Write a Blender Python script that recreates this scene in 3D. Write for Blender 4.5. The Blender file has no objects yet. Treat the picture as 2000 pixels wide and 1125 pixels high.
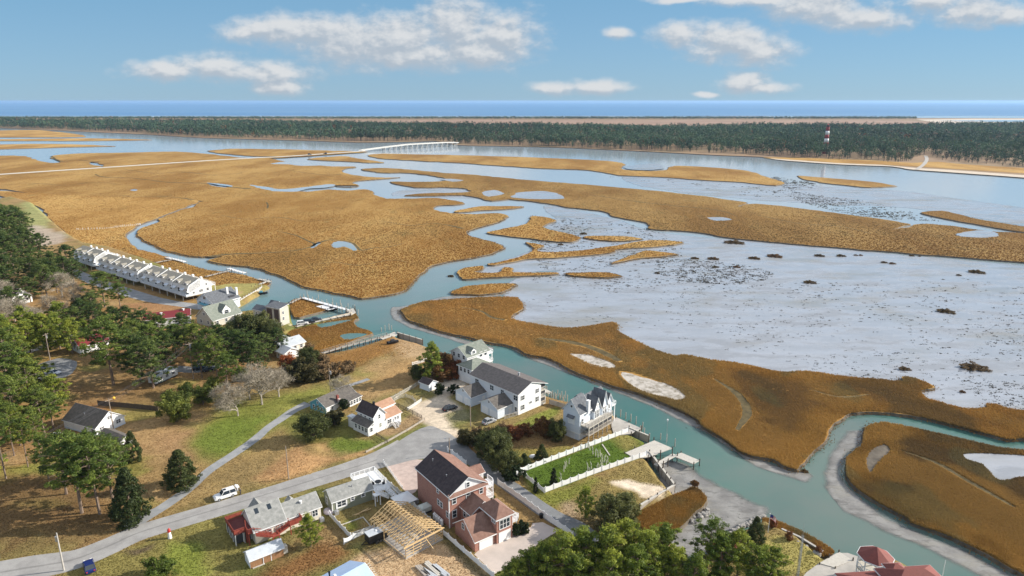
import bpy, bmesh, math, random
import numpy as np
from mathutils import Vector, Matrix, geometry

# ------------------------------------------------------------------ camera, sky, sun, exposure
sc = bpy.context.scene
FPX, PITCH, HC = 1333.0, math.radians(15.33), 88.0
SUN_EL, SUN_AZ = math.radians(25), math.atan2(0.97, 0.20)      # azimuth from +Y towards +X
cam = bpy.data.objects.new('camera', bpy.data.cameras.new('camera'))
sc.collection.objects.link(cam)
cam.data.sensor_width = 36.0
cam.data.lens = 36.0 * FPX / 2000.0
cam.data.clip_start, cam.data.clip_end = 1.0, 200000.0
cam.location = (0, 0, HC)
cam.rotation_euler = (math.pi / 2 - PITCH, 0, 0)
sc.camera = cam
sc.view_settings.view_transform = 'Standard'
sc.view_settings.look = 'None'
sc.view_settings.exposure = 0.76
sc.view_settings.gamma = 1.0
sc.cycles.max_bounces = 6
sc.cycles.transparent_max_bounces = 8
sc.cycles.volume_bounces = 1
_c, _s = math.cos(PITCH), math.sin(PITCH)

def ray(px, py):
    u = (px - 1000) / FPX; v = (py - 562.5) / FPX
    return (u, _c - v * _s, -_s - v * _c)
def G(px, py, z=0.0):
    d = ray(px, py); t = (z - HC) / d[2]
    return (d[0] * t, d[1] * t, z)
def Gn(P, z=0.0):
    P = np.asarray(P, float)
    u = (P[:, 0] - 1000) / FPX; v = (P[:, 1] - 562.5) / FPX
    t = (z - HC) / (-_s - v * _c)
    return np.stack([u * t, (_c - v * _s) * t], 1)
def PY(x, y, z):
    w = z - HC; f = y * _c - w * _s; up = y * _s + w * _c
    return 562.5 - FPX * up / f
def HT(px, py, ty, z=1.8):
    g = G(px, py, z); lo, hi = 0.0, 90.0
    for _ in range(50):
        m = (lo + hi) / 2
        if PY(g[0], g[1], z + m) > ty: lo = m
        else: hi = m
    return lo

world = bpy.data.worlds.new('World'); sc.world = world
world.use_nodes = True
wt = world.node_tree; wn = wt.nodes; wl = wt.links; wn.clear()
def nd(tree, typ, **kw):
    n = tree.nodes.new(typ)
    for k, v in kw.items(): setattr(n, k, v)
    return n
def mth(tree, op, a, b=None, c=None, clamp=False):
    n = nd(tree, 'ShaderNodeMath', operation=op, use_clamp=clamp)
    for i, v in enumerate((a, b, c)):
        if v is None: continue
        if isinstance(v, (int, float)): n.inputs[i].default_value = v
        else: tree.links.new(v, n.inputs[i])
    return n.outputs[0]
def vmt(tree, op, a, b=None, c=None):
    n = nd(tree, 'ShaderNodeVectorMath', operation=op)
    for i, v in enumerate((a, b, c)):
        if v is None: continue
        if isinstance(v, tuple): n.inputs[i].default_value = v
        else: tree.links.new(v, n.inputs[i])
    return n.outputs['Value'] if op == 'LENGTH' else n.outputs[0]
def mrange(tree, v, a, b, c=0.0, d=1.0, smooth=True):
    n = nd(tree, 'ShaderNodeMapRange', interpolation_type='SMOOTHSTEP' if smooth else 'LINEAR')
    tree.links.new(v, n.inputs[0])
    for i, x in enumerate((a, b, c, d)): n.inputs[i + 1].default_value = x
    return n.outputs[0]
def mixc(tree, f, a, b, blend='MIX'):
    n = nd(tree, 'ShaderNodeMix', data_type='RGBA', blend_type=blend)
    for k, v in ((0, f), (6, a), (7, b)):
        if isinstance(v, (int, float)): n.inputs[k].default_value = v
        elif isinstance(v, tuple): n.inputs[k].default_value = (*v[:3], 1)
        else: tree.links.new(v, n.inputs[k])
    return n.outputs[2]

# clouds of the sky: soft ellipses given as (x, y, rx, ry) seen directions, broken up by noise
CL = [(330,137,85,17),(420,130,80,27),(520,142,85,22),(545,166,65,16),
      (500,55,75,22),(590,62,110,32),(690,84,130,48),(780,75,100,46),(885,50,80,56),(975,72,82,50),(800,108,170,26),(925,105,110,30),
      (1080,172,50,14),(1165,170,72,15),(1205,67,30,12),(1330,68,60,24),(1420,82,92,36),(1490,104,72,26),
      (1450,160,52,18),(1490,170,64,11),(1375,183,30,6),
      (1480,2,130,12),(1600,14,110,36),(1690,32,88,28),(1830,-4,60,26),(1905,18,90,30),(1975,28,40,20),(1340,-3,70,7)]
grp = bpy.data.node_groups.new('cloud_field', 'ShaderNodeTree')
grp.interface.new_socket('Vector', in_out='INPUT', socket_type='NodeSocketVector')
grp.interface.new_socket('Value', in_out='OUTPUT', socket_type='NodeSocketFloat')
gi = grp.nodes.new('NodeGroupInput'); go = grp.nodes.new('NodeGroupOutput')
acc = None
for (cx, cy, rx, ry) in CL:
    a = ray(cx, cy); b = ray(cx + rx, cy); d = ray(cx, cy - ry)
    U, W = a[0] / a[1], a[2] / a[1]
    ru, rw = (b[0] / b[1] - U) * 1.25, (d[2] / d[1] - W) * 1.42
    v = vmt(grp, 'MULTIPLY_ADD', gi.outputs[0], (1 / ru, 1 / rw, 0), (-U / ru, -W / rw, 0))
    l = vmt(grp, 'LENGTH', v)
    if acc is None: acc = l
    else:
        n = nd(grp, 'ShaderNodeMath', operation='SMOOTH_MIN'); n.inputs[2].default_value = 0.25
        grp.links.new(acc, n.inputs[0]); grp.links.new(l, n.inputs[1]); acc = n.outputs[0]
grp.links.new(mth(grp, 'SUBTRACT', 1.0, acc), go.inputs[0])

sky = nd(wt, 'ShaderNodeTexSky', sky_type='NISHITA')
sky.sun_disc = False; sky.sun_elevation = SUN_EL; sky.sun_rotation = SUN_AZ
sky.altitude = 50; sky.air_density = 1.0; sky.dust_density = 0.1; sky.ozone_density = 2.2
tc = nd(wt, 'ShaderNodeTexCoord')
sep = nd(wt, 'ShaderNodeSeparateXYZ'); wl.new(tc.outputs['Generated'], sep.inputs[0])
ysafe = mth(wt, 'MAXIMUM', sep.outputs[1], 0.05)
comb = nd(wt, 'ShaderNodeCombineXYZ')
wl.new(mth(wt, 'DIVIDE', sep.outputs[0], ysafe), comb.inputs[0]); wl.new(mth(wt, 'DIVIDE', sep.outputs[2], ysafe), comb.inputs[1])
UV = comb.outputs[0]
def noise3(tree, vec, scale, detail=6, rough=0.55, mul=None):
    if mul: vec = vmt(tree, 'MULTIPLY', vec, mul)
    n = nd(tree, 'ShaderNodeTexNoise'); n.inputs['Scale'].default_value = scale
    n.inputs['Detail'].default_value = detail; n.inputs['Roughness'].default_value = rough
    tree.links.new(vec, n.inputs['Vector']); return n
STR = (1, 1.7, 1)
warp = noise3(wt, UV, 9, 3, 0.5, STR).outputs['Color']
wv = vmt(wt, 'MULTIPLY', vmt(wt, 'SUBTRACT', warp, (0.5, 0.5, 0.5)), (0.035, 0.018, 0))
UVw = vmt(wt, 'ADD', UV, wv)
nz = noise3(wt, UV, 26, 9, 0.60, STR).outputs[0]
nz2 = noise3(wt, vmt(wt, 'ADD', UV, (0.006, 0.007, 0)), 26, 9, 0.60, STR).outputs[0]
def field(vec):
    g = nd(wt, 'ShaderNodeGroup'); g.node_tree = grp; wl.new(vec, g.inputs[0]); return g.outputs[0]
f0 = field(UVw); f1 = field(vmt(wt, 'ADD', UVw, (0.004, 0.011, 0)))
dens = mrange(wt, mth(wt, 'ADD', f0, mth(wt, 'MULTIPLY', mth(wt, 'SUBTRACT', nz, 0.50), 1.25)), -0.10, 0.72)
dens = mth(wt, 'MULTIPLY', dens, mrange(wt, sep.outputs[1], 0.1, 0.3))
dens = mth(wt, 'MULTIPLY', dens, 0.93)
relief = mth(wt, 'ADD', mth(wt, 'MULTIPLY', mth(wt, 'SUBTRACT', nz, nz2), 2.2), mth(wt, 'MULTIPLY', mth(wt, 'SUBTRACT', f0, f1), 1.0))
litf = mrange(wt, relief, -0.30, 0.52)
ccol = mixc(wt, litf, (3.75, 4.25, 4.85), (6.05, 6.15, 6.25))
elev = mth(wt, 'DIVIDE', sep.outputs[2], ysafe)
tint = mixc(wt, mrange(wt, elev, 0.0, 0.16, smooth=False), (0.66, 1.02, 1.75), (0.64, 0.93, 1.12))
grad = mixc(wt, mrange(wt, elev, 0.0, 0.17, smooth=False), (2.42, 3.74, 4.90), (1.58, 3.28, 5.02))
skyn = mixc(wt, 1.0, sky.outputs[0], tint, 'MULTIPLY')
skyc = mixc(wt, mth(wt, 'MULTIPLY', mrange(wt, sep.outputs[2], 0.55, 0.30), 0.82), skyn, grad)
# bright cloud added in the unseen sky, overhead and behind, for fill light
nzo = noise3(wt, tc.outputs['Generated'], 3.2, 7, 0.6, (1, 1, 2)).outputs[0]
fill_cloud = mth(wt, 'MULTIPLY', mrange(wt, nzo, 0.43, 0.60), mth(wt, 'MULTIPLY', mth(wt, 'MAXIMUM', mrange(wt, sep.outputs[2], 0.30, 0.45), mrange(wt, sep.outputs[1], 0.30, 0.08)), mrange(wt, sep.outputs[2], 0.02, 0.12)))
skyc = mixc(wt, fill_cloud, skyc, (10.5, 10.4, 10.3))
bg = nd(wt, 'ShaderNodeBackground'); bg.inputs[1].default_value = 0.072
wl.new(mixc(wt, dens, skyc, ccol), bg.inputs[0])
wo = nd(wt, 'ShaderNodeOutputWorld'); wl.new(bg.outputs[0], wo.inputs[0])

sl = bpy.data.lights.new('sun', 'SUN'); sl.energy = 4.5; sl.angle = math.radians(0.5); sl.color = (1.0, 0.93, 0.82)
so = bpy.data.objects.new('sun', sl); sc.collection.objects.link(so)
SD = Vector((math.sin(SUN_AZ) * math.cos(SUN_EL), math.cos(SUN_AZ) * math.cos(SUN_EL), math.sin(SUN_EL)))
so.rotation_euler = SD.to_track_quat('Z', 'Y').to_euler(); so.location = SD * 300

# ------------------------------------------------------------------ helpers
C = sc.collection
ZG = 1.8
rng = np.random.default_rng(7); R = random.Random(5)

def tag(o, label=None, cat=None, group=None, kind=None):
    if label: o['label'] = label
    if cat: o['category'] = cat
    if group: o['group'] = group
    if kind: o['kind'] = kind
    return o
def empty(name, loc, rz=0, label=None, cat=None, group=None):
    o = bpy.data.objects.new(name, None); C.objects.link(o)
    o.location = loc; o.rotation_euler = (0, 0, rz); o.empty_display_size = 0.5
    return tag(o, label, cat, group)
def link(name, me, parent=None):
    o = bpy.data.objects.new(name, me); C.objects.link(o); o.parent = parent; return o
def copy_tree(o, parent=None):
    c = o.copy(); C.objects.link(c); c.parent = parent
    for ch in list(o.children): copy_tree(ch, c)
    return c

class MB:
    def __init__(s): s.v = []; s.f = []; s.m = []
    def face(s, pts, mi=0):
        n = len(s.v); s.v += [tuple(p) for p in pts]; s.f.append(tuple(range(n, n + len(pts)))); s.m.append(mi); return s
    def poly(s, vs, fs, mi=0):
        n = len(s.v); s.v += [tuple(p) for p in vs]
        for f in fs: s.f.append(tuple(i + n for i in f)); s.m.append(mi)
        return s
    def box(s, x0, x1, y0, y1, z0, z1, mi=0):
        return s.poly([(x0,y0,z0),(x1,y0,z0),(x1,y1,z0),(x0,y1,z0),(x0,y0,z1),(x1,y0,z1),(x1,y1,z1),(x0,y1,z1)],
                      [(0,3,2,1),(4,5,6,7),(0,1,5,4),(1,2,6,5),(2,3,7,6),(3,0,4,7)], mi)
    def prism(s, pts, z0, z1, mi=0):            # pts CCW in xy
        n = len(pts); vs = [(x, y, z0) for x, y in pts] + [(x, y, z1) for x, y in pts]
        fs = [tuple(range(n - 1, -1, -1)), tuple(range(n, 2 * n))] + [(i, (i + 1) % n, (i + 1) % n + n, i + n) for i in range(n)]
        return s.poly(vs, fs, mi)
    def slab(s, pts, t, mi=0):                  # pts CCW from above, thickened downwards
        n = len(pts); vs = [tuple(p) for p in pts] + [(p[0], p[1], p[2] - t) for p in pts]
        fs = [tuple(range(n)), tuple(range(2 * n - 1, n - 1, -1))] + [(i, i + n, (i + 1) % n + n, (i + 1) % n) for i in range(n)]
        return s.poly(vs, fs, mi)
    def tube(s, p0, p1, r0, r1=None, n=8, mi=0):
        r1 = r0 if r1 is None else r1
        a, b = Vector(p0), Vector(p1); d = (b - a)
        if d.length < 1e-6: return s
        q = d.normalized(); u = q.orthogonal().normalized(); w = q.cross(u)
        vs = []
        for c, r in ((a, r0), (b, r1)):
            for i in range(n):
                an = 2 * math.pi * i / n; vs.append(c + u * (r * math.cos(an)) + w * (r * math.sin(an)))
        fs = [(i, (i + 1) % n, (i + 1) % n + n, i + n) for i in range(n)] + [tuple(range(n - 1, -1, -1)), tuple(range(n, 2 * n))]
        return s.poly(vs, fs, mi)
    def bar(s, p0, p1, w, h, mi=0):             # rectangular bar, width horizontal, height about vertical
        a, b = Vector(p0), Vector(p1); q = (b - a).normalized()
        side = q.cross(Vector((0, 0, 1)))
        side = side.normalized() if side.length > 1e-4 else Vector((1, 0, 0))
        up = side.cross(q).normalized()
        vs = [c + side * (sx * w / 2) + up * (sz * h / 2) for c in (a, b) for sx, sz in ((-1,-1),(1,-1),(1,1),(-1,1))]
        return s.poly(vs, [(0,1,2,3),(7,6,5,4),(0,4,5,1),(1,5,6,2),(2,6,7,3),(3,7,4,0)], mi)
    def build(s, name, mats, parent=None, smooth=False):
        me = bpy.data.meshes.new(name); me.from_pydata(s.v, [], s.f)
        mats = mats if isinstance(mats, (list, tuple)) else [mats]
        for m in mats: me.materials.append(m)
        if len(mats) > 1: me.polygons.foreach_set('material_index', s.m)
        if smooth: me.polygons.foreach_set('use_smooth', [True] * len(me.polygons))
        me.update()
        return link(name, me, parent)

def np_mesh(name, verts, faces, mat, cols=None, smooth=False):
    verts = np.asarray(verts, np.float32); faces = np.asarray(faces, np.int32)
    k = faces.shape[1]; me = bpy.data.meshes.new(name)
    me.vertices.add(len(verts)); me.vertices.foreach_set('co', verts.ravel())
    me.loops.add(faces.size); me.loops.foreach_set('vertex_index', faces.ravel())
    me.polygons.add(len(faces)); me.polygons.foreach_set('loop_start', np.arange(0, faces.size, k, dtype=np.int32))
    me.polygons.foreach_set('loop_total', np.full(len(faces), k, np.int32))
    if smooth: me.polygons.foreach_set('use_smooth', np.ones(len(faces), bool))
    me.update(calc_edges=True)
    if cols is not None:
        ca = me.color_attributes.new('Col', 'FLOAT_COLOR', 'POINT')
        c4 = np.ones((len(verts), 4), np.float32); c4[:, :3] = cols
        ca.data.foreach_set('color', c4.ravel())
    me.materials.append(mat); return me

def _h(ix, iy, seed):
    n = (ix.astype(np.int64) * 374761393 + iy.astype(np.int64) * 668265263 + seed * 982451653) & 0xffffffff
    n = ((n ^ (n >> 13)) * 1274126177) & 0xffffffff
    return ((n ^ (n >> 16)) & 0xffff) / 65535.0
def vnoise(x, y, seed=0):
    ix, iy = np.floor(x), np.floor(y); fx, fy = x - ix, y - iy
    fx = fx * fx * (3 - 2 * fx); fy = fy * fy * (3 - 2 * fy); ix = ix.astype(np.int64); iy = iy.astype(np.int64)
    a = _h(ix, iy, seed); b = _h(ix + 1, iy, seed); c = _h(ix, iy + 1, seed); d = _h(ix + 1, iy + 1, seed)
    return (a * (1 - fx) + b * fx) * (1 - fy) + (c * (1 - fx) + d * fx) * fy
def fbm(x, y, scale, seed=0, oct=4):
    r = np.zeros_like(x, float); a = 0.5; t = 0
    for o in range(oct):
        r += a * vnoise(x / scale + 17.3 * o, y / scale - 9.1 * o, seed + o); t += a; a *= 0.5; scale *= 0.5
    return r / t - 0.5
def inside(px, py, poly):
    poly = np.asarray(poly, float); r = np.zeros(len(px), bool); j = len(poly) - 1
    for i in range(len(poly)):
        xi, yi = poly[i]; xj, yj = poly[j]
        if yi != yj:
            c = ((yi > py) != (yj > py)) & (px < (xj - xi) * (py - yi) / (yj - yi) + xi)
            r ^= c
        j = i
    return r
def sdf(px, py, poly):
    poly = np.asarray(poly, float); d = np.full(len(px), 1e12)
    for i in range(len(poly)):
        a = poly[i - 1]; b = poly[i]; e = b - a; L = e @ e + 1e-12
        t = np.clip(((px - a[0]) * e[0] + (py - a[1]) * e[1]) / L, 0, 1)
        d = np.minimum(d, (px - a[0] - t * e[0]) ** 2 + (py - a[1] - t * e[1]) ** 2)
    d = np.sqrt(d); return np.where(inside(px, py, poly), d, -d)
def sstep(a, b, x):
    t = np.clip((x - a) / (b - a), 0, 1); return t * t * (3 - 2 * t)
def catmull(P, closed=True, n=6, tension=0.5):
    P = np.asarray(P, float); m = len(P); out = []
    rngi = range(m) if closed else range(m - 1)
    for i in rngi:
        if closed: p0, p1, p2, p3 = P[i - 1], P[i], P[(i + 1) % m], P[(i + 2) % m]
        else: p0, p1, p2, p3 = P[max(i - 1, 0)], P[i], P[i + 1], P[min(i + 2, m - 1)]
        for k in range(n):
            t = k / n; t2, t3 = t * t, t * t * t
            out.append(p1 + tension * ((p2 - p0) * t + (2 * p0 - 5 * p1 + 4 * p2 - p3) * t2 + (3 * p1 - p0 - 3 * p2 + p3) * t3))
    if not closed: out.append(P[-1])
    return np.array(out)
def shore(pxpoly, z, amp=1.0, seed=0, n=8):
    """photo outline -> ground outline with a natural ragged edge"""
    q = catmull(pxpoly, True, n, 0.42); g = Gn(q, z)
    d = np.hypot(g[:, 0], g[:, 1]); a = amp * np.clip(d / 260, 0.6, 5)
    t = np.roll(g, -1, 0) - np.roll(g, 1, 0); t /= (np.linalg.norm(t, axis=1, keepdims=True) + 1e-9)
    s = fbm(g[:, 0], g[:, 1], 14, seed, 4) * 2.4 + fbm(g[:, 0], g[:, 1], 3.6, seed + 50, 3) * 1.1
    return g + np.stack([t[:, 1], -t[:, 0]], 1) * (s * a)[:, None]

# ------------------------------------------------------------------ materials
MATS = {}
def mat(name, col, rough=0.7, col2=None, scale=1.0, detail=4, bump=0.0, bscale=None, spec=0.3, metal=0.0, stretch=None, coord='Object', lo=0.35, hi=0.65):
    if name in MATS: return MATS[name]
    m = bpy.data.materials.new(name); m.use_nodes = True; t = m.node_tree
    b = t.nodes['Principled BSDF']
    b.inputs['Roughness'].default_value = rough; b.inputs['Metallic'].default_value = metal
    b.inputs['Specular IOR Level'].default_value = spec
    co = nd(t, 'ShaderNodeTexCoord').outputs[coord] if coord != 'Position' else nd(t, 'ShaderNodeNewGeometry').outputs['Position']
    if col2 is not None:
        n = noise3(t, co, scale, detail, 0.6, stretch)
        t.links.new(mixc(t, mrange(t, n.outputs[0], lo, hi, smooth=False), col, col2), b.inputs['Base Color'])
    else: b.inputs['Base Color'].default_value = (*col, 1)
    if bump:
        n = noise3(t, co, bscale or scale * 3, 3, 0.6, stretch)
        bp = nd(t, 'ShaderNodeBump'); bp.inputs['Strength'].default_value = bump; bp.inputs['Distance'].default_value = 0.05
        t.links.new(n.outputs[0], bp.inputs['Height']); t.links.new(bp.outputs[0], b.inputs['Normal'])
    MATS[name] = m; return m
def attr_mat(name, rough=0.8, noise_scales=((0.9, 0.5),), transl=0.0, bump=0.0, spec=0.15, objvar=0.0, bsc=3.0):
    m = bpy.data.materials.new(name); m.use_nodes = True; t = m.node_tree; b = t.nodes['Principled BSDF']
    b.inputs['Roughness'].default_value = rough; b.inputs['Specular IOR Level'].default_value = spec
    a = nd(t, 'ShaderNodeAttribute', attribute_name='Col'); col = a.outputs['Color']
    pos = nd(t, 'ShaderNodeNewGeometry').outputs['Position']
    for s_, k in noise_scales:
        n = noise3(t, pos, s_, 5, 0.65)
        v = mrange(t, n.outputs[0], 0.25, 0.75, 1 - k, 1 + k, smooth=False)
        cb = nd(t, 'ShaderNodeCombineXYZ')
        for i in range(3): t.links.new(v, cb.inputs[i])
        col = mixc(t, 1.0, col, cb.outputs[0], 'MULTIPLY')
    if objvar:
        oi = nd(t, 'ShaderNodeObjectInfo')
        hs = nd(t, 'ShaderNodeHueSaturation')
        t.links.new(mrange(t, oi.outputs['Random'], 0, 1, 0.5 - 0.03 * objvar, 0.5 + 0.015 * objvar, False), hs.inputs['Hue'])
        t.links.new(mrange(t, oi.outputs['Random'], 0, 1, 1.25, 0.75, False), hs.inputs['Value'])
        t.links.new(col, hs.inputs['Color']); col = hs.outputs[0]
    t.links.new(col, b.inputs['Base Color'])
    if bump:
        n = noise3(t, pos, bsc, 4, 0.7); bp = nd(t, 'ShaderNodeBump'); bp.inputs['Strength'].default_value = bump; bp.inputs['Distance'].default_value = 0.15
        t.links.new(n.outputs[0], bp.inputs['Height']); t.links.new(bp.outputs[0], b.inputs['Normal'])
    if transl:
        tr = nd(t, 'ShaderNodeBsdfTranslucent'); t.links.new(col, tr.inputs[0])
        mx = nd(t, 'ShaderNodeMixShader'); mx.inputs[0].default_value = transl
        t.links.new(b.outputs[0], mx.inputs[1]); t.links.new(tr.outputs[0], mx.inputs[2])
        t.links.new(mx.outputs[0], t.nodes['Material Output'].inputs[0])
    return m
WHITE = mat('white_paint', (0.80, 0.80, 0.79), 0.55, (0.72, 0.73, 0.74), 0.7)
VINYL = mat('white_vinyl', (0.86, 0.86, 0.85), 0.4, (0.78, 0.79, 0.80), 0.5)
SIDING = mat('white_siding', (0.80, 0.81, 0.82), 0.6, (0.70, 0.72, 0.75), 1.2, stretch=(0.2, 0.2, 4))
PALEBLUE = mat('pale_blue_siding', (0.66, 0.71, 0.77), 0.6, (0.58, 0.645, 0.72), 1.0, stretch=(0.2, 0.2, 5))
TEALWALL = mat('teal_siding', (0.10, 0.32, 0.42), 0.6, (0.13, 0.38, 0.48), 1.0, stretch=(0.2, 0.2, 5))
SAGE = mat('sage_siding', (0.20, 0.215, 0.155), 0.65, (0.25, 0.26, 0.20), 1.0, stretch=(0.2, 0.2, 5))
CREAM = mat('cream_siding', (0.74, 0.70, 0.60), 0.65, (0.66, 0.61, 0.52), 1.0, stretch=(0.2, 0.2, 5))
BEIGE = mat('beige_siding', (0.55, 0.52, 0.45), 0.65, (0.47, 0.45, 0.39), 1.0, stretch=(0.2, 0.2, 5))
BROWNPANEL = mat('brown_panel', (0.075, 0.05, 0.05), 0.6, (0.10, 0.07, 0.065), 1.5)
def roofmat(name, a, b): return mat(name, a, 0.9, b, 1.3, 6, bump=0.35, bscale=7, spec=0.1)
R_DARK = roofmat('dark_shingle', (0.055, 0.045, 0.048), (0.085, 0.068, 0.068))
R_CHAR = roofmat('charcoal_grey_shingle', (0.115, 0.105, 0.102), (0.165, 0.15, 0.145))
R_BROWN = roofmat('brown_shingle', (0.20, 0.115, 0.09), (0.27, 0.165, 0.13))
R_GREYB = roofmat('grey_brown_shingle', (0.10, 0.092, 0.085), (0.16, 0.145, 0.13))
R_TAN = roofmat('tan_shingle', (0.36, 0.21, 0.14), (0.45, 0.28, 0.19))
R_GREY = roofmat('grey_shingle', (0.22, 0.225, 0.215), (0.33, 0.33, 0.315))
R_GREEN = roofmat('grey_green_shingle', (0.17, 0.195, 0.165), (0.25, 0.265, 0.23))
R_SLATE = roofmat('slate_blue_shingle', (0.105, 0.112, 0.125), (0.165, 0.175, 0.19))
R_OLIVE = roofmat('weathered_olive_shingle', (0.27, 0.25, 0.205), (0.36, 0.335, 0.285))
R_RED = mat('red_metal_roof', (0.21, 0.030, 0.034), 0.55, (0.165, 0.025, 0.030), 1.5)
R_REDBROWN = mat('red_brown_tile', (0.24, 0.075, 0.06), 0.75, (0.19, 0.06, 0.05), 2.5, bump=0.3, bscale=9)
R_SHADEBLUE = mat('shade_blue_metal_roof', (0.40, 0.53, 0.74), 0.45, (0.45, 0.58, 0.78), 0.6)  # pale grey metal; the blue of its shaded slope is put into the colour
R_METAL = mat('pale_grey_metal_roof', (0.52, 0.55, 0.58), 0.45, (0.44, 0.47, 0.50), 0.8)
GLASS = mat('window_glass', (0.03, 0.04, 0.05), 0.08, spec=0.6)
SHADEW = mat('dark_screen', (0.05, 0.05, 0.055), 0.6)
def brickmat():
    m = bpy.data.materials.new('red_brick'); m.use_nodes = True; t = m.node_tree; b = t.nodes['Principled BSDF']
    b.inputs['Roughness'].default_value = 0.9
    g = nd(t, 'ShaderNodeTexCoord').outputs['Object']
    s = nd(t, 'ShaderNodeSeparateXYZ'); t.links.new(g, s.inputs[0]); cb = nd(t, 'ShaderNodeCombineXYZ')
    t.links.new(mth(t, 'ADD', s.outputs[0], s.outputs[1]), cb.inputs[0]); t.links.new(s.outputs[2], cb.inputs[1])
    br = nd(t, 'ShaderNodeTexBrick'); t.links.new(cb.outputs[0], br.inputs[0]); br.inputs['Scale'].default_value = 2.2
    for i, c in ((1, (0.36, 0.16, 0.115)), (2, (0.26, 0.11, 0.085)), (3, (0.42, 0.30, 0.25))): br.inputs[i].default_value = (*c, 1)
    br.inputs['Mortar Size'].default_value = 0.015
    n = noise3(t, g, 0.6, 5, 0.6)
    t.links.new(mixc(t, mrange(t, n.outputs[0], 0.35, 0.7, 0, 0.5), br.outputs[0], (0.40, 0.20, 0.15)), b.inputs['Base Color'])
    return m
BRICK = brickmat()
WOOD = mat('weathered_wood', (0.33, 0.29, 0.245), 0.85, (0.44, 0.40, 0.35), 2.0, stretch=(1, 5, 1))
PALEWOOD = mat('pale_weathered_wood', (0.55, 0.52, 0.46), 0.85, (0.46, 0.43, 0.38), 2.0)
DARKWOOD = mat('dark_wood', (0.075, 0.06, 0.048), 0.9, (0.11, 0.09, 0.07), 3)
REDWOOD = mat('red_stained_wood', (0.33, 0.075, 0.05), 0.7, (0.25, 0.055, 0.04), 2)
DARKRED = mat('dark_red_decking', (0.12, 0.035, 0.035), 0.75, (0.16, 0.05, 0.045), 2)
LUMBER = mat('new_lumber', (0.66, 0.48, 0.26), 0.75, (0.58, 0.41, 0.21), 2)
PLANK = mat('stained_planks', (0.36, 0.20, 0.10), 0.8, (0.25, 0.13, 0.065), 3, stretch=(3, 3, 0.3))
CONCRETE = mat('concrete', (0.46, 0.43, 0.39), 0.9, (0.36, 0.34, 0.31), 0.5, 7, bump=0.1, bscale=5)
STEEL = mat('galvanised_steel', (0.45, 0.46, 0.48), 0.4, metal=0.6)
BLACK = mat('black_paint', (0.015, 0.015, 0.017), 0.4)
RUBBER = mat('tyre_rubber', (0.02, 0.02, 0.02), 0.85)
POLEWOOD = mat('pole_wood', (0.27, 0.21, 0.16), 0.9, (0.36, 0.30, 0.25), 1.5, stretch=(4, 4, 0.3))
REDP = mat('red_paint', (0.45, 0.04, 0.03), 0.5)
YELLOW = mat('yellow_plastic', (0.75, 0.42, 0.05), 0.5)
BARK = mat('bark', (0.16, 0.115, 0.085), 0.95, (0.24, 0.18, 0.14), 2.5, stretch=(4, 4, 1))
LEAF = attr_mat('foliage', 0.55, ((0.8, 0.30),), transl=0.42, objvar=0.7, spec=0.25)
TWIG = attr_mat('twigs', 0.9, ((0.7, 0.2),), spec=0.1)
GRASS = attr_mat('marsh_grass_blades', 0.8, ((0.05, 0.15),), transl=0.25)
FARLEAF = attr_mat('far_foliage', 0.8, ((0.02, 0.3),), transl=0.15)
# ------------------------------------------------------------------ water, sea, mud
def watermat(name, c1, c2, rough, s1, bump, bs, stretch, spec=0.5, far=None, wet=0):
    m = bpy.data.materials.new(name); m.use_nodes = True; t = m.node_tree; b = t.nodes['Principled BSDF']
    pos = nd(t, 'ShaderNodeNewGeometry').outputs['Position']
    n = noise3(t, pos, s1, 5, 0.6, stretch)
    cc = mixc(t, mrange(t, n.outputs[0], 0.35, 0.65), c1, c2)
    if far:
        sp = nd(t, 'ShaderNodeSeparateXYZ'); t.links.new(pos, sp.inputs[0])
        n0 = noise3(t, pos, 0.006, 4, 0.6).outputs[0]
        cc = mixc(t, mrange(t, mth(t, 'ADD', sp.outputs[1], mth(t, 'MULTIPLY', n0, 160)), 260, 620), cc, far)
    if wet:
        n4 = noise3(t, pos, wet, 7, 0.68, (1, 2.4, 1)).outputs[0]; n5 = noise3(t, pos, wet * 9, 5, 0.7, (1, 2.0, 1)).outputs[0]
        cc = mixc(t, mrange(t, n4, 0.50, 0.60), cc, tuple(x * 0.86 for x in c2)); cc = mixc(t, mth(t, 'MULTIPLY', mrange(t, n5, 0.58, 0.78), 0.4), cc, tuple(x * 0.55 for x in c2))
        n6 = noise3(t, pos, wet * .38, 5, 0.6, (1, 2.2, 1)).outputs[0]; cc = mixc(t, mth(t, 'MULTIPLY', mrange(t, n6, 0.50, 0.66), 0.7), cc, (0.265, 0.25, 0.215))
        t.links.new(mrange(t, n4, 0.44, 0.58, 0.12, rough + .12), b.inputs['Roughness'])
    t.links.new(cc, b.inputs['Base Color'])
    (None if wet else setattr(b.inputs['Roughness'], 'default_value', rough)); b.inputs['IOR'].default_value = 1.33; b.inputs['Specular IOR Level'].default_value = spec
    n2 = noise3(t, pos, bs, 4, 0.6); bp = nd(t, 'ShaderNodeBump'); bp.inputs['Strength'].default_value = bump; bp.inputs['Distance'].default_value = 0.1
    t.links.new(n2.outputs[0], bp.inputs['Height']); t.links.new(bp.outputs[0], b.inputs['Normal'])
    return m
WATER = watermat('creek_water', (0.060, 0.150, 0.130), (0.110, 0.155, 0.140), 0.10, 0.018, 0.14, 0.7, (1, 1, 1), far=(0.36, 0.41, 0.445))  # far tone: silty water with sky glare put into the colour
SEA = watermat('sea_water', (0.09, 0.215, 0.40), (0.13, 0.26, 0.43), 0.45, 0.0006, 0.3, 0.05, (0.25, 1, 1), 0.25)
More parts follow.
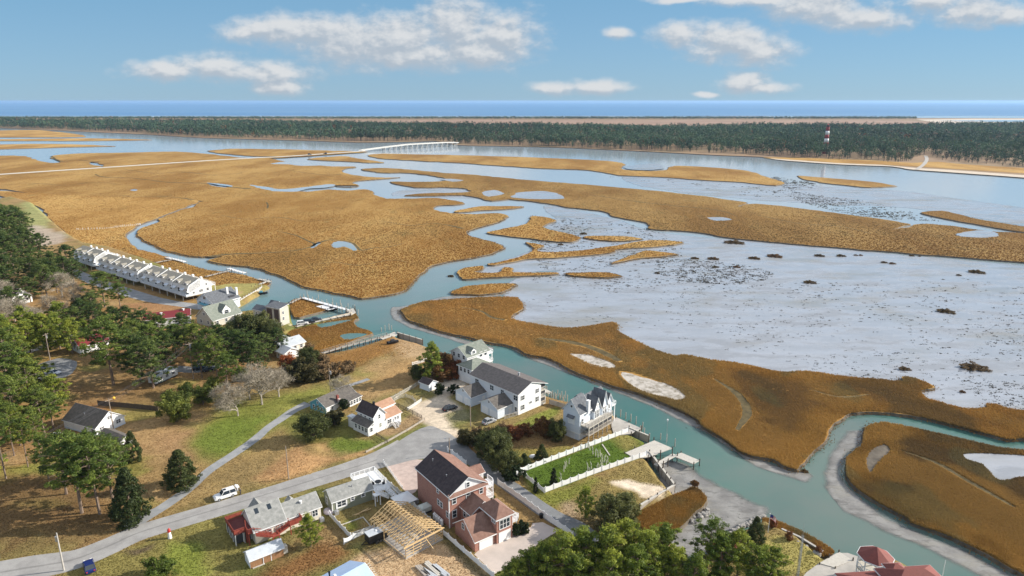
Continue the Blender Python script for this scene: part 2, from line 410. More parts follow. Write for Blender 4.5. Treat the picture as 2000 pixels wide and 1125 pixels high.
MUD = watermat('wet_mud', (0.37, 0.39, 0.43), (0.33, 0.345, 0.375), 0.24, 0.06, 0.2, 1.2, (1, 2.2, 1), 0.6, wet=0.035)
MUDDRY = mat('drying_mud', (0.30, 0.275, 0.245), 0.75, (0.22, 0.205, 0.185), 0.35, 6, bump=0.4, bscale=3, spec=0.4, coord='Position')
MUDDARK = mat('dark_mud', (0.075, 0.060, 0.044), 0.8, (0.15, 0.125, 0.095), 0.5, spec=0.4, coord='Position')
SAND = mat('pale_sand', (0.62, 0.53, 0.42), 0.95, (0.50, 0.42, 0.33), 0.4, 6, coord='Position')
def flat(name, g, z, m, kind='structure'):
    tri = geometry.tessellate_polygon([[Vector((x, y, 0)) for x, y in g]])
    me = bpy.data.meshes.new(name); me.from_pydata([(x, y, z) for x, y in g], [], [tuple(t) for t in tri]); me.materials.append(m)
    me.update(); bm = bmesh.new(); bm.from_mesh(me); bmesh.ops.recalc_face_normals(bm, faces=bm.faces)
    for f in bm.faces:
        if f.normal.z < 0: f.normal_flip()
    bm.to_mesh(me); bm.free()
    o = link(name, me); return tag(o, kind=kind) if kind else o
FAR = 40000.0
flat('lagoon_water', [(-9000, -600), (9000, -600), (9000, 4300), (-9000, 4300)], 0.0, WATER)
flat('sea', [(-FAR, 4250), (FAR, 4250), (FAR, FAR), (-FAR, FAR)], -0.02, SEA)
seabed = flat('seabed', [(-FAR, -800), (FAR, -800), (FAR, FAR), (-FAR, FAR)], -1.6, MUDDRY)

def mudmat_soft(lo_=0.30, hi_=0.62):
    m = MUD.copy(); m.name = 'wet_mud_soft'; t = m.node_tree; b = t.nodes['Principled BSDF']
    a = nd(t, 'ShaderNodeAttribute', attribute_name='Col'); pos = nd(t, 'ShaderNodeNewGeometry').outputs['Position']
    n = noise3(t, pos, 0.09, 6, 0.65)
    s = nd(t, 'ShaderNodeSeparateColor'); t.links.new(a.outputs['Color'], s.inputs[0])
    al = mrange(t, mth(t, 'ADD', s.outputs[0], mth(t, 'MULTIPLY', mth(t, 'SUBTRACT', n.outputs[0], 0.5), 0.9)), lo_, hi_)
    t.links.new(al, b.inputs['Alpha']); return m
MUDSOFT = mudmat_soft()
MUD0 = MUD
MUD = watermat('bank_mud', (0.29, 0.28, 0.262), (0.20, 0.192, 0.18), 0.4, 0.25, 0.6, 2.5, (1, 1, 1), 0.4, wet=0.22)
BANKSOFT = mudmat_soft(.22, .85); BANKSOFT.name = 'bank_mud_soft'; MUD = MUD0
def mudflat(pxpoly, z, soft, seed, cell=None, name='mudflat'):
    """wet mud just above the water, thinning out to nothing along its edge"""
    g = shore(pxpoly, z, 1.6, seed)
    x0, y0 = g.min(0); x1, y1 = g.max(0); cell = cell or max((x1 - x0), (y1 - y0)) / 220
    nx, ny = int((x1 - x0) / cell) + 2, int((y1 - y0) / cell) + 2
    X, Y = np.meshgrid(x0 + np.arange(nx) * cell, y0 + np.arange(ny) * cell); X, Y = X.ravel(), Y.ravel()
    d = sdf(X, Y, g[::3]); a = sstep(-soft, soft, d)
    idx = np.arange(nx * ny).reshape(ny, nx)
    q = np.stack([idx[:-1, :-1], idx[:-1, 1:], idx[1:, 1:], idx[1:, :-1]], -1).reshape(-1, 4)
    q = q[a[q].max(1) > 0]
    used = np.unique(q); re = np.zeros(nx * ny, int); re[used] = np.arange(len(used))
    V = np.stack([X, Y, np.full_like(X, z)], 1)[used]
    me = np_mesh(name, V, re[q], BANKSOFT if name == 'mud_bank' else MUDSOFT, np.repeat(a[used][:, None], 3, 1))
    return tag(link(name, me), kind='structure')
mudflat([(1065,402),(1110,408),(1200,427),(1270,452),(1450,470),(1750,497),(2100,527),(2600,577),(2600,886),(2100,830),(1933,802),(1808,787),(1655,747),(1300,697),(1200,642),(1117,647),(1000,628),(1000,590),(985,572),(1000,548),(1040,536),(1100,528),(930,538),(960,517),(1040,490),(1060,470),(1100,455),(1060,440),(1085,428)], 0.05, 5, 3, name='mudflat')
mudflat([(1215,345),(1400,352),(1540,359),(1620,365),(1750,372),(2100,418),(2600,468),(2600,510),(2100,458),(2000,442),(1800,408),(1600,398),(1400,384),(1260,365)], 0.05, 8, 4, name='mudflat')
mudflat([(905,365),(985,362),(985,392),(930,388),(790,384),(760,380),(800,368)], 0.05, 3, 5, name='mudflat')
mudflat([(1000,372),(1090,374),(1105,388),(1000,390),(990,380)], 0.05, 3, 5, name='mudflat')
# soft banks beside the near creek
mudflat([(1280,898),(1330,905),(1390,940),(1480,985),(1500,1000),(1440,1035),(1405,1065),(1330,1092),(1290,1060),(1330,1000),(1300,955)], 0.06, 3.0, 6, 0.9, name='mud_bank')
mudflat([(1470,885),(1500,905),(1560,918),(1590,928),(1575,945),(1530,930),(1480,910),(1440,885),(1380,850),(1290,800),(1200,765),(1100,725),(1010,688),(1020,680),(1110,708),(1200,745),(1300,785),(1400,840)], 0.06, 2.0, 7, 1.0, name='mud_bank')
mudflat([(1690,845),(1670,870),(1640,900),(1640,935),(1665,965),(1710,998),(1765,1030),(1840,1060),(1910,1090),(2000,1140),(1970,1150),(1850,1090),(1740,1040),(1660,1000),(1620,960),(1610,925),(1630,880),(1660,848)], 0.06, 2.4, 8, 1.0, name='mud_bank')
mudflat([(760,600),(790,597),(850,583),(920,574),(1000,572),(900,590),(800,605),(800,630),(880,655),(960,680),(930,678),(820,645),(770,622)], 0.06, 1.6, 9, 1.2, name='mud_bank')

# ------------------------------------------------------------------ marsh islands
def marshmat(k=1.0):
    m = bpy.data.materials.new('marsh_turf'); K_ = lambda c: tuple(x * k for x in c); m.use_nodes = True; t = m.node_tree; b = t.nodes['Principled BSDF']
    b.inputs['Roughness'].default_value = 0.9; b.inputs['Specular IOR Level'].default_value = 0.1
    pos = nd(t, 'ShaderNodeNewGeometry').outputs['Position']
    n1 = noise3(t, pos, 0.016, 6, 0.62, (1, 0.45, 1)).outputs[0]
    n2 = noise3(t, pos, 0.09, 6, 0.7, (1, 0.35, 1)).outputs[0]
    n3 = noise3(t, pos, 0.9, 5, 0.75).outputs[0]
    c = mixc(t, mrange(t, n1, 0.36, 0.64), K_((0.33, 0.175, 0.045)), K_((0.52, 0.32, 0.105)))
    c = mixc(t, mrange(t, n2, 0.55, 0.78), c, K_((0.25, 0.19, 0.065)))
    c = mixc(t, mth(t, 'MULTIPLY', mrange(t, n3, 0.48, 0.70), 0.40), c, K_((0.15, 0.09, 0.03)))
    t.links.new(c, b.inputs['Base Color'])
    bp = nd(t, 'ShaderNodeBump'); bp.inputs['Strength'].default_value = 0.8; bp.inputs['Distance'].default_value = 0.6
    t.links.new(n3, bp.inputs['Height']); t.links.new(bp.outputs[0], b.inputs['Normal'])
    return m
MARSH = marshmat(); MARSHD = marshmat(.66); MARSHM = marshmat(.85)
ISL = {}
def marsh(px, z=0.85, amp=1.0, seed=0, n=8, pond=(), turf=None):
    g = shore(px, z, amp, seed, n)
    tri = geometry.tessellate_polygon([[Vector((x, y, 0)) for x, y in g]])
    N = len(g); t = np.roll(g, -1, 0) - np.roll(g, 1, 0); t /= np.linalg.norm(t, axis=1, keepdims=True) + 1e-9
    area = 0.5 * np.sum(g[:, 0] * np.roll(g[:, 1], -1) - g[:, 1] * np.roll(g[:, 0], -1))
    nrm = np.stack([t[:, 1], -t[:, 0]], 1) * (1 if area > 0 else -1)
    dd = np.clip(np.hypot(g[:, 0], g[:, 1]) / 300, .6, 2.5)[:, None]
    b1 = g + nrm * 0.25 * dd; b2 = g + nrm * 0.8 * dd
    V = [(x, y, z) for x, y in g] + [(x, y, z * .35) for x, y in b1] + [(x, y, -0.4) for x, y in b2]
    F = [tuple(f) for f in tri]; nt = len(F)
    for k in (0, N):
        for i in range(N):
            j = (i + 1) % N; q = (i + k, i + k + N, j + k + N, j + k)
            F.append(q if area > 0 else q[::-1])
    me = bpy.data.meshes.new('marsh_island'); me.from_pydata(V, [], F); me.materials.append(turf or MARSH); me.materials.append(MUDDARK)
    me.polygons.foreach_set('material_index', [0] * nt + [1] * (len(F) - nt)); me.update()
    bm = bmesh.new(); bm.from_mesh(me); bm.faces.ensure_lookup_table()
    for f in bm.faces[:nt]:
        if f.normal.z < 0: f.normal_flip()
    bm.to_mesh(me); bm.free()
    o = link('marsh_island', me); tag(o, kind='structure')
    ISL[len(ISL)] = (catmull(px, True, n, 0.42), z, g); return o
M = []
M.append([(-700,392),(-90,349),(0,343),(200,329),(400,314),(520,309),(560,316),(600,321),(650,325),(690,325),(692,327),(667,331),(672,338),(700,343),(745,347),(782,346),(740,350),(700,353),(686,357),(700,362),(690,365),(660,364),(655,361),(640,365),(632,362),(600,366),(560,372),(600,374),(640,370),(680,372),(710,370),(724,372),(730,380),(755,387),(800,388),(850,387),(890,392),(905,396),(890,400),(850,402),(846,410),(880,416),(925,418),(965,416),(987,419),(990,426),(965,436),(915,449),(910,457),(930,464),(965,473),(985,483),(970,491),(930,502),(850,516),(820,535),(799,561),(788,568),(750,576),(707,582),(680,576),(627,565),(592,557),(547,537),(520,528),(488,520),(440,514),(413,508),(432,501),(376,500),(345,493),(310,483),(284,470),(268,456),(275,446),(307,434),(325,421),(373,405),(384,399),(390,394),(380,391),(100,383),(-100,368),(-700,436)])
M2W=[(-700,430),(-110,366),(0,372),(100,379),(250,385),(376,390),(384,396),(370,401),(318,421),(300,428),(267,442),(246,457),(248,471),(264,485),(290,491),(328,503),(360,514),(408,527),(467,535),(507,546),(528,551),(518,560),(480,560),(440,566),(400,560),(300,512),(215,484),(160,478),(128,455),(98,428),(75,402),(-5,380),(-100,376),(-700,462)]
M.append([(-700,330),(-90,308),(0,304),(48,305),(62,310),(95,318),(120,317),(112,311),(100,306),(145,300),(250,298),(345,296),(410,301),(462,307),(500,310),(400,315),(250,327),(204,329),(200,322),(180,316),(172,319),(188,329),(0,342),(-90,347),(-700,388)])
M.append([(407,296),(440,291),(530,291),(640,294),(700,296),(640,301),(560,305),(500,305),(450,301)])
M.append([(600,311),(665,305),(710,311),(748,317),(720,318),(675,315)])
M.append([(-700,262),(-90,258),(0,255),(75,254),(150,262),(165,267),(90,268),(0,268),(-90,270),(-700,276)])
M.append([(-90,274),(0,272),(165,270),(295,273),(165,275),(0,275),(-90,277)])
M.append([(-90,283),(0,282),(100,281),(225,285),(150,287),(0,291),(-90,294)])
M.append([(720,303),(750,300),(850,302),(1000,306),(1150,312),(1205,316),(1222,321),(1213,327),(1222,332),(1270,334),(1305,331),(1310,325),(1340,324),(1450,332),(1500,346),(1530,357),(1515,362),(1450,356),(1380,352),(1300,346),(1210,342),(1150,332),(1065,329),(1000,325),(900,318),(800,313),(755,310),(735,308)])
M.append([(1555,343),(1600,346),(1700,355),(1747,363),(1700,366),(1625,359),(1575,351)])
M.append([(705,330),(750,328),(800,331),(850,336),(920,341),(1000,349),(1100,357),(1245,369),(1350,380),(1450,394),(1456,397),(1442,403),(1470,398),(1525,402),(1600,412),(1700,425),(1772,437),(1760,442),(1742,448),(1775,444),(1800,437),(1850,440),(1940,452),(2000,455),(2110,466),(2600,515),(2600,572),(2110,522),(2000,512),(1850,500),(1750,492),(1600,480),(1450,467),(1350,452),(1270,447),(1263,436),(1200,422),(1175,412),(1110,405),(1065,397),(1000,389),(960,392),(935,386),(905,381),(850,382),(790,382),(830,377),(905,376),(915,369),(870,366),(815,366),(775,360),(762,355),(800,355),(860,354),(874,350),(850,344),(800,338),(745,337),(720,334)])
M.append([(1800,417),(1840,412),(1925,430),(2000,442),(2110,456),(2600,504),(2600,514),(2110,464),(1975,450),(1875,432)])
M.append([(889,412),(940,403),(1021,403),(1000,407),(940,411),(895,414)])
M.append([(1036,421),(1060,423),(1084,430),(1060,442),(1072,448),(1099,454),(1135,463),(1120,471),(1099,472),(1060,469),(1024,464),(980,459),(953,454),(985,446),(1025,438),(1032,430)])
M.append([(1141,461),(1210,461),(1252,466),(1195,470),(1150,466)])
M.append([(1027,473),(1063,479),(1048,488),(1070,492),(1120,490),(1192,481),(1270,469),(1333,472),(1315,478),(1210,487),(1192,494),(1084,503),(1030,505),(970,516),(955,515),(994,508),(1030,495),(1042,485)])
M.append([(1195,514),(1225,503),(1264,490),(1324,496),(1300,499),(1240,504)])
M.append([(898,532),(904,524),(940,519),(942,527),(925,531),(960,533),(979,530),(985,522),(1000,524),(1002,532),(1084,532),(1075,536),(970,541),(910,545),(900,540)])
M.append([(1105,533),(1180,532),(1213,538),(1180,541),(1120,538)])
M.append([(883,572),(910,560),(960,554),(1000,553),(1009,556),(990,566),(970,572),(920,574)])
M.append([(784,607),(800,598),(829,589),(870,585),(910,582),(960,580),(1006,580),(1018,590),(1021,601),(1005,612),(997,620),(1012,626),(1039,631),(1080,638),(1117,640),(1160,635),(1195,629),(1207,636),(1205,645),(1235,662),(1270,679),(1315,694),(1340,693),(1385,702),(1442,709),(1490,720),(1531,727),(1577,725),(1655,736),(1720,741),(1762,745),(1766,736),(1790,740),(1822,755),(1800,763),(1808,777),(1845,788),(1883,798),(1926,797),(1926,789),(1945,790),(1970,798),(2040,808),(2110,815),(2600,882),(2600,938),(2110,868),(2000,856),(1972,858),(1920,845),(1842,825),(1774,809),(1705,803),(1664,806),(1637,819),(1616,839),(1609,860),(1585,884),(1562,908),(1556,916),(1531,909),(1512,897),(1471,890),(1444,880),(1411,855),(1373,833),(1360,818),(1313,794),(1253,770),(1198,752),(1132,728),(1072,700),(1029,691),(1002,676),(951,666),(905,655),(860,645),(805,626)])
M.append([(1692,836),(1719,825),(1760,831),(1842,849),(1945,873),(2000,880),(2150,892),(2600,956),(2900,1300),(2200,1260),(2080,1170),(1996,1118),(1979,1110),(1945,1089),(1911,1072),(1842,1041),(1784,1022),(1770,1010),(1719,983),(1678,956),(1656,932),(1654,897),(1670,880),(1685,867)])
M.append([(566,592),(592,582),(643,597),(648,602),(600,615),(576,619)])
M.append([(555,642),(590,632),(640,622),(688,612),(700,620),(690,628),(700,640),(728,650),(700,660),(665,676),(627,687),(590,672),(570,660)])
M.append([(1319,966),(1340,958),(1357,951),(1379,972),(1372,988),(1360,996),(1345,1012),(1335,1023),(1308,1040),(1262,1037),(1246,1020),(1249,1002),(1290,980)])
M.append([(1490,1016),(1505,1014),(1560,1036),(1620,1070),(1627,1082),(1590,1085),(1540,1062),(1495,1040)])
marsh(M2W, 0.89, 1.0, 90, 6)
for i, px in enumerate(M): marsh(px, 0.85 if i < 22 else 0.95, 1.0 if i not in (21, 22, 23, 24) else 0.4, 20 + i, 14 if i in (19, 20) else 9 if i in (0, 9) else 6, turf=MARSHD if i in (9, 10, 20) else MARSHM if i in (0, 1, 2, 3, 7, 8) else None)
# grassy tussocks standing in the mudflat, each a thing; specks of mussel bed as stuff
TUS = [(1358,505,10),(1395,506,14),(1398,522,8),(1440,522,9),(1475,505,14),(1516,501,18),(1602,500,12),(1643,500,11),(1672,499,5),(1681,499,5),(1727,513,8),(1743,515,8),(1781,500,6),(1796,501,3),(1851,500,5),(1910,532,18),(1873,538,6),(1583,552,15),(1850,609,20),(1767,721,14),(1905,718,32),(1880,766,7),(1806,722,0),(1437,474,24),(1010,470,0),(940,522,0),(1096,478,7),(1140,457,9),(1285,534,7),(1572,921,9),(1357,944,10),(882,540,8),(1505,921,0)]
# thin tidal creeks and ponds lying in the marsh
PONDW = WATER
def strip(px, w, z, m, name, n=6, jit=0.15, seed=1):
    q = catmull(px, False, n); g = Gn(q, z); t = np.gradient(g, axis=0); t /= np.linalg.norm(t, axis=1, keepdims=True) + 1e-9
    nn = np.stack([-t[:, 1], t[:, 0]], 1); ww = (np.asarray(w) if np.ndim(w) else np.full(len(g), w)); 
    if len(ww) != len(g): ww = np.interp(np.linspace(0, 1, len(g)), np.linspace(0, 1, len(ww)), ww)
    j1 = 1 + jit * 2 * fbm(g[:, 0], g[:, 1], 7, seed, 3); j2 = 1 + jit * 2 * fbm(g[:, 0], g[:, 1], 7, seed + 9, 3)
    cols = [-1, -.5, 0, .5, 1]; V = []
    for i in range(len(g)):
        for c in cols:
            p = g[i] + nn[i] * c * ww[i] / 2 * (j1[i] if c < 0 else j2[i]); V.append((p[0], p[1], z))
    F = [(i * 5 + k + 1, i * 5 + k, i * 5 + k + 5, i * 5 + k + 6) for i in range(len(g) - 1) for k in range(4)]
    me = bpy.data.meshes.new(name); me.from_pydata(V, [], F); me.materials.append(m)
    uv = me.uv_layers.new(name='UVMap')
    L = np.concatenate([[0], np.cumsum(np.linalg.norm(np.diff(g, axis=0), axis=1))])
    uvs = [(k % 5 / 4.0, L[k // 5]) for f in F for k in f]
    uv.data.foreach_set('uv', np.array(uvs, np.float32).ravel()); me.update()
    bm = bmesh.new(); bm.from_mesh(me)
    for f in bm.faces:
        if f.normal.z < 0: f.normal_flip()
    bm.to_mesh(me); bm.free()
    return tag(link(name, me), kind='structure')
ZP = 0.862
PAN = mat('pale_mud_pan', (0.50, 0.46, 0.41), 0.8, (0.20, 0.17, 0.125), 0.55, 7, bump=0.4, bscale=3, coord='Position', lo=.44, hi=.66)
PONDS = []
def pond(px, m=WATER, name='pond', z=ZP, amp=0.8):
    g = shore(px, z, amp, len(PONDS) + 60, 6); flat(name, g, z, m); PONDS.append(catmull(px, True, 6, 0.42))
CREEKS = []
CREEKM = mat('creek_mud', (0.085, 0.070, 0.040), 1.0, (0.16, 0.125, 0.065), 0.5, 6, spec=0.03, coord='Position')
def creek(px, w, m=CREEKM):
    q = Gn(catmull(px, False, 6), ZP); CREEKS.append((q, np.interp(np.linspace(0, 1, len(q)), np.linspace(0, 1, np.size(w)), np.atleast_1d(w))))
    strip(px, w, ZP, m, 'tidal_creek', 6, 0.8, 3)
creek([(386,397),(378,391),(350,386),(300,383),(262,385),(235,381),(215,383)], [2.5, 3, 1.2, 1, .8, .6, .4])
creek([(185,340),(205,346),(260,348),(330,356),(400,358),(430,363),(490,369)], [1.2, 3, 2, 2.4, 3, 5, 5])
creek([(410,502),(440,497),(510,494),(570,490),(600,484),(614,477),(600,470),(582,461),(560,455),(540,451)], [5, 3, 2, 2, 2.2, 2, 1.2, 1.4, 1, .5])
creek([(614,477),(640,469),(665,470),(690,475),(705,488),(730,484),(765,481),(790,474)], [2, 3, 2, 1.5, 2, 1.5, 1, .6])
creek([(0,362),(60,358),(130,362),(180,356),(240,360)], [.8, 1.6, 1.4, 1, .5]); creek([(240,330),(300,338),(360,336),(420,342),(470,338)], [.8, 1.8, 1.4, 2, 1]); creek([(560,332),(600,338),(640,342),(668,340)], [.8, 1.6, 2, 3]); creek([(430,420),(480,428),(540,424),(600,432),(660,426)], [.4, .9, 1.2, .9, .4]); creek([(740,430),(800,440),(850,436),(905,446)], [.4, 1.2, 1.6, 2.6])
creek([(600,520),(650,512),(700,518),(760,508),(800,512)], [.5, .9, 1, .9, .4]); creek([(1150,380),(1230,392),(1320,402),(1400,410),(1440,422)], [1, 1.6, 2, 1.6, .6]); creek([(1480,420),(1560,436),(1640,442),(1700,456)], [.8, 1.6, 1.6, .8]); creek([(900,600),(940,608),(960,620),(985,625)], [.6, 1.2, 1.6, 2]); creek([(1050,660),(1110,668),(1160,680),(1210,705)], [1, 3, 4, 2]); creek([(1395,740),(1440,770),(1460,805),(1440,840)], [.8, 2.2, 2.6, 1]); creek([(1580,760),(1640,775),(1700,770)], [.6, 1.2, .5]); creek([(1760,880),(1830,905),(1900,945),(1980,990)], [.5, 1.4, 1.6, .8])
pond([(860,350),(880,349),(905,352),(885,355)], MUD, amp=.4); pond([(1380,425),(1410,424),(1430,429),(1400,431)], MUD, amp=.4); pond([(940,376),(965,371),(985,378),(955,384)], MUD, amp=.4)
creek([(100,305),(120,315),(150,313),(195,316)], 3); creek([(520,395),(523,400),(522,407)], 1.4)
pond([(648,477),(660,471),(684,474),(700,487),(690,490),(672,482),(655,484)]); pond([(607,482),(622,472),(626,475),(612,484)])
pond([(104,414),(112,411),(138,410),(146,412),(130,415),(110,416)], MUD); pond([(151,421),(157,419),(163,420),(160,422)], MUD); pond([(255,371),(262,369),(269,370),(264,373)], MUD)
pond([(488,361),(515,364),(545,369),(575,368),(612,363),(640,360),(655,361),(640,366),(600,369),(580,374),(545,374),(520,371),(500,366)])
pond([(404,357),(430,359),(455,363),(440,366),(415,362)], amp=.4)
pond([(530,320),(560,315),(600,321),(625,323),(590,324),(560,321)])
pond([(1114,691),(1150,694),(1180,703),(1202,714),(1192,719),(1156,712),(1130,700)], PAN, 'mud_pan', amp=2.6); pond([(1208,725),(1238,728),(1283,743),(1313,755),(1338,773),(1325,782),(1283,773),(1250,762),(1217,742)], PAN, 'mud_pan', amp=2.6)
pond([(1880,888),(1905,885),(1960,887),(2060,893),(2110,898),(2110,940),(2000,932),(1965,938),(1945,935),(1920,908),(1890,898)], MUD, 'mud_pan')
pond([(1868,457),(1905,450),(1938,452),(1950,460),(1925,464),(1880,462)], MUD, 'mud_pan'); pond([(1002,386),(1010,377),(1050,373),(1085,376),(1103,387),(1060,389)], MUD, 'mud_pan')
pond([(1245,322),(1280,320),(1300,328),(1270,332),(1230,331),(1218,326)], MUD, 'mud_pan')
pond([(617,634),(650,628),(690,624),(655,635),(630,640)], WATER, 'pond', .963, .3); pond([(664,656),(680,651),(720,652),(690,663),(672,663)], WATER, 'pond', .963, .3)
pond([(1700,880),(1725,868),(1740,880),(1715,905),(1700,925),(1690,905)], MUDDARK, 'mud_pan')

# ------------------------------------------------------------------ mainland
LANDPX = [(-260,372),(0,379),(60,393),(95,423),(130,452),(165,472),(215,480),(300,509),(400,552),(425,556),(450,552),(500,551),(526,556),(509,565),(504,571),(461,597),(466,606),(520,600),(540,592),(566,588),(569,634),(640,618),(690,606),(694,612),(580,640),(560,650),(600,676),(627,690),(700,676),(771,652),(778,658),(824,670),(850,682),(880,694),(900,702),(950,712),(1000,735),(1072,772),(1110,782),(1200,806),(1226,843),(1266,862),(1256,880),(1268,896),(1293,930),(1317,961),(1245,995),(1235,1020),(1262,1040),(1310,1046),(1330,1095),(1400,1062),(1440,1036),(1492,1008),(1520,1024),(1560,1042),(1590,1068),(1612,1084),(1650,1080),(1690,1092),(1740,1082),(1850,1140),(2050,1300),(1900,1700),(-900,1700),(-900,700)]
LAND = Gn(catmull(LANDPX, True, 3, 0.2), ZG)
ys = [85.0]
while ys[-1] < 700: ys.append(ys[-1] + max(0.42, ys[-1] * 0.0040))
ys = np.array(ys); xs = np.arange(-470, 110, 0.62)
X, Y = np.meshgrid(xs, ys); shp = X.shape; X, Y = X.ravel(), Y.ravel()
vis = (np.abs(X) < Y * 1.25 + 70) & inside(X, Y, [(-480, 80), (110, 80), (110, 300), (-100, 420), (-480, 720)])
d = np.full(len(X), -99.0); d[vis] = sdf(X[vis], Y[vis], LAND)
d += fbm(X, Y, 6, 5, 3) * 1.0
Z = -0.7 + (ZG + 0.7) * sstep(-1.2, 1.6, d)
cell = sstep(-1.5, -1.2, d)
base_n = fbm(X, Y, 26, 11, 5); fine_n = fbm(X, Y, 5, 13, 4)
def lerp(a, b, f): return a * (1 - f[:, None]) + np.asarray(b)[None, :] * f[:, None]
col = np.tile(np.array([0.235, 0.185, 0.070]), (len(X), 1))
col = lerp(col, (0.30, 0.20, 0.085), sstep(0.0, 0.18, base_n)); col = lerp(col, (0.17, 0.175, 0.05), sstep(0.02, 0.2, -base_n))
col = lerp(col, (0.20, 0.12, 0.055), sstep(0.1, 0.25, fine_n) * 0.5)
def zone(px, rgb, soft=2.0, amp=3.0, k=1.0, seed=0, z=None):
    global col
    g = Gn(catmull(px, True, 4, 0.4), ZG); x0, y0 = g.min(0) - soft - amp * 2; x1, y1 = g.max(0) + soft + amp * 2
    m = (X > x0) & (X < x1) & (Y > y0) & (Y < y1) & vis
    if not m.any(): return
    dd = sdf(X[m], Y[m], g) + amp * 2.2 * fbm(X[m], Y[m], 9, 31 + seed, 5)
    f = sstep(-soft, soft, dd) * k
    col[m] = col[m] * (1 - f[:, None]) + np.asarray(rgb)[None, :] * f[:, None]
    if z:
        Z[m] += z * sstep(-1.0, 5.0, dd)
GREEN = (0.130, 0.175, 0.028); LIME = (0.20, 0.215, 0.045); TANZ = (0.38, 0.245, 0.115); PINE = (0.32, 0.185, 0.078); DRY = (0.30, 0.21, 0.085); SANDC = (0.60, 0.50, 0.385); DKB = (0.13, 0.085, 0.045); ORNG = (0.27, 0.135, 0.04)
zone([(-200,560),(300,560),(540,640),(450,800),(300,890),(240,960),(260,1010),(-200,1010)], PINE, 5, 6, .7, 1)
for k_ in range(46):
    cx_, cy_ = R.uniform(-60, 420), R.uniform(590, 1000); s_ = R.uniform(14, 44) * (cy_ - 300) / 500
    zone([(cx_ - s_ * 1.6, cy_), (cx_, cy_ - s_ * .35), (cx_ + s_ * 1.6, cy_ - s_ * .1), (cx_ + s_ * .2, cy_ + s_ * .4)], R.choice([(0.36, 0.26, 0.10), (0.25, 0.225, 0.062), (0.40, 0.27, 0.13), (0.21, 0.13, 0.06), (0.33, 0.16, 0.055), (0.22, 0.22, 0.05)]), 1.5, 3, .65, 100 + k_)
zone([(-100,950),(60,930),(180,960),(230,1010),(130,1050),(-100,1060)], (0.16, 0.10, 0.045), 3, 4, .7, 2)
zone([(90,690),(300,690),(330,800),(120,790)], DKB, 4, 4, .25, 3)
zone([(130,850),(250,830),(420,800),(400,870),(310,905),(250,880)], TANZ, 3, 5, .8, 4)
zone([(300,850),(420,835),(450,880),(400,900),(330,895)], (0.33, 0.20, 0.10), 3, 4, .6, 5)
zone([(370,880),(400,830),(480,790),(600,755),(720,735),(740,750),(660,770),(600,790),(540,825),(470,880),(420,905)], LIME, 6, 8, .85, 6)
zone([(385,870),(430,830),(520,815),(500,850),(440,885)], GREEN, 3, 4, .8, 7)
zone([(690,740),(740,705),(800,675),(845,690),(850,735),(800,760),(740,775),(680,775)], TANZ, 4, 6, .75, 8)
zone([(760,715),(820,700),(830,740),(740,760),(700,760)], (0.36, 0.22, 0.09), 4, 5, .6, 9)
zone([(470,880),(560,835),(600,830),(590,870),(560,900),(480,950),(330,1010),(320,985)], DRY, 3, 4, .7, 10)
zone([(430,930),(530,880),(560,905),(470,950)], (0.24, 0.17, 0.075), 3, 4, .6, 11)
zone([(510,935),(560,885),(620,868),(655,890),(690,885),(720,882),(660,905),(590,930),(540,940)], (0.44, 0.26, 0.12), 2, 3, .9, 12, 0.5)
zone([(590,875),(620,868),(660,885),(640,895),(600,893)], DRY, 2, 2, .9, 13, 0.5)
zone([(640,870),(660,855),(720,860),(740,870),(700,885),(660,883)], GREEN, 1.5, 2.5, .9, 14)
zone([(560,820),(650,800),(700,850),(640,868),(590,872),(560,850)], (0.15, 0.165, 0.035), 2, 3, .7, 15)
zone([(730,845),(790,815),(825,812),(815,835),(760,855)], (0.33, 0.22, 0.12), 1.5, 2, .9, 16)
zone([(780,790),(810,778),(850,790),(845,810),(800,808)], (0.25, 0.21, 0.10), 1.5, 2, .7, 17)
zone([(800,805),(803,790),(850,772),(865,745),(905,735),(905,760),(880,775),(900,800),(915,815),(880,830),(905,850),(870,858),(835,835)], SANDC, 1.2, 2.2, .95, 18)
zone([(850,750),(900,730),(910,745),(890,760),(860,770)], (0.52, 0.46, 0.38), 1.2, 2, .8, 19)
zone([(865,812),(890,800),(930,800),(925,820),(890,828)], (0.15, 0.15, 0.05), 1, 1, .8, 20)
zone([(1000,828),(1040,812),(1085,795),(1090,805),(1050,830),(990,845)], LIME, 1, 1.5, .95, 21)
zone([(890,850),(1000,835),(1090,840),(1100,880),(1000,930),(940,900)], (0.27, 0.165, 0.07), 2.5, 3, .8, 22)
zone([(995,880),(1050,872),(1095,870),(1120,880),(1020,912),(1000,905)], (0.22, 0.20, 0.05), 1.5, 2, .8, 23)
zone([(1018,924),(1120,885),(1225,846),(1262,864),(1250,880),(1262,890),(1160,926),(1066,961)], (0.085, 0.135, 0.018), 0.5, .2, 1, 24)
zone([(1195,852),(1222,845),(1255,862),(1225,880)], (0.25, 0.20, 0.065), 2, 2.5, .8, 25)
zone([(1066,968),(1160,932),(1265,896),(1300,950),(1250,985),(1150,1000),(1080,995)], (0.24, 0.185, 0.065), 2, 3, .9, 26)
zone([(1030,940),(1075,965),(1160,935),(1150,955),(1080,985),(1040,965)], (0.19, 0.20, 0.04), 2, 2.5, .9, 27)
zone([(1190,940),(1225,932),(1250,940),(1290,952),(1288,965),(1255,972),(1240,962),(1205,950)], (0.66, 0.55, 0.42), .8, 1.5, 1, 28)
zone([(1090,985),(1120,980),(1135,1010),(1110,1015)], (0.42, 0.31, 0.20), 1.5, 2, .8, 29)
zone([(1080,1030),(1200,1000),(1340,1045),(1360,1140),(1000,1180),(1040,1090)], (0.14, 0.10, 0.05), 3, 4, .8, 30)
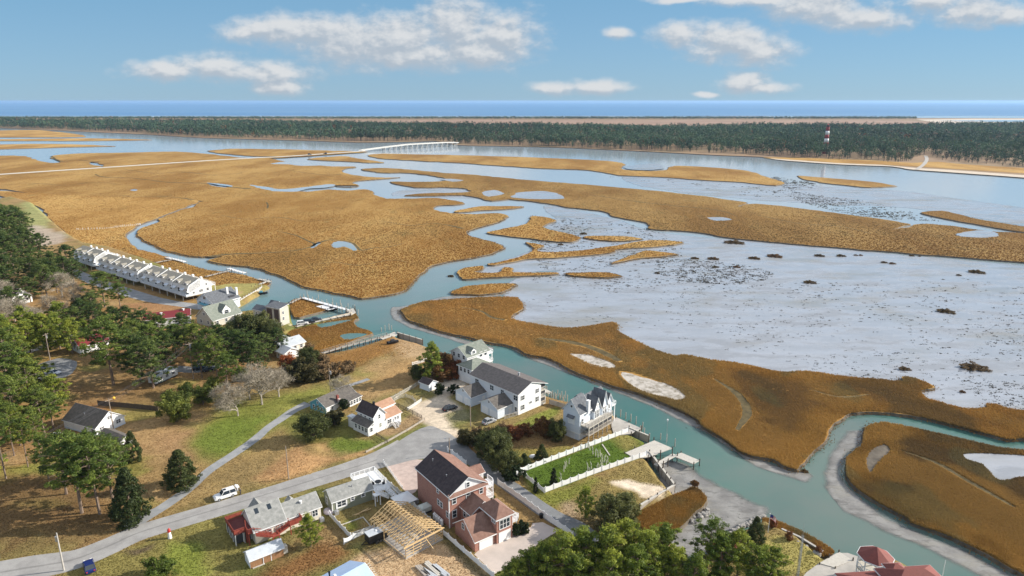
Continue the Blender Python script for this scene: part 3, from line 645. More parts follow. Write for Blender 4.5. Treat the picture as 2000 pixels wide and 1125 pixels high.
zone([(1560,1060),(1600,1082),(1598,1105),(1560,1125),(1480,1130),(1480,1070),(1520,1050)], (0.36, 0.31, 0.10), 1, 1.5, .9, 31)
zone([(140,1110),(260,1060),(450,1010),(470,1080),(420,1180),(130,1180)], (0.23, 0.20, 0.062), 3, 4, .9, 32)
zone([(330,1060),(380,1070),(410,1100),(380,1140),(320,1110)], (0.22, 0.26, 0.045), 2, 3, .8, 33)
zone([(245,1075),(275,1070),(305,1058),(300,1072),(265,1088)], (0.12, 0.085, 0.06), .8, 1.2, .8, 34)
zone([(500,1130),(620,1065),(690,1075),(650,1100),(560,1140)], (0.23, 0.115, 0.045), 2, 3, .9, 35)
zone([(620,1030),(660,1040),(680,1065),(640,1075),(600,1050)], (0.30, 0.19, 0.09), 2, 3, .7, 36)
zone([(665,1020),(690,1010),(705,1028),(680,1040)], (0.15, 0.17, 0.03), 1, 1.2, .9, 37)
zone([(690,1100),(760,1070),(860,1060),(930,1090),(960,1140),(700,1200)], (0.52, 0.37, 0.22), 1.5, 2.5, .95, 38)
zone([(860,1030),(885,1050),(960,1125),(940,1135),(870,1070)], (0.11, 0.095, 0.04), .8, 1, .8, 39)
zone([(955,1112),(1050,1060),(1095,1040),(1060,1085),(990,1130)], (0.12, 0.14, 0.03), 1, 1, .9, 40)
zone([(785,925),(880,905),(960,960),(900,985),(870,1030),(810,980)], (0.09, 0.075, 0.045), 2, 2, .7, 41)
zone([(400,556),(450,548),(505,552),(500,562),(455,590),(420,580)], (0.33, 0.29, 0.10), 2, 3, .9, 42); zone([(420,585),(450,575),(470,570),(445,592)], (0.40, 0.28, 0.14), 1, 2, .8, 43)
zone([(45,395),(85,405),(95,440),(70,450),(50,430)], (0.30, 0.30, 0.12), 4, 5, .9, 44); zone([(60,440),(120,455),(130,470),(80,480),(55,465)], (0.42, 0.34, 0.27), 4, 5, .9, 45)
zone([(240,595),(310,590),(360,602),(330,610),(260,610)], (0.33, 0.18, 0.085), 3, 4, .9, 46)
zone([(560,645),(640,690),(740,665),(775,655),(820,672),(760,685),(690,720),(640,735),(590,690)], ORNG, 2.5, 4, .85, 47)
zone([(770,660),(840,680),(850,700),(790,700)], (0.44, 0.31, 0.18), 2, 3, .8, 48)
zone([(567,628),(640,612),(690,604),(692,611),(580,636)], (0.58, 0.50, 0.38), .8, 1, .95, 49); zone([(600,622),(650,612),(665,613),(640,620)], (0.50, 0.28, 0.16), .6, 1, .8, 50)
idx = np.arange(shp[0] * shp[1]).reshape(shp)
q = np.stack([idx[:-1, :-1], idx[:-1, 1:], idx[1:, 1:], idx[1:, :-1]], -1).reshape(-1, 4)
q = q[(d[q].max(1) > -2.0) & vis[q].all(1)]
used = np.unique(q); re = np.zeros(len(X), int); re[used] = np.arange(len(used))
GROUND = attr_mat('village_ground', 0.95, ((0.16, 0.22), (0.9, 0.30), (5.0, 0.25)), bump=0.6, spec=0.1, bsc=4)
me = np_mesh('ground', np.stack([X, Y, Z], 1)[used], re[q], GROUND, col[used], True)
tag(link('ground', me), kind='structure')

# ------------------------------------------------------------------ roads, lanes, paving
def roadmat(name, a, b, track=True):
    m = bpy.data.materials.new(name); m.use_nodes = True; t = m.node_tree; bs = t.nodes['Principled BSDF']; bs.inputs['Roughness'].default_value = 0.9
    bs.inputs['Specular IOR Level'].default_value = 0.2
    pos = nd(t, 'ShaderNodeNewGeometry').outputs['Position']
    n = noise3(t, pos, 0.35, 6, 0.65).outputs[0]; c = mixc(t, mrange(t, n, 0.3, 0.7), a, b)
    n2 = noise3(t, pos, 4.0, 4, 0.7).outputs[0]; c = mixc(t, mth(t, 'MULTIPLY', mrange(t, n2, 0.45, 0.8), 0.4), c, tuple(x * 0.6 for x in a))
    if track:
        uv = nd(t, 'ShaderNodeUVMap'); s = nd(t, 'ShaderNodeSeparateXYZ'); t.links.new(uv.outputs[0], s.inputs[0])
        dc = mth(t, 'ABSOLUTE', mth(t, 'SUBTRACT', s.outputs[0], 0.52))
        k = mth(t, 'MULTIPLY', mrange(t, mth(t, 'ADD', dc, mth(t, 'MULTIPLY', n, 0.06)), 0.09, 0.03), 0.55)
        c = mixc(t, k, c, tuple(x * 0.5 for x in a))
    t.links.new(c, bs.inputs['Base Color'])
    bp = nd(t, 'ShaderNodeBump'); bp.inputs['Strength'].default_value = 0.2; bp.inputs['Distance'].default_value = 0.03
    t.links.new(n2, bp.inputs['Height']); t.links.new(bp.outputs[0], bs.inputs['Normal'])
    return m
ASPH = roadmat('asphalt', (0.28, 0.27, 0.26), (0.37, 0.36, 0.345)); ASPH2 = roadmat('asphalt_apron', (0.25, 0.245, 0.24), (0.33, 0.325, 0.315), False)
ASPHD = roadmat('lane_asphalt', (0.17, 0.175, 0.18), (0.23, 0.235, 0.24), False); GRAVEL = roadmat('gravel', (0.24, 0.25, 0.26), (0.34, 0.34, 0.34), False)
strip([(-160,1150),(-60,1130),(40,1112),(138,1095),(210,1068),(271,1041),(352,1016),(430,993),(500,972),(563,953),(640,929),(698,911),(752,893),(800,872)], [8.5, 8.5, 8, 7.2, 6.6, 6.2, 6.0, 6.0, 6.0, 6.2, 6.6, 7.2, 8.5, 10], ZG + 0.018, ASPH, 'road', 8, 0.05)
flat('road_apron', shore([(735,893),(770,868),(805,846),(838,832),(868,842),(893,857),(915,880),(905,905),(880,905),(850,895),(812,898),(770,908),(745,912)], ZG, .25, 5), ZG + 0.03, ASPH2)
strip([(893,868),(905,884),(956,921),(1010,959),(1078,1007),(1127,1032),(1160,1060)], [5, 4.8, 4.4, 4.2, 4.4, 5, 5], ZG + 0.042, ASPHD, 'lane', 8, 0.08)
strip([(275,1038),(266,1022),(312,994),(366,956),(407,920),(461,884),(500,856),(522,837),(546,820),(575,801),(603,788)], [3, 4.2, 2.8, 2.6, 2.6, 2.7, 2.8, 2.7, 2.8, 3.2, 4], ZG + 0.012, GRAVEL, 'gravel_lane', 8, 0.2)
strip([(655,760),(690,750),(720,740)], 2.0, ZG + 0.012, GRAVEL, 'gravel_lane', 8, 0.3)
PAVE = mat('pale_concrete_paving', (0.55, 0.47, 0.42), 0.9, (0.45, 0.39, 0.35), 0.35, 6, coord='Position')
PAVEP = mat('pinkish_paving', (0.53, 0.42, 0.37), 0.9, (0.42, 0.33, 0.29), 0.9, 6, coord='Position')
flat('driveway', Gn([(926,1083),(962,1050),(1000,1035),(1037,1030),(1040,1022),(1060,1020),(1092,1036),(1052,1060),(1037,1078),(1000,1104),(966,1121)], ZG), ZG + 0.02, PAVE)
flat('paved_yard', Gn([(752,909),(810,897),(850,900),(812,960),(800,968),(780,948)], ZG), ZG + 0.016, PAVEP)
flat('parking_lot', shore([(139,522),(172,536),(215,552),(255,564),(300,578),(345,588),(400,596),(400,606),(345,598),(300,592),(250,580),(170,552),(135,530)], ZG, .3, 3), ZG + 0.02, GRAVEL)
flat('parking_lot', shore([(70,715),(110,700),(150,705),(140,730),(95,745),(65,735)], ZG, .5, 4), ZG + 0.02, ASPHD)
strip([(52,688),(85,677),(118,662),(150,652)], 3.2, ZG + 0.026, PAVE, 'driveway', 6, 0.1)
flat('terrace', Gn([(1561,1135),(1575,1118),(1601,1099),(1634,1080),(1656,1080),(1690,1092),(1720,1100),(1720,1160)], ZG), ZG + 0.02, CONCRETE)
strip([(340,720),(390,722),(430,712)], 5, ZG + 0.02, ASPHD, 'parking_lot', 6, 0.2)
zone([(170,800),(195,768),(230,735),(245,738),(215,775),(190,805)], (0.34, 0.27, 0.20), 1.2, 2, .7, 51) if False else None

# ------------------------------------------------------------------ causeway and far shore
strip([(-700,393),(-140,352),(0,341),(200,328),(400,315),(500,309),(560,306),(620,302),(680,298),(712,296)], 26, 1.0, MARSH, 'causeway_bank', 6, .2)
strip([(-700,392),(-140,351),(0,340.5),(200,327.3),(400,314),(500,308.3),(560,305.2),(620,301.2),(680,297),(712,295)], 13, 1.3, mat('pale_causeway', (.66, .62, .54), .9, (.55, .51, .44), .05, coord='Position'), 'causeway_road', 6, .1)
FARG = mat('barrier_island_ground', (0.30, 0.19, 0.11), 0.95, (0.24, 0.17, 0.09), 0.01, 6, coord='Position')
FARSH = [(-400,246),(-150,249),(0,250),(125,255),(165,257),(280,262),(400,269),(600,274.5),(700,278),(800,277),(850,275.5),(893,283),(1000,285.5),(1100,288),(1165,291),(1290,297),(1400,303),(1500,307),(1550,314),(1650,321),(1750,325),(1780,330),(1850,335),(2000,346),(2300,372)]
flat('barrier_island', np.vstack([shore(FARSH + [(2900,372),(2900,232.5),(2300,231.2),(1000,229.6),(-1200,229.4),(-1200,246)], .9, .0, 3, 4)]), 0.9, FARG)
flat('beach', Gn([(1790,233.5),(1900,232),(2300,231.5),(2300,248),(2080,247),(1960,241),(1850,243)], 1), 1.3, SAND)
flat('beach_pool', Gn([(1830,236),(1950,234.5),(2200,235),(2200,239),(1940,238)], 1), 1.5, WATER)
flat('shore_sand', shore([(1500,309),(1560,312),(1700,320),(1790,328),(1860,332),(2010,343),(2200,358),(2200,364),(2000,347),(1850,336),(1780,331),(1740,325),(1640,321),(1540,314)], 1, .3, 8), 1.0, SAND)
strip([(1790,331),(1803,322),(1810,312),(1808,304)], 5, 1.12, CONCRETE, 'sand_track', 6, .2)
flat('shore_marsh', shore([(1490,308),(1560,308),(1700,313),(1780,318),(1830,316),(1900,322),(2100,335),(2100,342),(1990,338),(1880,331),(1800,326),(1740,322.5),(1640,318.5),(1540,311.5)], 1, .3, 8), 1.06, MARSH)
flat('back_marsh', Gn([(600,236),(900,234.5),(1750,235),(1850,240),(1700,247),(880,247)], 1), 1.25, mat('back_marsh_grass', (0.34, 0.22, 0.15), 0.95, (0.27, 0.17, 0.11), 0.006, coord='Position'))
# ------------------------------------------------------------------ marsh grass (uncountable: one object)
def grass_points(pxpoly, n_per, r):
    P = np.asarray(pxpoly); x0, y0 = P.min(0); x1, y1 = P.max(0)
    x0, x1, y0, y1 = max(x0, -380), min(x1, 2480), max(y0, 300), min(y1, 1290)
    if x1 <= x0 or y1 <= y0: return np.zeros((0, 2))
    n = int((x1 - x0) * (y1 - y0) * n_per); q = np.stack([r.uniform(x0, x1, n), r.uniform(y0, y1, n)], 1)
    q = q[inside(q[:, 0], q[:, 1], P)]
    for pd in PONDS:
        b0, b1 = pd.min(0), pd.max(0); m = (q[:, 0] > b0[0]) & (q[:, 0] < b1[0]) & (q[:, 1] > b0[1]) & (q[:, 1] < b1[1])
        if m.any():
            k = np.zeros(len(q), bool); k[m] = inside(q[m, 0], q[m, 1], pd); q = q[~k]
    return q
VS, CS = [], []
def add_grass(q, z, r, hk=1.0, tone=None, edge=None, mul=(1, 1, 1), raw=None):
    g = Gn(q, z) if raw is None else raw
    for cp, cw in CREEKS:
        m = (g[:, 0] > cp[:, 0].min() - 5) & (g[:, 0] < cp[:, 0].max() + 5) & (g[:, 1] > cp[:, 1].min() - 5) & (g[:, 1] < cp[:, 1].max() + 5)
        if m.any():
            dm = np.full(m.sum(), 1e9)
            for i in range(len(cp) - 1):
                e = cp[i + 1] - cp[i]; t = np.clip(((g[m] - cp[i]) @ e) / (e @ e + 1e-9), 0, 1); dm = np.minimum(dm, np.linalg.norm(g[m] - cp[i] - t[:, None] * e, axis=1) - cw[i] * .5)
            k = np.ones(len(g), bool); k[np.where(m)[0][dm < .15]] = False; g = g[k]
    n = len(g)
    if not n: return
    dist = np.hypot(g[:, 0], g[:, 1]); sz = 0.40 * np.clip(dist / 170, 0.7, 3.0) ** 0.5 * hk * r.uniform(.65, 1.25, n)
    f1 = fbm(g[:, 0] * .6, g[:, 1] * .8, 75, 41, 5); f2 = fbm(g[:, 0], g[:, 1] * .6, 13, 47, 4); rr = r.random(n)
    c = np.tile([0.41, 0.235, 0.070], (n, 1))
    c = lerp(c, (0.55, 0.335, 0.11), sstep(-.02, .12, f1)); c = lerp(c, (0.31, 0.15, 0.036), sstep(-.01, .12, -f1) * .9)
    c = lerp(c, (0.26, 0.20, 0.085), sstep(.05, .2, f2) * .7); f3 = fbm(g[:, 0], g[:, 1] * .7, 120, 91, 4); c = lerp(c, (0.30, 0.235, 0.105), sstep(.03, .12, f3) * .6); c = lerp(c, (0.40, 0.215, 0.055), sstep(.03, .12, -f3) * .55); c = lerp(c, (0.11, 0.065, 0.026), (rr < .10) * .5 * sstep(420, 250, dist))
    c = lerp(c, (0.52, 0.32, 0.10), (rr > .93) * .3)
    near = sstep(330, 150, dist); c = c * (.97 - 0.18 * near)[:, None] * np.array(mul)
    if edge is not None and dist.min() < 260:
        m = dist < 420; de = np.full(n, 99.); de[m] = sdf(g[m, 0], g[m, 1], edge[::2]); rim = sstep(11, 3, de + 5 * fbm(g[:, 0], g[:, 1], 9, 71, 3)); wk = sstep(330, 180, dist)
        c = lerp(c, (0.235, 0.170, 0.085), (1 - rim) * wk * .55); c = lerp(c, (0.46, 0.275, 0.075), rim * wk * .5); f4 = fbm(g[:, 0], g[:, 1], 20, 61, 4); c = lerp(c, (0.52, 0.32, 0.095), sstep(.02, .14, f4) * wk * .6); c = lerp(c, (0.15, 0.115, 0.062), sstep(.03, .15, -f4) * wk * .65); c = lerp(c, (0.24, 0.21, 0.10), sstep(.08, .18, f2) * wk * .5); sz = sz * (1 + .35 * rim * wk)
    if tone is not None: c = lerp(c, tone, np.full(n, .6))
    keep = ~((dist < 330) & (f2 < -.2) & (rr < .4)); g, sz, c, dist = g[keep], sz[keep], c[keep], dist[keep]; n = len(g)
    for k in range(3):
        a = r.uniform(0, 2 * math.pi, n); w = sz * (.20 + .16 * sstep(200, 450, dist)); tilt = r.uniform(-.45, .45, (n, 2)) * sz[:, None]
        ox = r.uniform(-.35, .35, (n, 2)) * sz[:, None]
        bx, by = np.cos(a) * w, np.sin(a) * w
        p = g + ox
        v = np.empty((n, 3, 3), np.float32)
        v[:, 0, 0], v[:, 0, 1], v[:, 0, 2] = p[:, 0] - bx, p[:, 1] - by, z - .05
        v[:, 1, 0], v[:, 1, 1], v[:, 1, 2] = p[:, 0] + bx, p[:, 1] + by, z - .05
        v[:, 2, 0], v[:, 2, 1], v[:, 2, 2] = p[:, 0] + tilt[:, 0], p[:, 1] + tilt[:, 1], z + sz * r.uniform(.55, 1.15, n) * np.clip(1.15 - dist / 700, .30, 1)
        VS.append(v.reshape(-1, 3))
        cc = np.repeat((c * r.uniform(.88, 1.12, (n, 1)))[:, None, :], 3, 1); cc[:, :2] *= .86; CS.append(cc.reshape(-1, 3))
rg = np.random.default_rng(21)
MUL = {1: (.78, .68, .62), 2: (.78, .68, .62), 0: (.82, .72, .66), 10: (.64, .61, .66), 11: (.7, .7, .75), 21: (.58, .57, .64), 8: (.82, .80, .83), 9: (.8, .8, .85), 20: (1.04, 1.0, 1.0)}
for i_, (pxp, z, gg) in ISL.items(): add_grass(grass_points(pxp, 0.62, rg), z, rg, edge=gg, mul=MUL.get(i_, (.84, .77, .72)))
for i_ in (20, 21, 22, 23, 24, 25): add_grass(grass_points(ISL[i_][0], 1.0, rg), ISL[i_][1], rg, edge=ISL[i_][2], mul=MUL.get(i_, (.84, .77, .72)))
for i_ in (1, 14, 16, 18, 19, 20, 21):
    ge = ISL[i_][2]; nx_ = np.roll(ge, -1, 0); sl_ = np.linalg.norm(nx_ - ge, axis=1); ok_ = (np.hypot(ge[:, 0], ge[:, 1]) < 520) & (sl_ < 30); ii_ = rg.choice(np.where(ok_)[0], int(sl_[ok_].sum() * 9), p=sl_[ok_] / sl_[ok_].sum())
    t_ = rg.random((len(ii_), 1)); e_ = ge[ii_] * (1 - t_) + nx_[ii_] * t_ + rg.normal(0, .8, (len(ii_), 2)); add_grass(None, .42, rg, .9, raw=e_, mul=(.72, .72, .75))
add_grass(grass_points(catmull([(590,675),(640,692),(740,664),(790,668),(800,690),(740,700),(690,722),(640,735),(590,700)], True, 4), .25, rg), ZG, rg, .8)
V = np.concatenate(VS); Fc = np.arange(len(V), dtype=np.int32).reshape(-1, 3)
tag(link('marsh_grass', np_mesh('marsh_grass', V, Fc, GRASS, np.concatenate(CS))), kind='stuff')
# short rough turf on the village ground
VS, CS = [], []
n = 240000; q = np.stack([rg.uniform(-10, 1640, n), rg.uniform(560, 1140, n)], 1)
gq = Gn(q, ZG); ok = inside(gq[:, 0], gq[:, 1], LAND - 0); q, gq = q[ok], gq[ok]
ix = np.clip(np.searchsorted(xs, gq[:, 0]), 0, len(xs) - 1); iy = np.clip(np.searchsorted(ys, gq[:, 1]), 0, len(ys) - 1)
gc = col.reshape(*shp, 3)[iy, ix]; gz = Z.reshape(shp)[iy, ix]
blocked = np.zeros(len(q), bool)
for o in list(C.objects):
    if o.name.split('.')[0] in ('road', 'road_apron', 'lane', 'gravel_lane', 'driveway', 'paved_yard', 'parking_lot', 'terrace'):
        for f in o.data.polygons:
            P = np.array([o.data.vertices[i].co[:2] for i in f.vertices]); b0, b1 = P.min(0), P.max(0)
            m = (gq[:, 0] > b0[0]) & (gq[:, 0] < b1[0]) & (gq[:, 1] > b0[1]) & (gq[:, 1] < b1[1])
            if m.any():
                idm = np.where(m)[0]; blocked[idm[inside(gq[idm, 0], gq[idm, 1], P)]] = True
lum = gc.sum(1); grassy = (lum < 1.2) & ~blocked & (gz > 1.2)
gq, gc, gz = gq[grassy], gc[grassy], gz[grassy]; n = len(gq); sz = 0.09 * rg.uniform(.6, 1.5, n)
for k in range(2):
    a = rg.uniform(0, 6.28, n); v = np.empty((n, 3, 3), np.float32); w = sz * 1.1
    v[:, 0] = np.stack([gq[:, 0] - np.cos(a) * w, gq[:, 1] - np.sin(a) * w, gz], 1); v[:, 1] = np.stack([gq[:, 0] + np.cos(a) * w, gq[:, 1] + np.sin(a) * w, gz], 1)
    v[:, 2] = np.stack([gq[:, 0] + rg.uniform(-.1, .1, n), gq[:, 1] + rg.uniform(-.1, .1, n), gz + sz], 1)
    VS.append(v.reshape(-1, 3)); CS.append(np.repeat((gc * rg.uniform(.85, 1.2, (n, 1)))[:, None, :], 3, 1).reshape(-1, 3))
V = np.concatenate(VS); tag(link('rough_grass', np_mesh('rough_grass', V, np.arange(len(V), dtype=np.int32).reshape(-1, 3), GRASS, np.concatenate(CS))), kind='stuff')
# specks of mussel bed and weed on the mudflat
VS, CS = [], []
def specks(pxpoly, n, smin, smax, stretch=2.2):
    P = catmull(pxpoly, True, 4); x0, y0 = P.min(0); x1, y1 = P.max(0); q = np.stack([rg.uniform(x0, x1, n), rg.uniform(y0, y1, n)], 1)
    cl = fbm(q[:, 0] , q[:, 1] * 2.5, 70, 77, 4); q = q[inside(q[:, 0], q[:, 1], P) & (cl > rg.uniform(-.25, .22, n))]
    for pi, (ip, _, _2) in ISL.items():
        if len(q): q = q[~inside(q[:, 0], q[:, 1], ip)]
    g = Gn(q, .05); n = len(g); d = np.hypot(g[:, 0], g[:, 1]); s = rg.uniform(smin, smax, n) ** 1.5 * np.clip(d / 200, .8, 2.6)
    for k in range(5):
        a = rg.uniform(0, 6.28, n); v = np.empty((n, 3, 3), np.float32); o = rg.normal(0, .55, (n, 2)) * s[:, None] * [stretch, 1]
        p = g + o; w = s * .8
        v[:, 0] = np.stack([p[:, 0] - np.cos(a) * w, p[:, 1] - np.sin(a) * w, np.full(n, .03)], 1); v[:, 1] = np.stack([p[:, 0] + np.cos(a) * w, p[:, 1] + np.sin(a) * w, np.full(n, .03)], 1)
        v[:, 2] = np.stack([p[:, 0] + rg.uniform(-.3, .3, n), p[:, 1] + rg.uniform(-.3, .3, n), .05 + np.minimum(s * .5, .35)], 1)
        VS.append(v.reshape(-1, 3)); c = np.tile([.05, .045, .03], (n, 1)) * rg.uniform(.6, 1.6, (n, 1)); CS.append(np.repeat(c[:, None, :], 3, 1).reshape(-1, 3))
specks([(1000,590),(1300,560),(2010,560),(2010,800),(1933,795),(1655,740),(1200,635),(1050,630)], 6500, .12, .45)
specks([(1010,560),(1060,540),(1400,520),(1420,545),(1200,565)], 1100, .2, .5); specks([(1290,505),(1430,515),(1510,535),(1450,555),(1310,545)], 1800, .2, .55)
specks([(1060,430),(1250,440),(1330,500),(1100,530),(1040,500)], 2200, .2, .5); specks([(1880,740),(2010,730),(2010,800),(1940,795)], 400, .2, .5)
specks([(1550,375),(1700,395),(1860,430),(1700,425),(1560,392)], 1500, .25, .7, 5); specks([(1180,345),(1500,365),(1560,385),(1380,378)], 300, .3, .9, 3); specks([(1500,345),(1600,360),(1540,370)], 300, .3, .8, 3)
specks([(1290,900),(1400,945),(1490,1005),(1420,1050),(1340,1080),(1320,1000)], 420, .10, .32, 1.2); specks([(1630,900),(1670,975),(1800,1045),(1990,1130),(1960,1140),(1770,1050),(1640,975)], 320, .12, .34, 1.6)
specks([(1380,845),(1500,905),(1560,925),(1530,925),(1440,888),(1200,765),(1020,688)], 500, .10, .34, 1.6)
V = np.concatenate(VS); tag(link('mussel_bed', np_mesh('mussel_bed', V, np.arange(len(V), dtype=np.int32).reshape(-1, 3), GRASS, np.concatenate(CS))), kind='stuff')

# ------------------------------------------------------------------ trees
def leaf_quads(P, size, r, colr, out=None, bias=1.0):
    n = len(P); w_ = r.normal(size=(n, 3)) * .6
    w_ = w_ + out * bias if out is not None else w_
    a = np.cross(w_, r.normal(size=(n, 3))); a /= np.linalg.norm(a, axis=1, keepdims=True) + 1e-9
    b = np.cross(a, w_); b /= np.linalg.norm(b, axis=1, keepdims=True) + 1e-9
    s = size * r.uniform(.6, 1.3, (n, 1)); a = a * s; b = b * s * .5
    v = np.stack([P - a, P - b * .8, P + a, P + b * .8], 1).astype(np.float32)
    return v.reshape(-1, 3), np.repeat(colr[:, None, :], 4, 1).reshape(-1, 3)
def clumps(cs, rad, nper, size, r, ca, cb, squash=.65):
    n = len(cs); rad = np.broadcast_to(np.asarray(rad, float), (n,))
    P = np.repeat(cs, nper, 0); o = r.normal(size=P.shape); o /= np.linalg.norm(o, axis=1, keepdims=True)
    o *= (r.uniform(.25, 1, (len(P), 1)) ** .6) * np.repeat(rad, nper)[:, None]; o[:, 2] *= squash
    t = np.repeat(r.random(n), nper)[:, None] * .75 + r.random((len(P), 1)) * .25
    colr = np.asarray(ca) * (1 - t) + np.asarray(cb) * t
    colr = colr * r.uniform(.75, 1.25, (len(P), 1))
    d_ = (P + o) - cs.mean(0) * np.array([1, 1, .8]); d_ /= np.linalg.norm(d_, axis=1, keepdims=True) + 1e-9; q_ = o / (np.linalg.norm(o, axis=1, keepdims=True) + 1e-9)
    return leaf_quads(P + o, size, r, colr, q_ * .7 + d_ * .5, .8)
def wood(mb, pts, r0, r1, n=6):
    for i in range(len(pts) - 1):
        a = r0 + (r1 - r0) * i / (len(pts) - 1); b = r0 + (r1 - r0) * (i + 1) / (len(pts) - 1); mb.tube(pts[i], pts[i + 1], a, b, n)
def mk_tree(name, trunk_mb, V, Cc, leafmat=LEAF, crown='crown', bark=BARK):
    root = empty(name, (0, 0, -500)); trunk_mb.build('trunk', bark, root)
    V = np.asarray(V); link(crown, np_mesh(crown, V, np.arange(len(V), dtype=np.int32).reshape(-1, 4), leafmat, Cc), root)
    return root
def pine(seed, h=12., rad=3.6, bare=.42, nb=24, ca=(.058,.105,.026), cb=(.215,.275,.048), flat_top=.5):
    r = np.random.default_rng(seed); mb = MB(); lean = r.uniform(-.05, .05, 2) * h
    tr = [Vector((lean[0] * t * t, lean[1] * t * t, h * t * .96)) for t in (0, .25, .5, .75, 1)]
    wood(mb, tr, .19, .05); cs, rs = [], []
    for i in range(nb):
        t = bare + (1 - bare) * (i + r.random()) / nb; u = (t - bare) / (1 - bare)
        L = rad * (math.sin(math.pi * min(1, (u * .82 + .2))) ** .7) * r.uniform(.55, 1.1); an = i * 2.4 + r.uniform(-.5, .5)
        z0 = t * h * .96; b = Vector((lean[0] * t * t, lean[1] * t * t, z0)); rise = r.uniform(.0, .35) * L
        e = b + Vector((math.cos(an) * L, math.sin(an) * L, rise)); mb.tube(b, e, .055, .02, 4)
        for k in (.42, .62, .8, 1.0):
            p = b.lerp(e, k) + Vector(r.normal(0, .34, 3)); cs.append(p); rs.append(r.uniform(.30, .62) * (.8 + .25 * k))
    for k in range(5): cs.append(Vector((lean[0], lean[1], h * .93)) + Vector(r.normal(0, .55, 3))); rs.append(.8)
    v, c = clumps(np.array([tuple(p) for p in cs]), rs, 64, .155, r, ca, cb, .55)
    return mb, v, c
def cone(seed, h=8., rad=2.6, ca=(.038,.056,.020), cb=(.105,.130,.038), power=.75, base=.04, n=260, lump=.55, size=.17, nper=46):
    r = np.random.default_rng(seed); mb = MB(); wood(mb, [Vector((0, 0, 0)), Vector((0, 0, h * .9))], .16, .03); cs = []
    for i in range(n):
        u = r.random() ** 1.25; prof = (1 - u) ** power * (1 if u > .12 else .72 + u * 2.3); an = r.uniform(0, 6.283)
        rr = rad * prof * r.uniform(.70, 1.06) * (1 + .16 * math.sin(3 * an + seed) + .1 * math.sin(7 * an + u * 9)); cs.append((math.cos(an) * rr, math.sin(an) * rr, h * (base + (1 - base) * u)))
    v, c = clumps(np.array(cs), r.uniform(.5, 1.1, n) * lump, nper, size, r, ca, cb, .9)
    return mb, v, c
def blob(seed, h=6., rad=3., bare=.18, nl=70, ca=(.03,.045,.016), cb=(.09,.11,.028), nper=120, size=.18, lump=1.):
    r = np.random.default_rng(seed); mb = MB(); base = h * bare
    wood(mb, [Vector((0, 0, 0)), Vector((.1, .05, base * 1.4)), Vector((0, 0, h * .7))], .2, .05); cs = []; cz = base + (h - base) * .45
    off = [r.uniform(-.35, .35, 2) * rad for _ in range(4)]
    for i in range(nl):
        d = r.normal(size=3); d /= np.linalg.norm(d); k = r.uniform(.45, .98); o = off[i % 4]
        cs.append((o[0] + d[0] * rad * k * .78, o[1] + d[1] * rad * k * .78, max(base * .6, cz + d[2] * (h - base) * .5 * k)))
    for i in range(0, nl, 3): mb.tube((0, 0, base + (cs[i][2] - base) * .3), cs[i], .05, .015, 4)
    v, c = clumps(np.array(cs), r.uniform(.55, 1.15, nl) * lump * rad * .28, nper, size, r, ca, cb, .8)
    return mb, v, c
def bare(seed, h=7., rad=3.4, ca=(.24,.205,.155), cb=(.40,.35,.275), ntw=3000, col_bark=None):
    r = np.random.default_rng(seed); mb = MB(); tips = []
    def grow(p, d, L, rr, k):
        e = p + d * L; mb.tube(p, e, rr * 1.25, rr * .8, 5 if k < 2 else 3)
        if k >= 4: tips.append((e, d)); return
        for i in range(3 if k else 5):
            q = (d + Vector(r.normal(0, .52, 3)) * Vector((1, 1, .6))).normalized(); q.z = max(q.z, .02)
            grow(p.lerp(e, r.uniform(.55, 1)), q, L * r.uniform(.62, .85), rr * .58, k + 1)
    grow(Vector((0, 0, 0)), Vector((0, 0, 1)), h * .26, .17, 0)
    T = np.array([tuple(t[0]) for t in tips]); Dn = np.array([tuple(t[1]) for t in tips]); T[:, :2] *= rad / max(1e-3, np.percentile(np.hypot(T[:, 0], T[:, 1]), 95)); T[:, 2] *= h * .93 / T[:, 2].max()
    i = r.integers(0, len(T), ntw); P = T[i] + r.normal(0, .35, (ntw, 3)); D = Dn[i] + r.normal(0, .55, (ntw, 3)); D /= np.linalg.norm(D, axis=1, keepdims=True)
    L = r.uniform(.35, .9, (ntw, 1)); s = np.cross(D, r.normal(size=(ntw, 3))); s /= np.linalg.norm(s, axis=1, keepdims=True); s *= .02
    v = np.stack([P - s, P + s, P + D * L + s * .5, P + D * L - s * .5], 1).astype(np.float32).reshape(-1, 3)
    t = r.random((ntw, 1)) ** .7; c = np.repeat((np.asarray(ca) * (1 - t) + np.asarray(cb) * t)[:, None, :], 4, 1).reshape(-1, 3)
    return mb, v, c
PROTO = {}
def proto(key, name, f, leafmat=LEAF, crown='crown', h=1., barkm=BARK):
    PROTO.setdefault(key, []).append((mk_tree(name, *f, leafmat, crown, barkm), h))
for s in range(4): proto('pine', 'pine_tree', pine(100 + s, 12, 3.5 + .4 * (s % 3), .36 + .05 * (s % 2), 36), h=12.)
for s in range(3): proto('tall', 'pine_tree', pine(140 + s, 15, 3.3, .52, 28), h=15.)
for s in range(3): proto('ypine', 'pine_tree', pine(170 + s, 8, 2.9, .16, 38, (.085,.140,.028), (.34,.39,.055)), h=8.)
for s in range(3): proto('dpine', 'pine_tree', pine(180 + s, 10, 3.8, .24, 42, (.042,.078,.026), (.145,.200,.046)), h=10.)
for s in range(2): proto('cedar', 'cedar_tree', cone(200 + s), h=8.)
proto('round', 'evergreen_tree', blob(220, 6, 3.2, .06, 90, (.055,.085,.022), (.19,.23,.042)), h=6.); proto('round', 'evergreen_tree', blob(221, 6, 3., .06, 90, (.055,.085,.022), (.17,.21,.038)), h=6.)
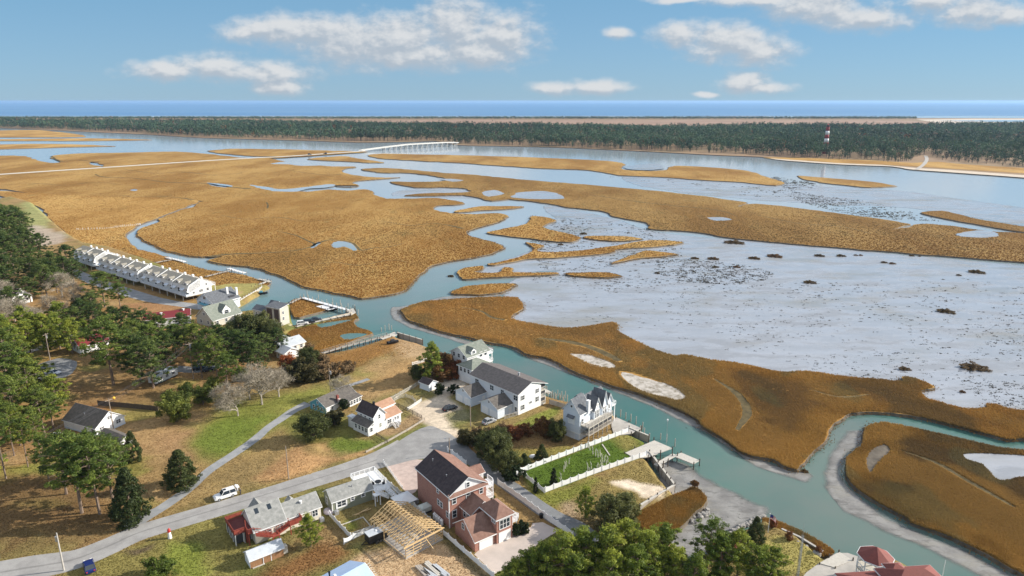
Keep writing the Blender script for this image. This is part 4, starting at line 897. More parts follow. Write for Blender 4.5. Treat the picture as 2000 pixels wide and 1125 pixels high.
for s in range(2): proto('dark', 'evergreen_tree', blob(230 + s, 7, 3.3, .08, 100, (.045,.062,.022), (.15,.165,.05)), h=7.)
for s in range(3): proto('bare', 'bare_tree', bare(240 + s), TWIG, 'twigs', 7., mat('grey_bark', (.30, .26, .21), .95, (.44, .39, .33), 2))
for s in range(2): proto('tan', 'shrub', blob(250 + s, 3.2, 2., .05, 60, (.13,.085,.045), (.27,.185,.10), 90, .14, .9), TWIG, 'foliage', 3.2)
for s in range(2): proto('olive', 'shrub', blob(260 + s, 3., 1.8, .05, 60, (.045,.047,.018), (.13,.115,.040), 90, .14, .9), LEAF, 'foliage', 3.)
proto('orange', 'shrub', blob(270, 3.5, 2.2, .05, 60, (.22,.075,.02), (.42,.17,.035), 90, .14, .9), LEAF, 'foliage', 3.5)
proto('rust', 'shrub', blob(272, 3., 2.1, .05, 60, (.14,.065,.025), (.27,.135,.045), 90, .14, .9), LEAF, 'foliage', 3.)
proto('lime', 'shrub', blob(274, 2.6, 1.9, .04, 60, (.055,.09,.016), (.15,.20,.030), 90, .13, .9), LEAF, 'foliage', 2.6)
proto('ball', 'clipped_shrub', blob(276, 2.4, 1.3, .02, 70, (.020,.036,.014), (.05,.075,.022), 80, .11, .7), LEAF, 'foliage', 2.4)
proto('column', 'columnar_cypress', cone(280, 4., .55, (.018,.032,.013), (.035,.055,.018), .6, .03, 110, .22, .09, 40), LEAF, 'foliage', 4.)
proto('tuft', 'marsh_tussock', blob(290, 1., 1.6, .02, 40, (.085,.055,.022), (.20,.13,.045), 70, .13, .8), LEAF, 'foliage', 1.)
UNUSED = {id(o): o for l in PROTO.values() for o, _ in l}
TN = {}
def plant(key, px, base, top, label, cat='tree', group=None, wid=None, z=ZG, name=None):
    """one plant: copy of a grown tree at its own place, height read from base and top"""
    lst = PROTO[key]; k = TN.get(key, 0); TN[key] = k + 1; src, h0 = lst[k % len(lst)]
    h = HT(px, base, top, z) if top is not None else 1.0; s = h / h0
    o = src if id(src) in UNUSED else copy_tree(src); UNUSED.pop(id(src), None)
    g = G(px, base, z); o.location = (g[0], g[1], z - .05); o.rotation_euler = (0, 0, k * 2.39996 + R.uniform(-.3, .3))
    sx = s * (wid or 1.0) * (1.22 if key in ('pine', 'dpine') else 1.0)
    o.scale = (sx, sx, s)
    tag(o, label, cat, group); return o
def many(key, pts, label, cat, group, wid=None):
    for p in pts: plant(key, p[0], p[1], p[2], label, cat, group, p[3] if len(p) > 3 else wid)
# -- stand at the left edge
many('ypine', [(-30,700,630),(50,660,600),(85,670,615),(120,650,590),(-25,820,740),(45,780,700),(75,765,700),(110,800,735),(-20,930,850),(40,870,800)], 'bushy yellow green young pine filling the dense stand at the left edge', 'pine tree', 'young pines of the dense left stand', 1.15)
many('dpine', [(150,655,600),(190,650,592),(225,660,600),(250,655,598),(285,665,605),(360,668,612),(375,690,640),(430,690,632),(545,690,640),(520,700,650),(300,690,628)], 'dark pine of the tree belt behind the red roofed cottage and trailer', 'pine tree', 'pines of the middle tree belt')
many('round', [(150,600,575),(175,600,572),(75,640,612),(200,640,610),(345,665,640),(470,745,715),(420,765,735)], 'rounded green shrub under the pines of the tree belt', 'shrub', 'rounded shrubs of the tree belt')
many('dpine', [(-5,430,395),(30,440,400),(65,560,500),(95,560,505),(130,560,500),(145,555,505),(15,520,455),(80,505,455),(-20,590,520)], 'dense dark pine at the back of the wood by the marsh edge', 'pine tree', 'back pines of the western wood')
many('pine', [(22,790,668),(62,800,700),(-14,835,705),(38,850,735),(88,852,752),(-10,885,765),(105,838,765),(18,740,640),(-28,770,650),(-36,720,610)], 'yellow green pine in the dense stand at the left edge of the village', 'pine tree', 'pines of the dense left stand')
many('tall', [(55,912,815),(84,902,800),(12,935,805),(28,890,785),(-20,920,800)], 'tall pine with a long bare trunk at the near side of the left stand', 'pine tree', 'bare-trunked pines of the left stand')
many('dpine', [(10,500,402),(38,478,405),(-25,480,385),(55,510,445),(30,540,480),(72,545,485),(108,548,492),(135,532,478),(92,580,515),(20,585,520),(60,590,540),(0,560,480),(112,572,520),(-30,560,470),(45,455,415),(25,625,560),(5,455,395)], 'dark green pine in the wood west of the white townhouses', 'pine tree', 'pines of the wood by the townhouses')
many('ypine', [(15,690,618),(60,690,625),(95,690,640),(35,720,640),(70,670,610),(-10,700,620)], 'bushy green pine left of the street with the utility pole and white driveway', 'pine tree', 'bushy pines by the white driveway')
plant('pine', 205, 600, 530, 'broad pine in front of the middle townhouse block', 'pine tree', wid=1.25); plant('pine', 236, 606, 552, 'broad pine beside the townhouse parking lot, right of the pair', 'pine tree', wid=1.1)
plant('dpine', 182, 622, 570, 'dark pine at the foot of the broad pines by the parking lot', 'pine tree', wid=1.1); plant('dpine', 160, 640, 585, 'dark pine just behind the row of bushy pines on the lane', 'pine tree')
many('ypine', [(118,682,615),(142,690,622),(165,672,625)], 'rounded green pine behind the utility pole of the side street', 'pine tree', 'rounded pines behind the pole')
many('bare', [(122,580,532),(148,600,550),(100,612,575),(118,625,590),(30,630,580),(12,600,545),(8,640,590),(60,640,600)], 'leafless grey brown tree among the pines beside the white gable house', 'bare tree', 'bare trees by the white gable house')
plant('pine', 222, 752, 618, 'large spreading pine with forked trunk in the middle of the shaded yard', 'pine tree', wid=1.15)
many('pine', [(262,705,622),(295,718,630),(318,690,615),(345,700,632),(245,690,640)], 'green pine in the clump between the red roofed house and the grey trailer', 'pine tree', 'pines of the middle clump')
many('dpine', [(300,758,665),(275,742,655),(325,715,650)], 'dark pine sheltering the grey trailer', 'pine tree', 'dark pines over the trailer')
many('pine', [(385,700,632),(408,712,640),(425,738,655),(445,760,690),(395,738,668)], 'pine beside the upper utility pole and the parked cars', 'pine tree', 'pines by the parked cars')
many('dpine', [(462,718,645),(485,722,648),(505,730,668),(440,700,640)], 'deep green pine in the grove below the grey cottage with the dormer', 'pine tree', 'pines of the cottage grove')
many('dark', [(480,680,612),(510,672,605),(528,680,625),(452,665,628)], 'nearly black evergreen in front of the dark panelled house', 'evergreen tree', 'black evergreens by the panelled house')
plant('round', 345, 823, 758, 'round bright evergreen bush alone on the lawn edge', 'bush', wid=1.0); plant('round', 397, 790, 752, 'smaller round evergreen left of the bare trees', 'bush'); plant('round', 368, 775, 745, 'low evergreen shrub in the shade behind the round bush', 'bush')
many('bare', [(465,812,752),(512,790,716),(545,775,722),(440,800,748),(488,780,728)], 'leafless grey tree in the thicket at the head of the lawn', 'bare tree', 'bare trees of the lawn thicket')
plant('bare', 672, 778, 735, 'faint leafless shrub beside the pole behind the teal house', 'bare tree')
plant('orange', 566, 722, 688, 'bright orange shrub beside the pale metal roofed house', 'shrub'); plant('dark', 607, 728, 672, 'tall green shrub right of the orange shrub', 'shrub', wid=.8)
many('olive', [(590,745,700),(612,745,705),(575,742,705),(628,742,712)], 'brown green shrub in the hedge at the lawn end', 'shrub', 'shrubs of the lawn end hedge', 1.1)
many('tan', [(642,738,702),(660,735,706),(682,728,704),(630,725,690),(600,690,670)], 'tan winter shrub in the hedge facing the reed bed', 'shrub', 'tan shrubs by the reed bed')
plant('pine', 95, 935, 850, 'thin pine standing left of the near roadside group', 'pine tree', wid=.8)
many('pine', [(160,1002,850),(195,1004,855),(222,985,862),(130,965,842),(185,930,838),(215,935,850)], 'yellow green pine in the roadside group before the gravel lane', 'pine tree', 'pines of the near roadside group')
plant('cedar', 258, 1015, 915, 'dark conical cedar at the junction of the gravel lane and road', 'cedar tree', wid=1.05)
plant('cedar', 356, 950, 880, 'broad dark cedar alone beside the gravel lane', 'cedar tree', wid=1.35); plant('cedar', 262, 900, 843, 'small leaning cedar behind the low shed', 'cedar tree', wid=.9)
plant('round', 225, 905, 862, 'rounded evergreen shrub hiding the low shed', 'bush')
plant('dark', 612, 858, 800, 'dark round evergreen left of the white farmhouse', 'evergreen tree', wid=1.15)
plant('olive', 655, 830, 800, 'olive shrub between the teal house and the farmhouse', 'shrub', wid=1.3); plant('ball', 672, 800, 778, 'small green shrub by the teal house chimney', 'shrub')
plant('ypine', 607, 1068, 1005, 'young pine behind the cream house with the red deck', 'pine tree', wid=1.0); plant('lime', 310, 1130, 1095, 'bright green shrub on the near lawn at the bottom edge', 'shrub', wid=1.25)
plant('olive', 405, 1115, 1078, 'dull olive shrub beside the grassy hollow of the near lawn', 'shrub', wid=1.1) if False else None
plant('ypine', 842, 745, 672, 'spiky green pine on the water bank left of the green roofed house', 'pine tree', wid=.95); plant('rust', 866, 738, 690, 'reddish brown shrub on the bank by the green roofed house', 'shrub', wid=1.1)
plant('dark', 820, 742, 710, 'low dark shrub at the foot of the bank pine', 'shrub', wid=1.1); plant('rust', 886, 735, 700, 'rust shrub against the wall of the green roofed house', 'shrub')
plant('ball', 858, 768, 748, 'dark round shrub on the sandy drive by the small shed', 'shrub', wid=1.2); plant('ball', 885, 768, 750, 'second dark round shrub nearer the garages on the sandy drive', 'shrub', wid=1.2)
many('olive', [(905,868,838),(922,872,842),(940,868,835)], 'olive shrub along the lane opposite the cul-de-sac', 'shrub', 'olive shrubs on the lane corner')
many('tan', [(930,858,832),(958,858,832),(985,850,825)], 'tan brush in the bed beside the grey garages', 'shrub', 'tan brush by the garages')
many('rust', [(1000,858,832),(1028,850,826),(1055,845,815),(1072,852,822)], 'rusty brush behind the pale blue house', 'shrub', 'rusty brush behind the blue house')
many('dark', [(955,898,838),(975,912,850),(990,928,872),(968,880,832)], 'dark tree in the dense hedge along the lane', 'tree', 'dark hedge trees along the lane')
plant('dark', 1088, 862, 815, 'dark shrub against the shaded wall of the pale blue house', 'shrub', wid=.8); plant('cedar', 1058, 898, 868, 'small dark cedar outside the white lawn fence', 'cedar tree', wid=1.4)
plant('cedar', 1024, 912, 886, 'lower dark cedar left of the fenced lawn corner', 'cedar tree', wid=1.6); plant('ball', 1002, 938, 908, 'clipped round shrub at the fence corner by the lane', 'shrub', wid=1.3)
plant('column', 1046, 962, 932, 'slim columnar cypress outside the lawn fence', 'cypress'); plant('column', 1081, 948, 915, 'slim columnar cypress inside the fenced lawn', 'cypress', wid=1.5)
plant('ypine', 1143, 1012, 952, 'airy young pine left of the dark round tree', 'pine tree', wid=.85); plant('dark', 1200, 1025, 956, 'large dark round tree beside the sand patch', 'evergreen tree', wid=1.3)
many('ypine', [(1062,1150,1062),(1100,1158,1048),(1140,1140,1035),(1182,1138,1030),(1226,1122,1020),(1266,1140,1036),(1292,1122,1028),(1245,1165,1065),(1320,1150,1068),(1404,1140,1048),(1440,1125,1035),(1478,1148,1065),(1508,1150,1072),(1005,1165,1090),(1032,1155,1070),(1130,1175,1090),(1350,1170,1085),(1190,1180,1080)], 'yellow green pine of the grove along the bottom edge', 'pine tree', 'pines of the bottom grove', 1.05)
plant('pine', 1380, 1115, 1012, 'tallest pine of the bottom grove beside the mud inlet', 'pine tree', wid=.95)
plant('cedar', 1474, 1062, 1010, 'dark cedar at the point beside the flagpole', 'cedar tree', wid=1.0); plant('olive', 1440, 1068, 1045, 'olive shrub behind the rocks of the inlet', 'shrub', wid=1.3); plant('rust', 1415, 1078, 1052, 'rust shrub behind the rocks of the inlet', 'shrub', wid=1.3)
many('lime', [(945,968,945),(960,985,965),(930,952,930),(975,1010,992),(990,1018,1000)], 'garden shrub in the bed between brick house and lane fence', 'shrub', 'garden bed shrubs of the brick house', .55)
plant('ball', 1024, 1040, 1018, 'clipped round shrub in the curved bed beside the driveway', 'shrub', wid=.9); plant('column', 1018, 1042, 1016, 'small palm like shrub in the curved driveway bed', 'shrub', wid=2.0); plant('ball', 1008, 1046, 1022, 'dark shrub against the brick garage corner', 'shrub', wid=.8)
many('rust', [(1357,950,938),(1600,1078,1066),(1540,1052,1036),(1510,1030,1014)], 'clump of rusty reeds on the muddy shore', 'reeds', 'reed clumps on the near shore', .8)
TL = 'low brown tussock of marsh grass standing in the wet mudflat'
for (tx, ty, tw) in TUS:
    if not tw: continue
    g = G(tx, ty, .03); pm = (HC / abs(ray(tx, ty)[2])); wm = tw * pm / FPX / 1.6
    src = PROTO['tuft'][0][0]; o = src if id(src) in UNUSED else copy_tree(src); UNUSED.pop(id(src), None)
    o.location = (g[0], g[1], -.02); o.scale = (wm, wm * .85, min(1.3, .5 + wm * .22)); o.rotation_euler = (0, 0, R.uniform(-.3, .3)); tag(o, TL, 'tussock', 'tussocks in the mudflat')
for o in UNUSED.values():
    for ch in list(o.children): bpy.data.objects.remove(ch)
    bpy.data.objects.remove(o)
# ------------------------------------------------------------------ wood on the far shore (one mass)
r = np.random.default_rng(3)
FR = Gn(catmull([(-250,248.5),(0,249.5),(125,253.5),(165,255.5),(280,259),(300,262.5),(400,267.5),(600,273),(700,276.5),(800,276),(850,274.5),(893,281.5),(1000,284),(1165,289.5),(1290,295),(1380,298),(1480,302),(1550,307),(1640,312),(1700,311),(1740,318),(1775,315),(1798,304),(1815,304),(1840,312),(1900,319),(2000,327),(2200,345),(2400,345),(2400,247),(2000,247.5),(1900,248.5),(1700,252),(1550,251),(1350,250.5),(1000,250.5),(905,250.5),(870,248.5),(700,246.5),(500,243.5),(300,241.5),(0,240.5),(-300,240)], True, 3, .3), 1)
x0, y0 = FR.min(0); x1, y1 = FR.max(0); n = 95000
P = np.stack([r.uniform(x0, x1, n), r.uniform(y0, y1, n)], 1); P = P[inside(P[:, 0], P[:, 1], FR) & (np.abs(P[:, 0]) < P[:, 1] * .82 + 60)]
dedge = sdf(P[:, 0], P[:, 1], FR); d = np.hypot(P[:, 0], P[:, 1])
hh = 19 + 16 * fbm(P[:, 0], P[:, 1], 200, 5, 5) * 1.3 + r.normal(0, 3.4, len(P)); hh *= .60 + .40 * sstep(0, 30, dedge) ; hh = np.clip(hh, 6, 31)
gapn = fbm(P[:, 0], P[:, 1], 90, 15, 4); keep = (gapn > -.24) | (r.random(len(P)) < .3); P, hh, dedge = P[keep], hh[keep], dedge[keep]
P2 = Gn(np.stack([r.uniform(-150, 1790, 9000), r.uniform(230.6, 233.4, 9000)], 1), 1); P3 = Gn(np.stack([r.uniform(1870, 2100, 500), r.uniform(243.0, 250, 500)], 1), 1)
P = np.concatenate([P, P2, P3]); hh = np.concatenate([hh, r.uniform(8, 15, len(P2)), r.uniform(10, 18, len(P3))]); dedge = np.concatenate([dedge, np.full(len(P2) + len(P3), 99.)])
dd_ = np.hypot(P[:, 0], P[:, 1]); P = P[np.argsort(dd_)]; hh = hh[np.argsort(dd_)]; dedge = dedge[np.argsort(dd_)]; nn_ = int((dd_ < 1650).sum()); rep = np.concatenate([np.full(nn_, 3), np.ones(len(P) - nn_, int)]); P, hh, dedge = np.repeat(P, rep, 0), np.repeat(hh, rep), np.repeat(dedge, rep); n = len(P); sm = np.repeat(np.where(rep == 3, .6, 1.0), rep); tb = np.repeat(r.random(len(rep)), rep); kq = 16; rad = hh * (.24 + .14 * tb[::-1])
cc = np.repeat(np.concatenate([P, (hh * .64)[:, None]], 1), kq, 0); o = r.normal(size=(n * kq, 3)); o /= np.linalg.norm(o, axis=1, keepdims=True)
cc = cc + o * np.stack([np.repeat(rad, kq)] * 2 + [np.repeat(hh * .36, kq)], 1) * r.uniform(.4, 1, (n * kq, 1))
t = np.repeat(tb, kq)[:, None]; bv = np.repeat(1 + 1.1 * fbm(P[:, 0], P[:, 1], 170, 25, 4), kq)[:, None]; base = bv * np.array([.026, .058, .040]) * (1 - t) + bv * np.array([.085, .130, .066]) * t
pal = np.repeat(r.random(n) < .07, kq)[:, None]; base = np.where(pal, np.array([.15, .125, .095]), base); red = np.repeat(r.random(n) < .012, kq)[:, None]; base = np.where(red, np.array([.20, .085, .04]), base)
v, c = leaf_quads(cc, 1.0, r, base * r.uniform(.8, 1.2, (n * kq, 1)), o, 1.3)
sc_ = np.repeat(np.repeat(np.clip(rad * .42, .8, 3.0) * sm, kq), 4)[:, None]; ctr = np.repeat(cc, 4, 0); v = ctr + (v - ctr) * sc_
fr = (dedge < 60); T = P[fr]; th = hh[fr]; m = len(T); tw = r.uniform(.16, .34, m); tv = np.empty((m, 2, 4, 3), np.float32); ang = r.uniform(0, 3.14, m)
for k in range(2):
    dx, dy = np.cos(ang + k * 1.57) * tw, np.sin(ang + k * 1.57) * tw
    for j, (s_, zz) in enumerate(((-1, 0), (1, 0), (1, .8), (-1, .8))):
        tv[:, k, j] = np.stack([T[:, 0] + s_ * dx, T[:, 1] + s_ * dy, th * zz + .8], 1)
tc_ = np.repeat((np.array([.24, .21, .18]) * r.uniform(.5, 1.2, (m, 1)))[:, None, :], 8, 1).reshape(-1, 3)
V = np.concatenate([v, tv.reshape(-1, 3)]); Cc = np.concatenate([c, tc_])
tag(link('far_wood', np_mesh('far_wood', V, np.arange(len(V), dtype=np.int32).reshape(-1, 4), FARLEAF, Cc)), kind='stuff')
# ------------------------------------------------------------------ buildings
class House:
    """an Empty at the building's near corner; local x runs to the right, y to the left-away, z up"""
    def __init__(s, name, label, P, th, cat='house', group=None, z=ZG, at=None):
        g = at or G(P[0], P[1], z); s.th = math.radians(th)
        s.r = empty(name, (g[0], g[1], z), s.th, label, cat, group)
    def part(s, name, mb, m, parent=None, smooth=False): return mb.build(name, m, parent or s.r, smooth)
    def wall(s, x0, x1, y0, y1, z0, z1, m, gable=None, rise=0, name='wall', ridge=.5, parent=None):
        mb = MB()
        if not gable: mb.box(x0, x1, y0, y1, z0, z1)
        else:
            if gable == 'y': xm = x0 + (x1 - x0) * ridge; A = [(x0, z0), (x1, z0), (x1, z1), (xm, z1 + rise), (x0, z1)]; f = lambda p, t: (p[0], y1 if t else y0, p[1])
            else: ym = y0 + (y1 - y0) * ridge; A = [(y0, z0), (y1, z0), (y1, z1), (ym, z1 + rise), (y0, z1)]; f = lambda p, t: (x1 if t else x0, p[0], p[1])
            vs = [f(p, 0) for p in A] + [f(p, 1) for p in A]
            mb.poly(vs, [(4,3,2,1,0), (5,6,7,8,9)] + [(i, (i + 1) % 5, (i + 1) % 5 + 5, i + 5) for i in range(5)])
        return s.part(name, mb, m, parent)
    def groof(s, x0, x1, y0, y1, z, axis, rise, m, ov=.4, ovg=.3, trim=WHITE, ridge=.5, name='roof', parent=None, t=.10):
        """gabled roof; axis = direction of the ridge"""
        mb, tb = MB(), MB(); lift = .13
        def side(e0, mid, top, a0, a1, sgn):
            k = rise / abs(mid - e0); ev = e0 - sgn * ov; ze = z - k * ov
            for b, dz, th_, ex in ((mb, lift, t, 0), (tb, lift - .03, .17, .05)):
                ee, zz = ev - sgn * ex, ze - k * ex
                P = [(ee, a0 - ovg - ex, zz + dz), (ee, a1 + ovg + ex, zz + dz), (mid, a1 + ovg + ex, top + dz), (mid, a0 - ovg - ex, top + dz)]
                P = [(p[1], p[0], p[2]) for p in P] if axis == 'x' else P
                n = (Vector(P[1]) - Vector(P[0])).cross(Vector(P[2]) - Vector(P[1]))
                if n.z < 0: P = P[::-1]
                b.slab(P, th_)
        if axis == 'y': mid = x0 + (x1 - x0) * ridge; side(x0, mid, z + rise, y0, y1, 1); side(x1, mid, z + rise, y0, y1, -1)
        else: mid = y0 + (y1 - y0) * ridge; side(y0, mid, z + rise, x0, x1, 1); side(y1, mid, z + rise, x0, x1, -1)
        o = s.part(name, mb, m, parent)
        if trim and parent is None: s.part('roof_trim', tb, trim, o)
        return o
    def hroof(s, x0, x1, y0, y1, z, rise, m, ov=.4, trim=WHITE, axis=None, inset=None, name='roof'):
        x0, x1, y0, y1 = x0 - ov, x1 + ov, y0 - ov, y1 + ov; w, l = x1 - x0, y1 - y0
        axis = axis or ('x' if w > l else 'y'); ins = inset if inset is not None else min(w, l) / 2 * .98
        if axis == 'x': a, b = (x0 + ins, (y0 + y1) / 2, z + rise), (x1 - ins, (y0 + y1) / 2, z + rise)
        else: a, b = ((x0 + x1) / 2, y0 + ins, z + rise), ((x0 + x1) / 2, y1 - ins, z + rise)
        mb = MB(); c = [(x0, y0, z), (x1, y0, z), (x1, y1, z), (x0, y1, z)]; d = [(p[0], p[1], z - .08) for p in c]
        vs = c + [a, b] + d
        fs = [(0,1,5,4),(1,2,5),(2,3,4,5),(3,0,4)] if axis == 'x' else [(0,1,4),(1,2,5,4),(2,3,5),(3,0,4,5)]
        mb.poly(vs, fs + [(6,7,1,0),(7,8,2,1),(8,9,3,2),(9,6,0,3),(9,8,7,6)])
        o = s.part(name, mb, m)
        if trim: s.part('roof_trim', MB().box(x0 - .05, x1 + .05, y0 - .05, y1 + .05, z - .26, z - .025), trim, o)
        return o
    def mono(s, pts, m, t=.12, name='roof', trim=WHITE):
        o = s.part(name, MB().slab(pts, t), m)
        if trim:
            c = Vector((sum(p[0] for p in pts) / len(pts), sum(p[1] for p in pts) / len(pts), 0))
            q = [tuple(Vector(p) + (Vector((p[0], p[1], 0)) - c).normalized() * .06 - Vector((0, 0, .04))) for p in pts]
            s.part('roof_trim', MB().slab(q, .16), trim, o)
        return o
    def _bx(s, mb, side, pos, u0, u1, z0, z1, d0, d1):
        if side == 'R': mb.box(u0, u1, pos - d1, pos - d0, z0, z1)
        elif side == 'B': mb.box(u0, u1, pos + d0, pos + d1, z0, z1)
        elif side == 'L': mb.box(pos - d1, pos - d0, u0, u1, z0, z1)
        else: mb.box(pos + d0, pos + d1, u0, u1, z0, z1)
    def win(s, side, pos, u, z, w=.9, h=1.3, frame=WHITE, pane=GLASS, bars=1, t=.11, parent=None):
        mb = MB(); a, b = u - w / 2, u + w / 2
        for q in ((a - t, a, z - t, z + h + t), (b, b + t, z - t, z + h + t), (a, b, z - t, z), (a, b, z + h, z + h + t)): s._bx(mb, side, pos, *q, -.02, .09)
        if bars: s._bx(mb, side, pos, a, b, z + h / 2 - .03, z + h / 2 + .03, -.02, .075)
        if bars > 1:
            for k in range(1, bars): s._bx(mb, side, pos, a + w * k / bars - .05, a + w * k / bars + .05, z, z + h, -.02, .08)
        f = s.part('window', mb, frame, parent); p = MB(); s._bx(p, side, pos, a, b, z, z + h, -.02, .045); s.part('pane', p, pane, f); return f
    def wins(s, side, pos, us, z, w=.9, h=1.3, **k):
        for u in us: s.win(side, pos, u, z, w, h, **k)
    def door(s, side, pos, u, z, w=.95, h=2.05, m=WHITE, name='door', ribs=0):
        mb = MB(); s._bx(mb, side, pos, u - w / 2, u + w / 2, z, z + h, -.02, .05)
        o = s.part(name, mb, m); f = MB()
        for q in ((u - w / 2 - .12, u - w / 2, z, z + h + .12), (u + w / 2, u + w / 2 + .12, z, z + h + .12), (u - w / 2, u + w / 2, z + h, z + h + .12)): s._bx(f, side, pos, *q, -.02, .08)
        for k in range(ribs): s._bx(f, side, pos, u - w / 2, u + w / 2, z + h * (k + 1) / (ribs + 1) - .015, z + h * (k + 1) / (ribs + 1) + .015, -.02, .06)
        s.part('door_frame', f, WHITE, o); return o
    def rail(s, pts, z, m=WHITE, h=1.0, parent=None, step=.45, name='railing', solid=False):
        mb = MB()
        for a, b in zip(pts, pts[1:]):
            A, B = Vector((*a[:2], a[2] if len(a) > 2 else z)), Vector((*b[:2], b[2] if len(b) > 2 else z)); L = (B - A).length; up = Vector((0, 0, h))
            mb.bar(A + up, B + up, .10, .08); mb.bar(A + up * .12, B + up * .12, .06, .06)
            if solid: mb.bar(A + up * .5, B + up * .5, .04, h * .62)
            n = max(1, int(L / step))
            for i in range(n + 1):
                p = A.lerp(B, i / n); w = .055 if i % 4 == 0 else .025; mb.box(p.x - w, p.x + w, p.y - w, p.y + w, p.z, p.z + h)
        return s.part(name, mb, m, parent)
    def deck(s, pts, z, m=PALEWOOD, post=PALEWOOD, zb=0., posts=None, name='deck', t=.2):
        o = s.part(name, MB().slab([(x, y, z) for x, y in pts], t), m)
        if posts:
            for x, y in posts: s.part('post', MB().box(x - .09, x + .09, y - .09, y + .09, zb, z - t), post, o)
        return o
    def stairs(s, a, b, w, m, n=None, railm=None, name='stairs'):
        A, B = Vector(a), Vector(b); n = n or max(3, int(abs(A.z - B.z) / .19)); d = (B - A); hd = Vector((d.x, d.y, 0)).normalized(); sd = Vector((-hd.y, hd.x, 0)) * w / 2; mb = MB()
        for i in range(n):
            p = A + d * ((i + .5) / n); q = hd * (Vector((d.x, d.y, 0)).length / n / 2 * 1.1)
            mb.slab([tuple(p - sd - q), tuple(p - sd + q), tuple(p + sd + q), tuple(p + sd - q)][::1] if (q.cross(sd)).z > 0 else [tuple(p - sd - q), tuple(p + sd - q), tuple(p + sd + q), tuple(p - sd + q)], .06)
        for k in (-1, 1): mb.bar(A + sd * k - Vector((0, 0, .12)), B + sd * k - Vector((0, 0, .12)), .06, .25)
        o = s.part(name, mb, m)
        if railm:
            for k in (-1, 1): s.rail([tuple(A + sd * k), tuple(B + sd * k)], 0, railm, .95, o, .5)
        return o
    def chimney(s, x, y, z0, z1, w=.6, m=BRICK, name='chimney', parent=None):
        return s.part(name, MB().box(x - w / 2, x + w / 2, y - w / 2, y + w / 2, z0, z1).box(x - w / 2 - .07, x + w / 2 + .07, y - w / 2 - .07, y + w / 2 + .07, z1, z1 + .12), m, parent)
    def vent(s, x, y, z, parent, m=STEEL, r=.09): return s.part('roof_vent', MB().tube((x, y, z - .3), (x, y, z + .35), r).tube((x, y, z + .35), (x, y, z + .45), r * 1.6), m, parent)
    def ac(s, x, y, z=0.): return s.part('air_conditioner', MB().box(x - .45, x + .45, y - .45, y + .45, z, z + .85).tube((x, y, z + .85), (x, y, z + .92), .36, .36, 12), STEEL)
    def garage(s, side, pos, u, w=2.5, h=2.1): return s.door(side, pos, u, 0.02, w, h, VINYL, 'garage_door', 3)
    def gutter_corner(s, pts, z1):
        mb = MB()
        for x, y in pts: mb.box(x - .09, x + .09, y - .09, y + .09, 0, z1)
        s.part('corner_trim', mb, WHITE)
    def dormer(s, side, pos, u, w, z0, z1, depth, rise, wm, rm, win=True):
        """little gabled dormer looking out over one side of a roof"""
        a, b = u - w / 2, u + w / 2; mb = MB()
        q = {'L': (pos, pos + depth, a, b, 'x'), 'R': (a, b, pos, pos + depth, 'y'), 'E': (pos - depth, pos, a, b, 'x'), 'B': (a, b, pos - depth, pos, 'y')}[side]
        d = s.wall(q[0], q[1], q[2], q[3], z0, z1, wm, q[4], rise, 'dormer')
        s.groof(q[0], q[1], q[2], q[3], z1, q[4], rise, rm, .14, .12, None, .5, 'dormer_roof', d)
        if win: s.win(side, pos, u, z0 + .35, w * .5, (z1 - z0) * .72, parent=d)
        return d

# -- brick house with garages
h = House('brick_house', 'large red brick house with dark gabled roof and double garage', (878.6, 1031.8), 36)
h.wall(0, 9.2, 0, 13.8, 0, 7.7, BRICK, 'y', 2.75); rf = h.groof(0, 9.2, 0, 13.8, 7.7, 'y', 2.75, R_DARK, .35, .35)
# same shingle; sun on this slope is painted in as a browner sheet
rf2 = MB().slab([(4.62, -.33, 10.62), (9.53, -.33, 7.66), (9.53, 14.13, 7.66), (4.62, 14.13, 10.62)], .02); h.part('sunlit_slope', rf2, R_BROWN, rf)
h.part('pediment', MB().poly([(.35, -.06, 7.85), (8.85, -.06, 7.85), (4.6, -.06, 10.28), (.35, .05, 7.85), (8.85, .05, 7.85), (4.6, .05, 10.28)], [(0,1,2),(5,4,3),(0,3,4,1),(1,4,5,2),(2,5,3,0)]), WHITE)
h.mono([(-.2, -.75, 7.35), (9.4, -.75, 7.35), (9.4, -.02, 7.95), (-.2, -.02, 7.95)], R_BROWN, .12, 'pent_roof'); h.win('R', -.06, 4.6, 8.2, .7, 1.0)
h.wins('R', 0, [1.2, 4.6, 7.9], 5.4, .85, 1.4); h.wins('R', 0, [1.2], 2.2, .9, 1.6)
h.wins('L', 0, [4.6], 6.1, .8, .9); h.wins('L', 0, [4.4, 3.2], 3.3, .85, 1.2); h.wins('L', 0, [.8], 2.2, .75, 1.3); h.gutter_corner([(-.03, .02)], 7.6)
h.vent(2.2, 4.6, 9.2, rf); h.vent(2.8, 11.5, 9.6, rf)
h.wall(0, 4.9, -9.7, -2.2, 0, 2.6, BRICK, 'x', 2.9, 'garage_wing'); h.groof(0, 4.9, -9.7, -2.2, 2.6, 'x', 2.9, R_BROWN, .35, .3); h.win('L', 0, -5.4, 2.9, .7, 1.2); h.garage('R', -9.7, 2.6, 3.0, 2.2)
h.wall(4.95, 8.8, -10.1, -4.35, 0, 5.6, BRICK, name='garage_tower'); h.hroof(4.95, 8.8, -10.1, -4.35, 5.75, 1.9, R_BROWN, .4); h.garage('R', -10.1, 6.9, 2.7, 2.2)
h.win('R', -10.1, 6.9, 3.1, 2.4, 1.9, bars=3, t=.14); h.wins('L', 4.95, [-9.0], 4.4, 1.1, .8, bars=2)
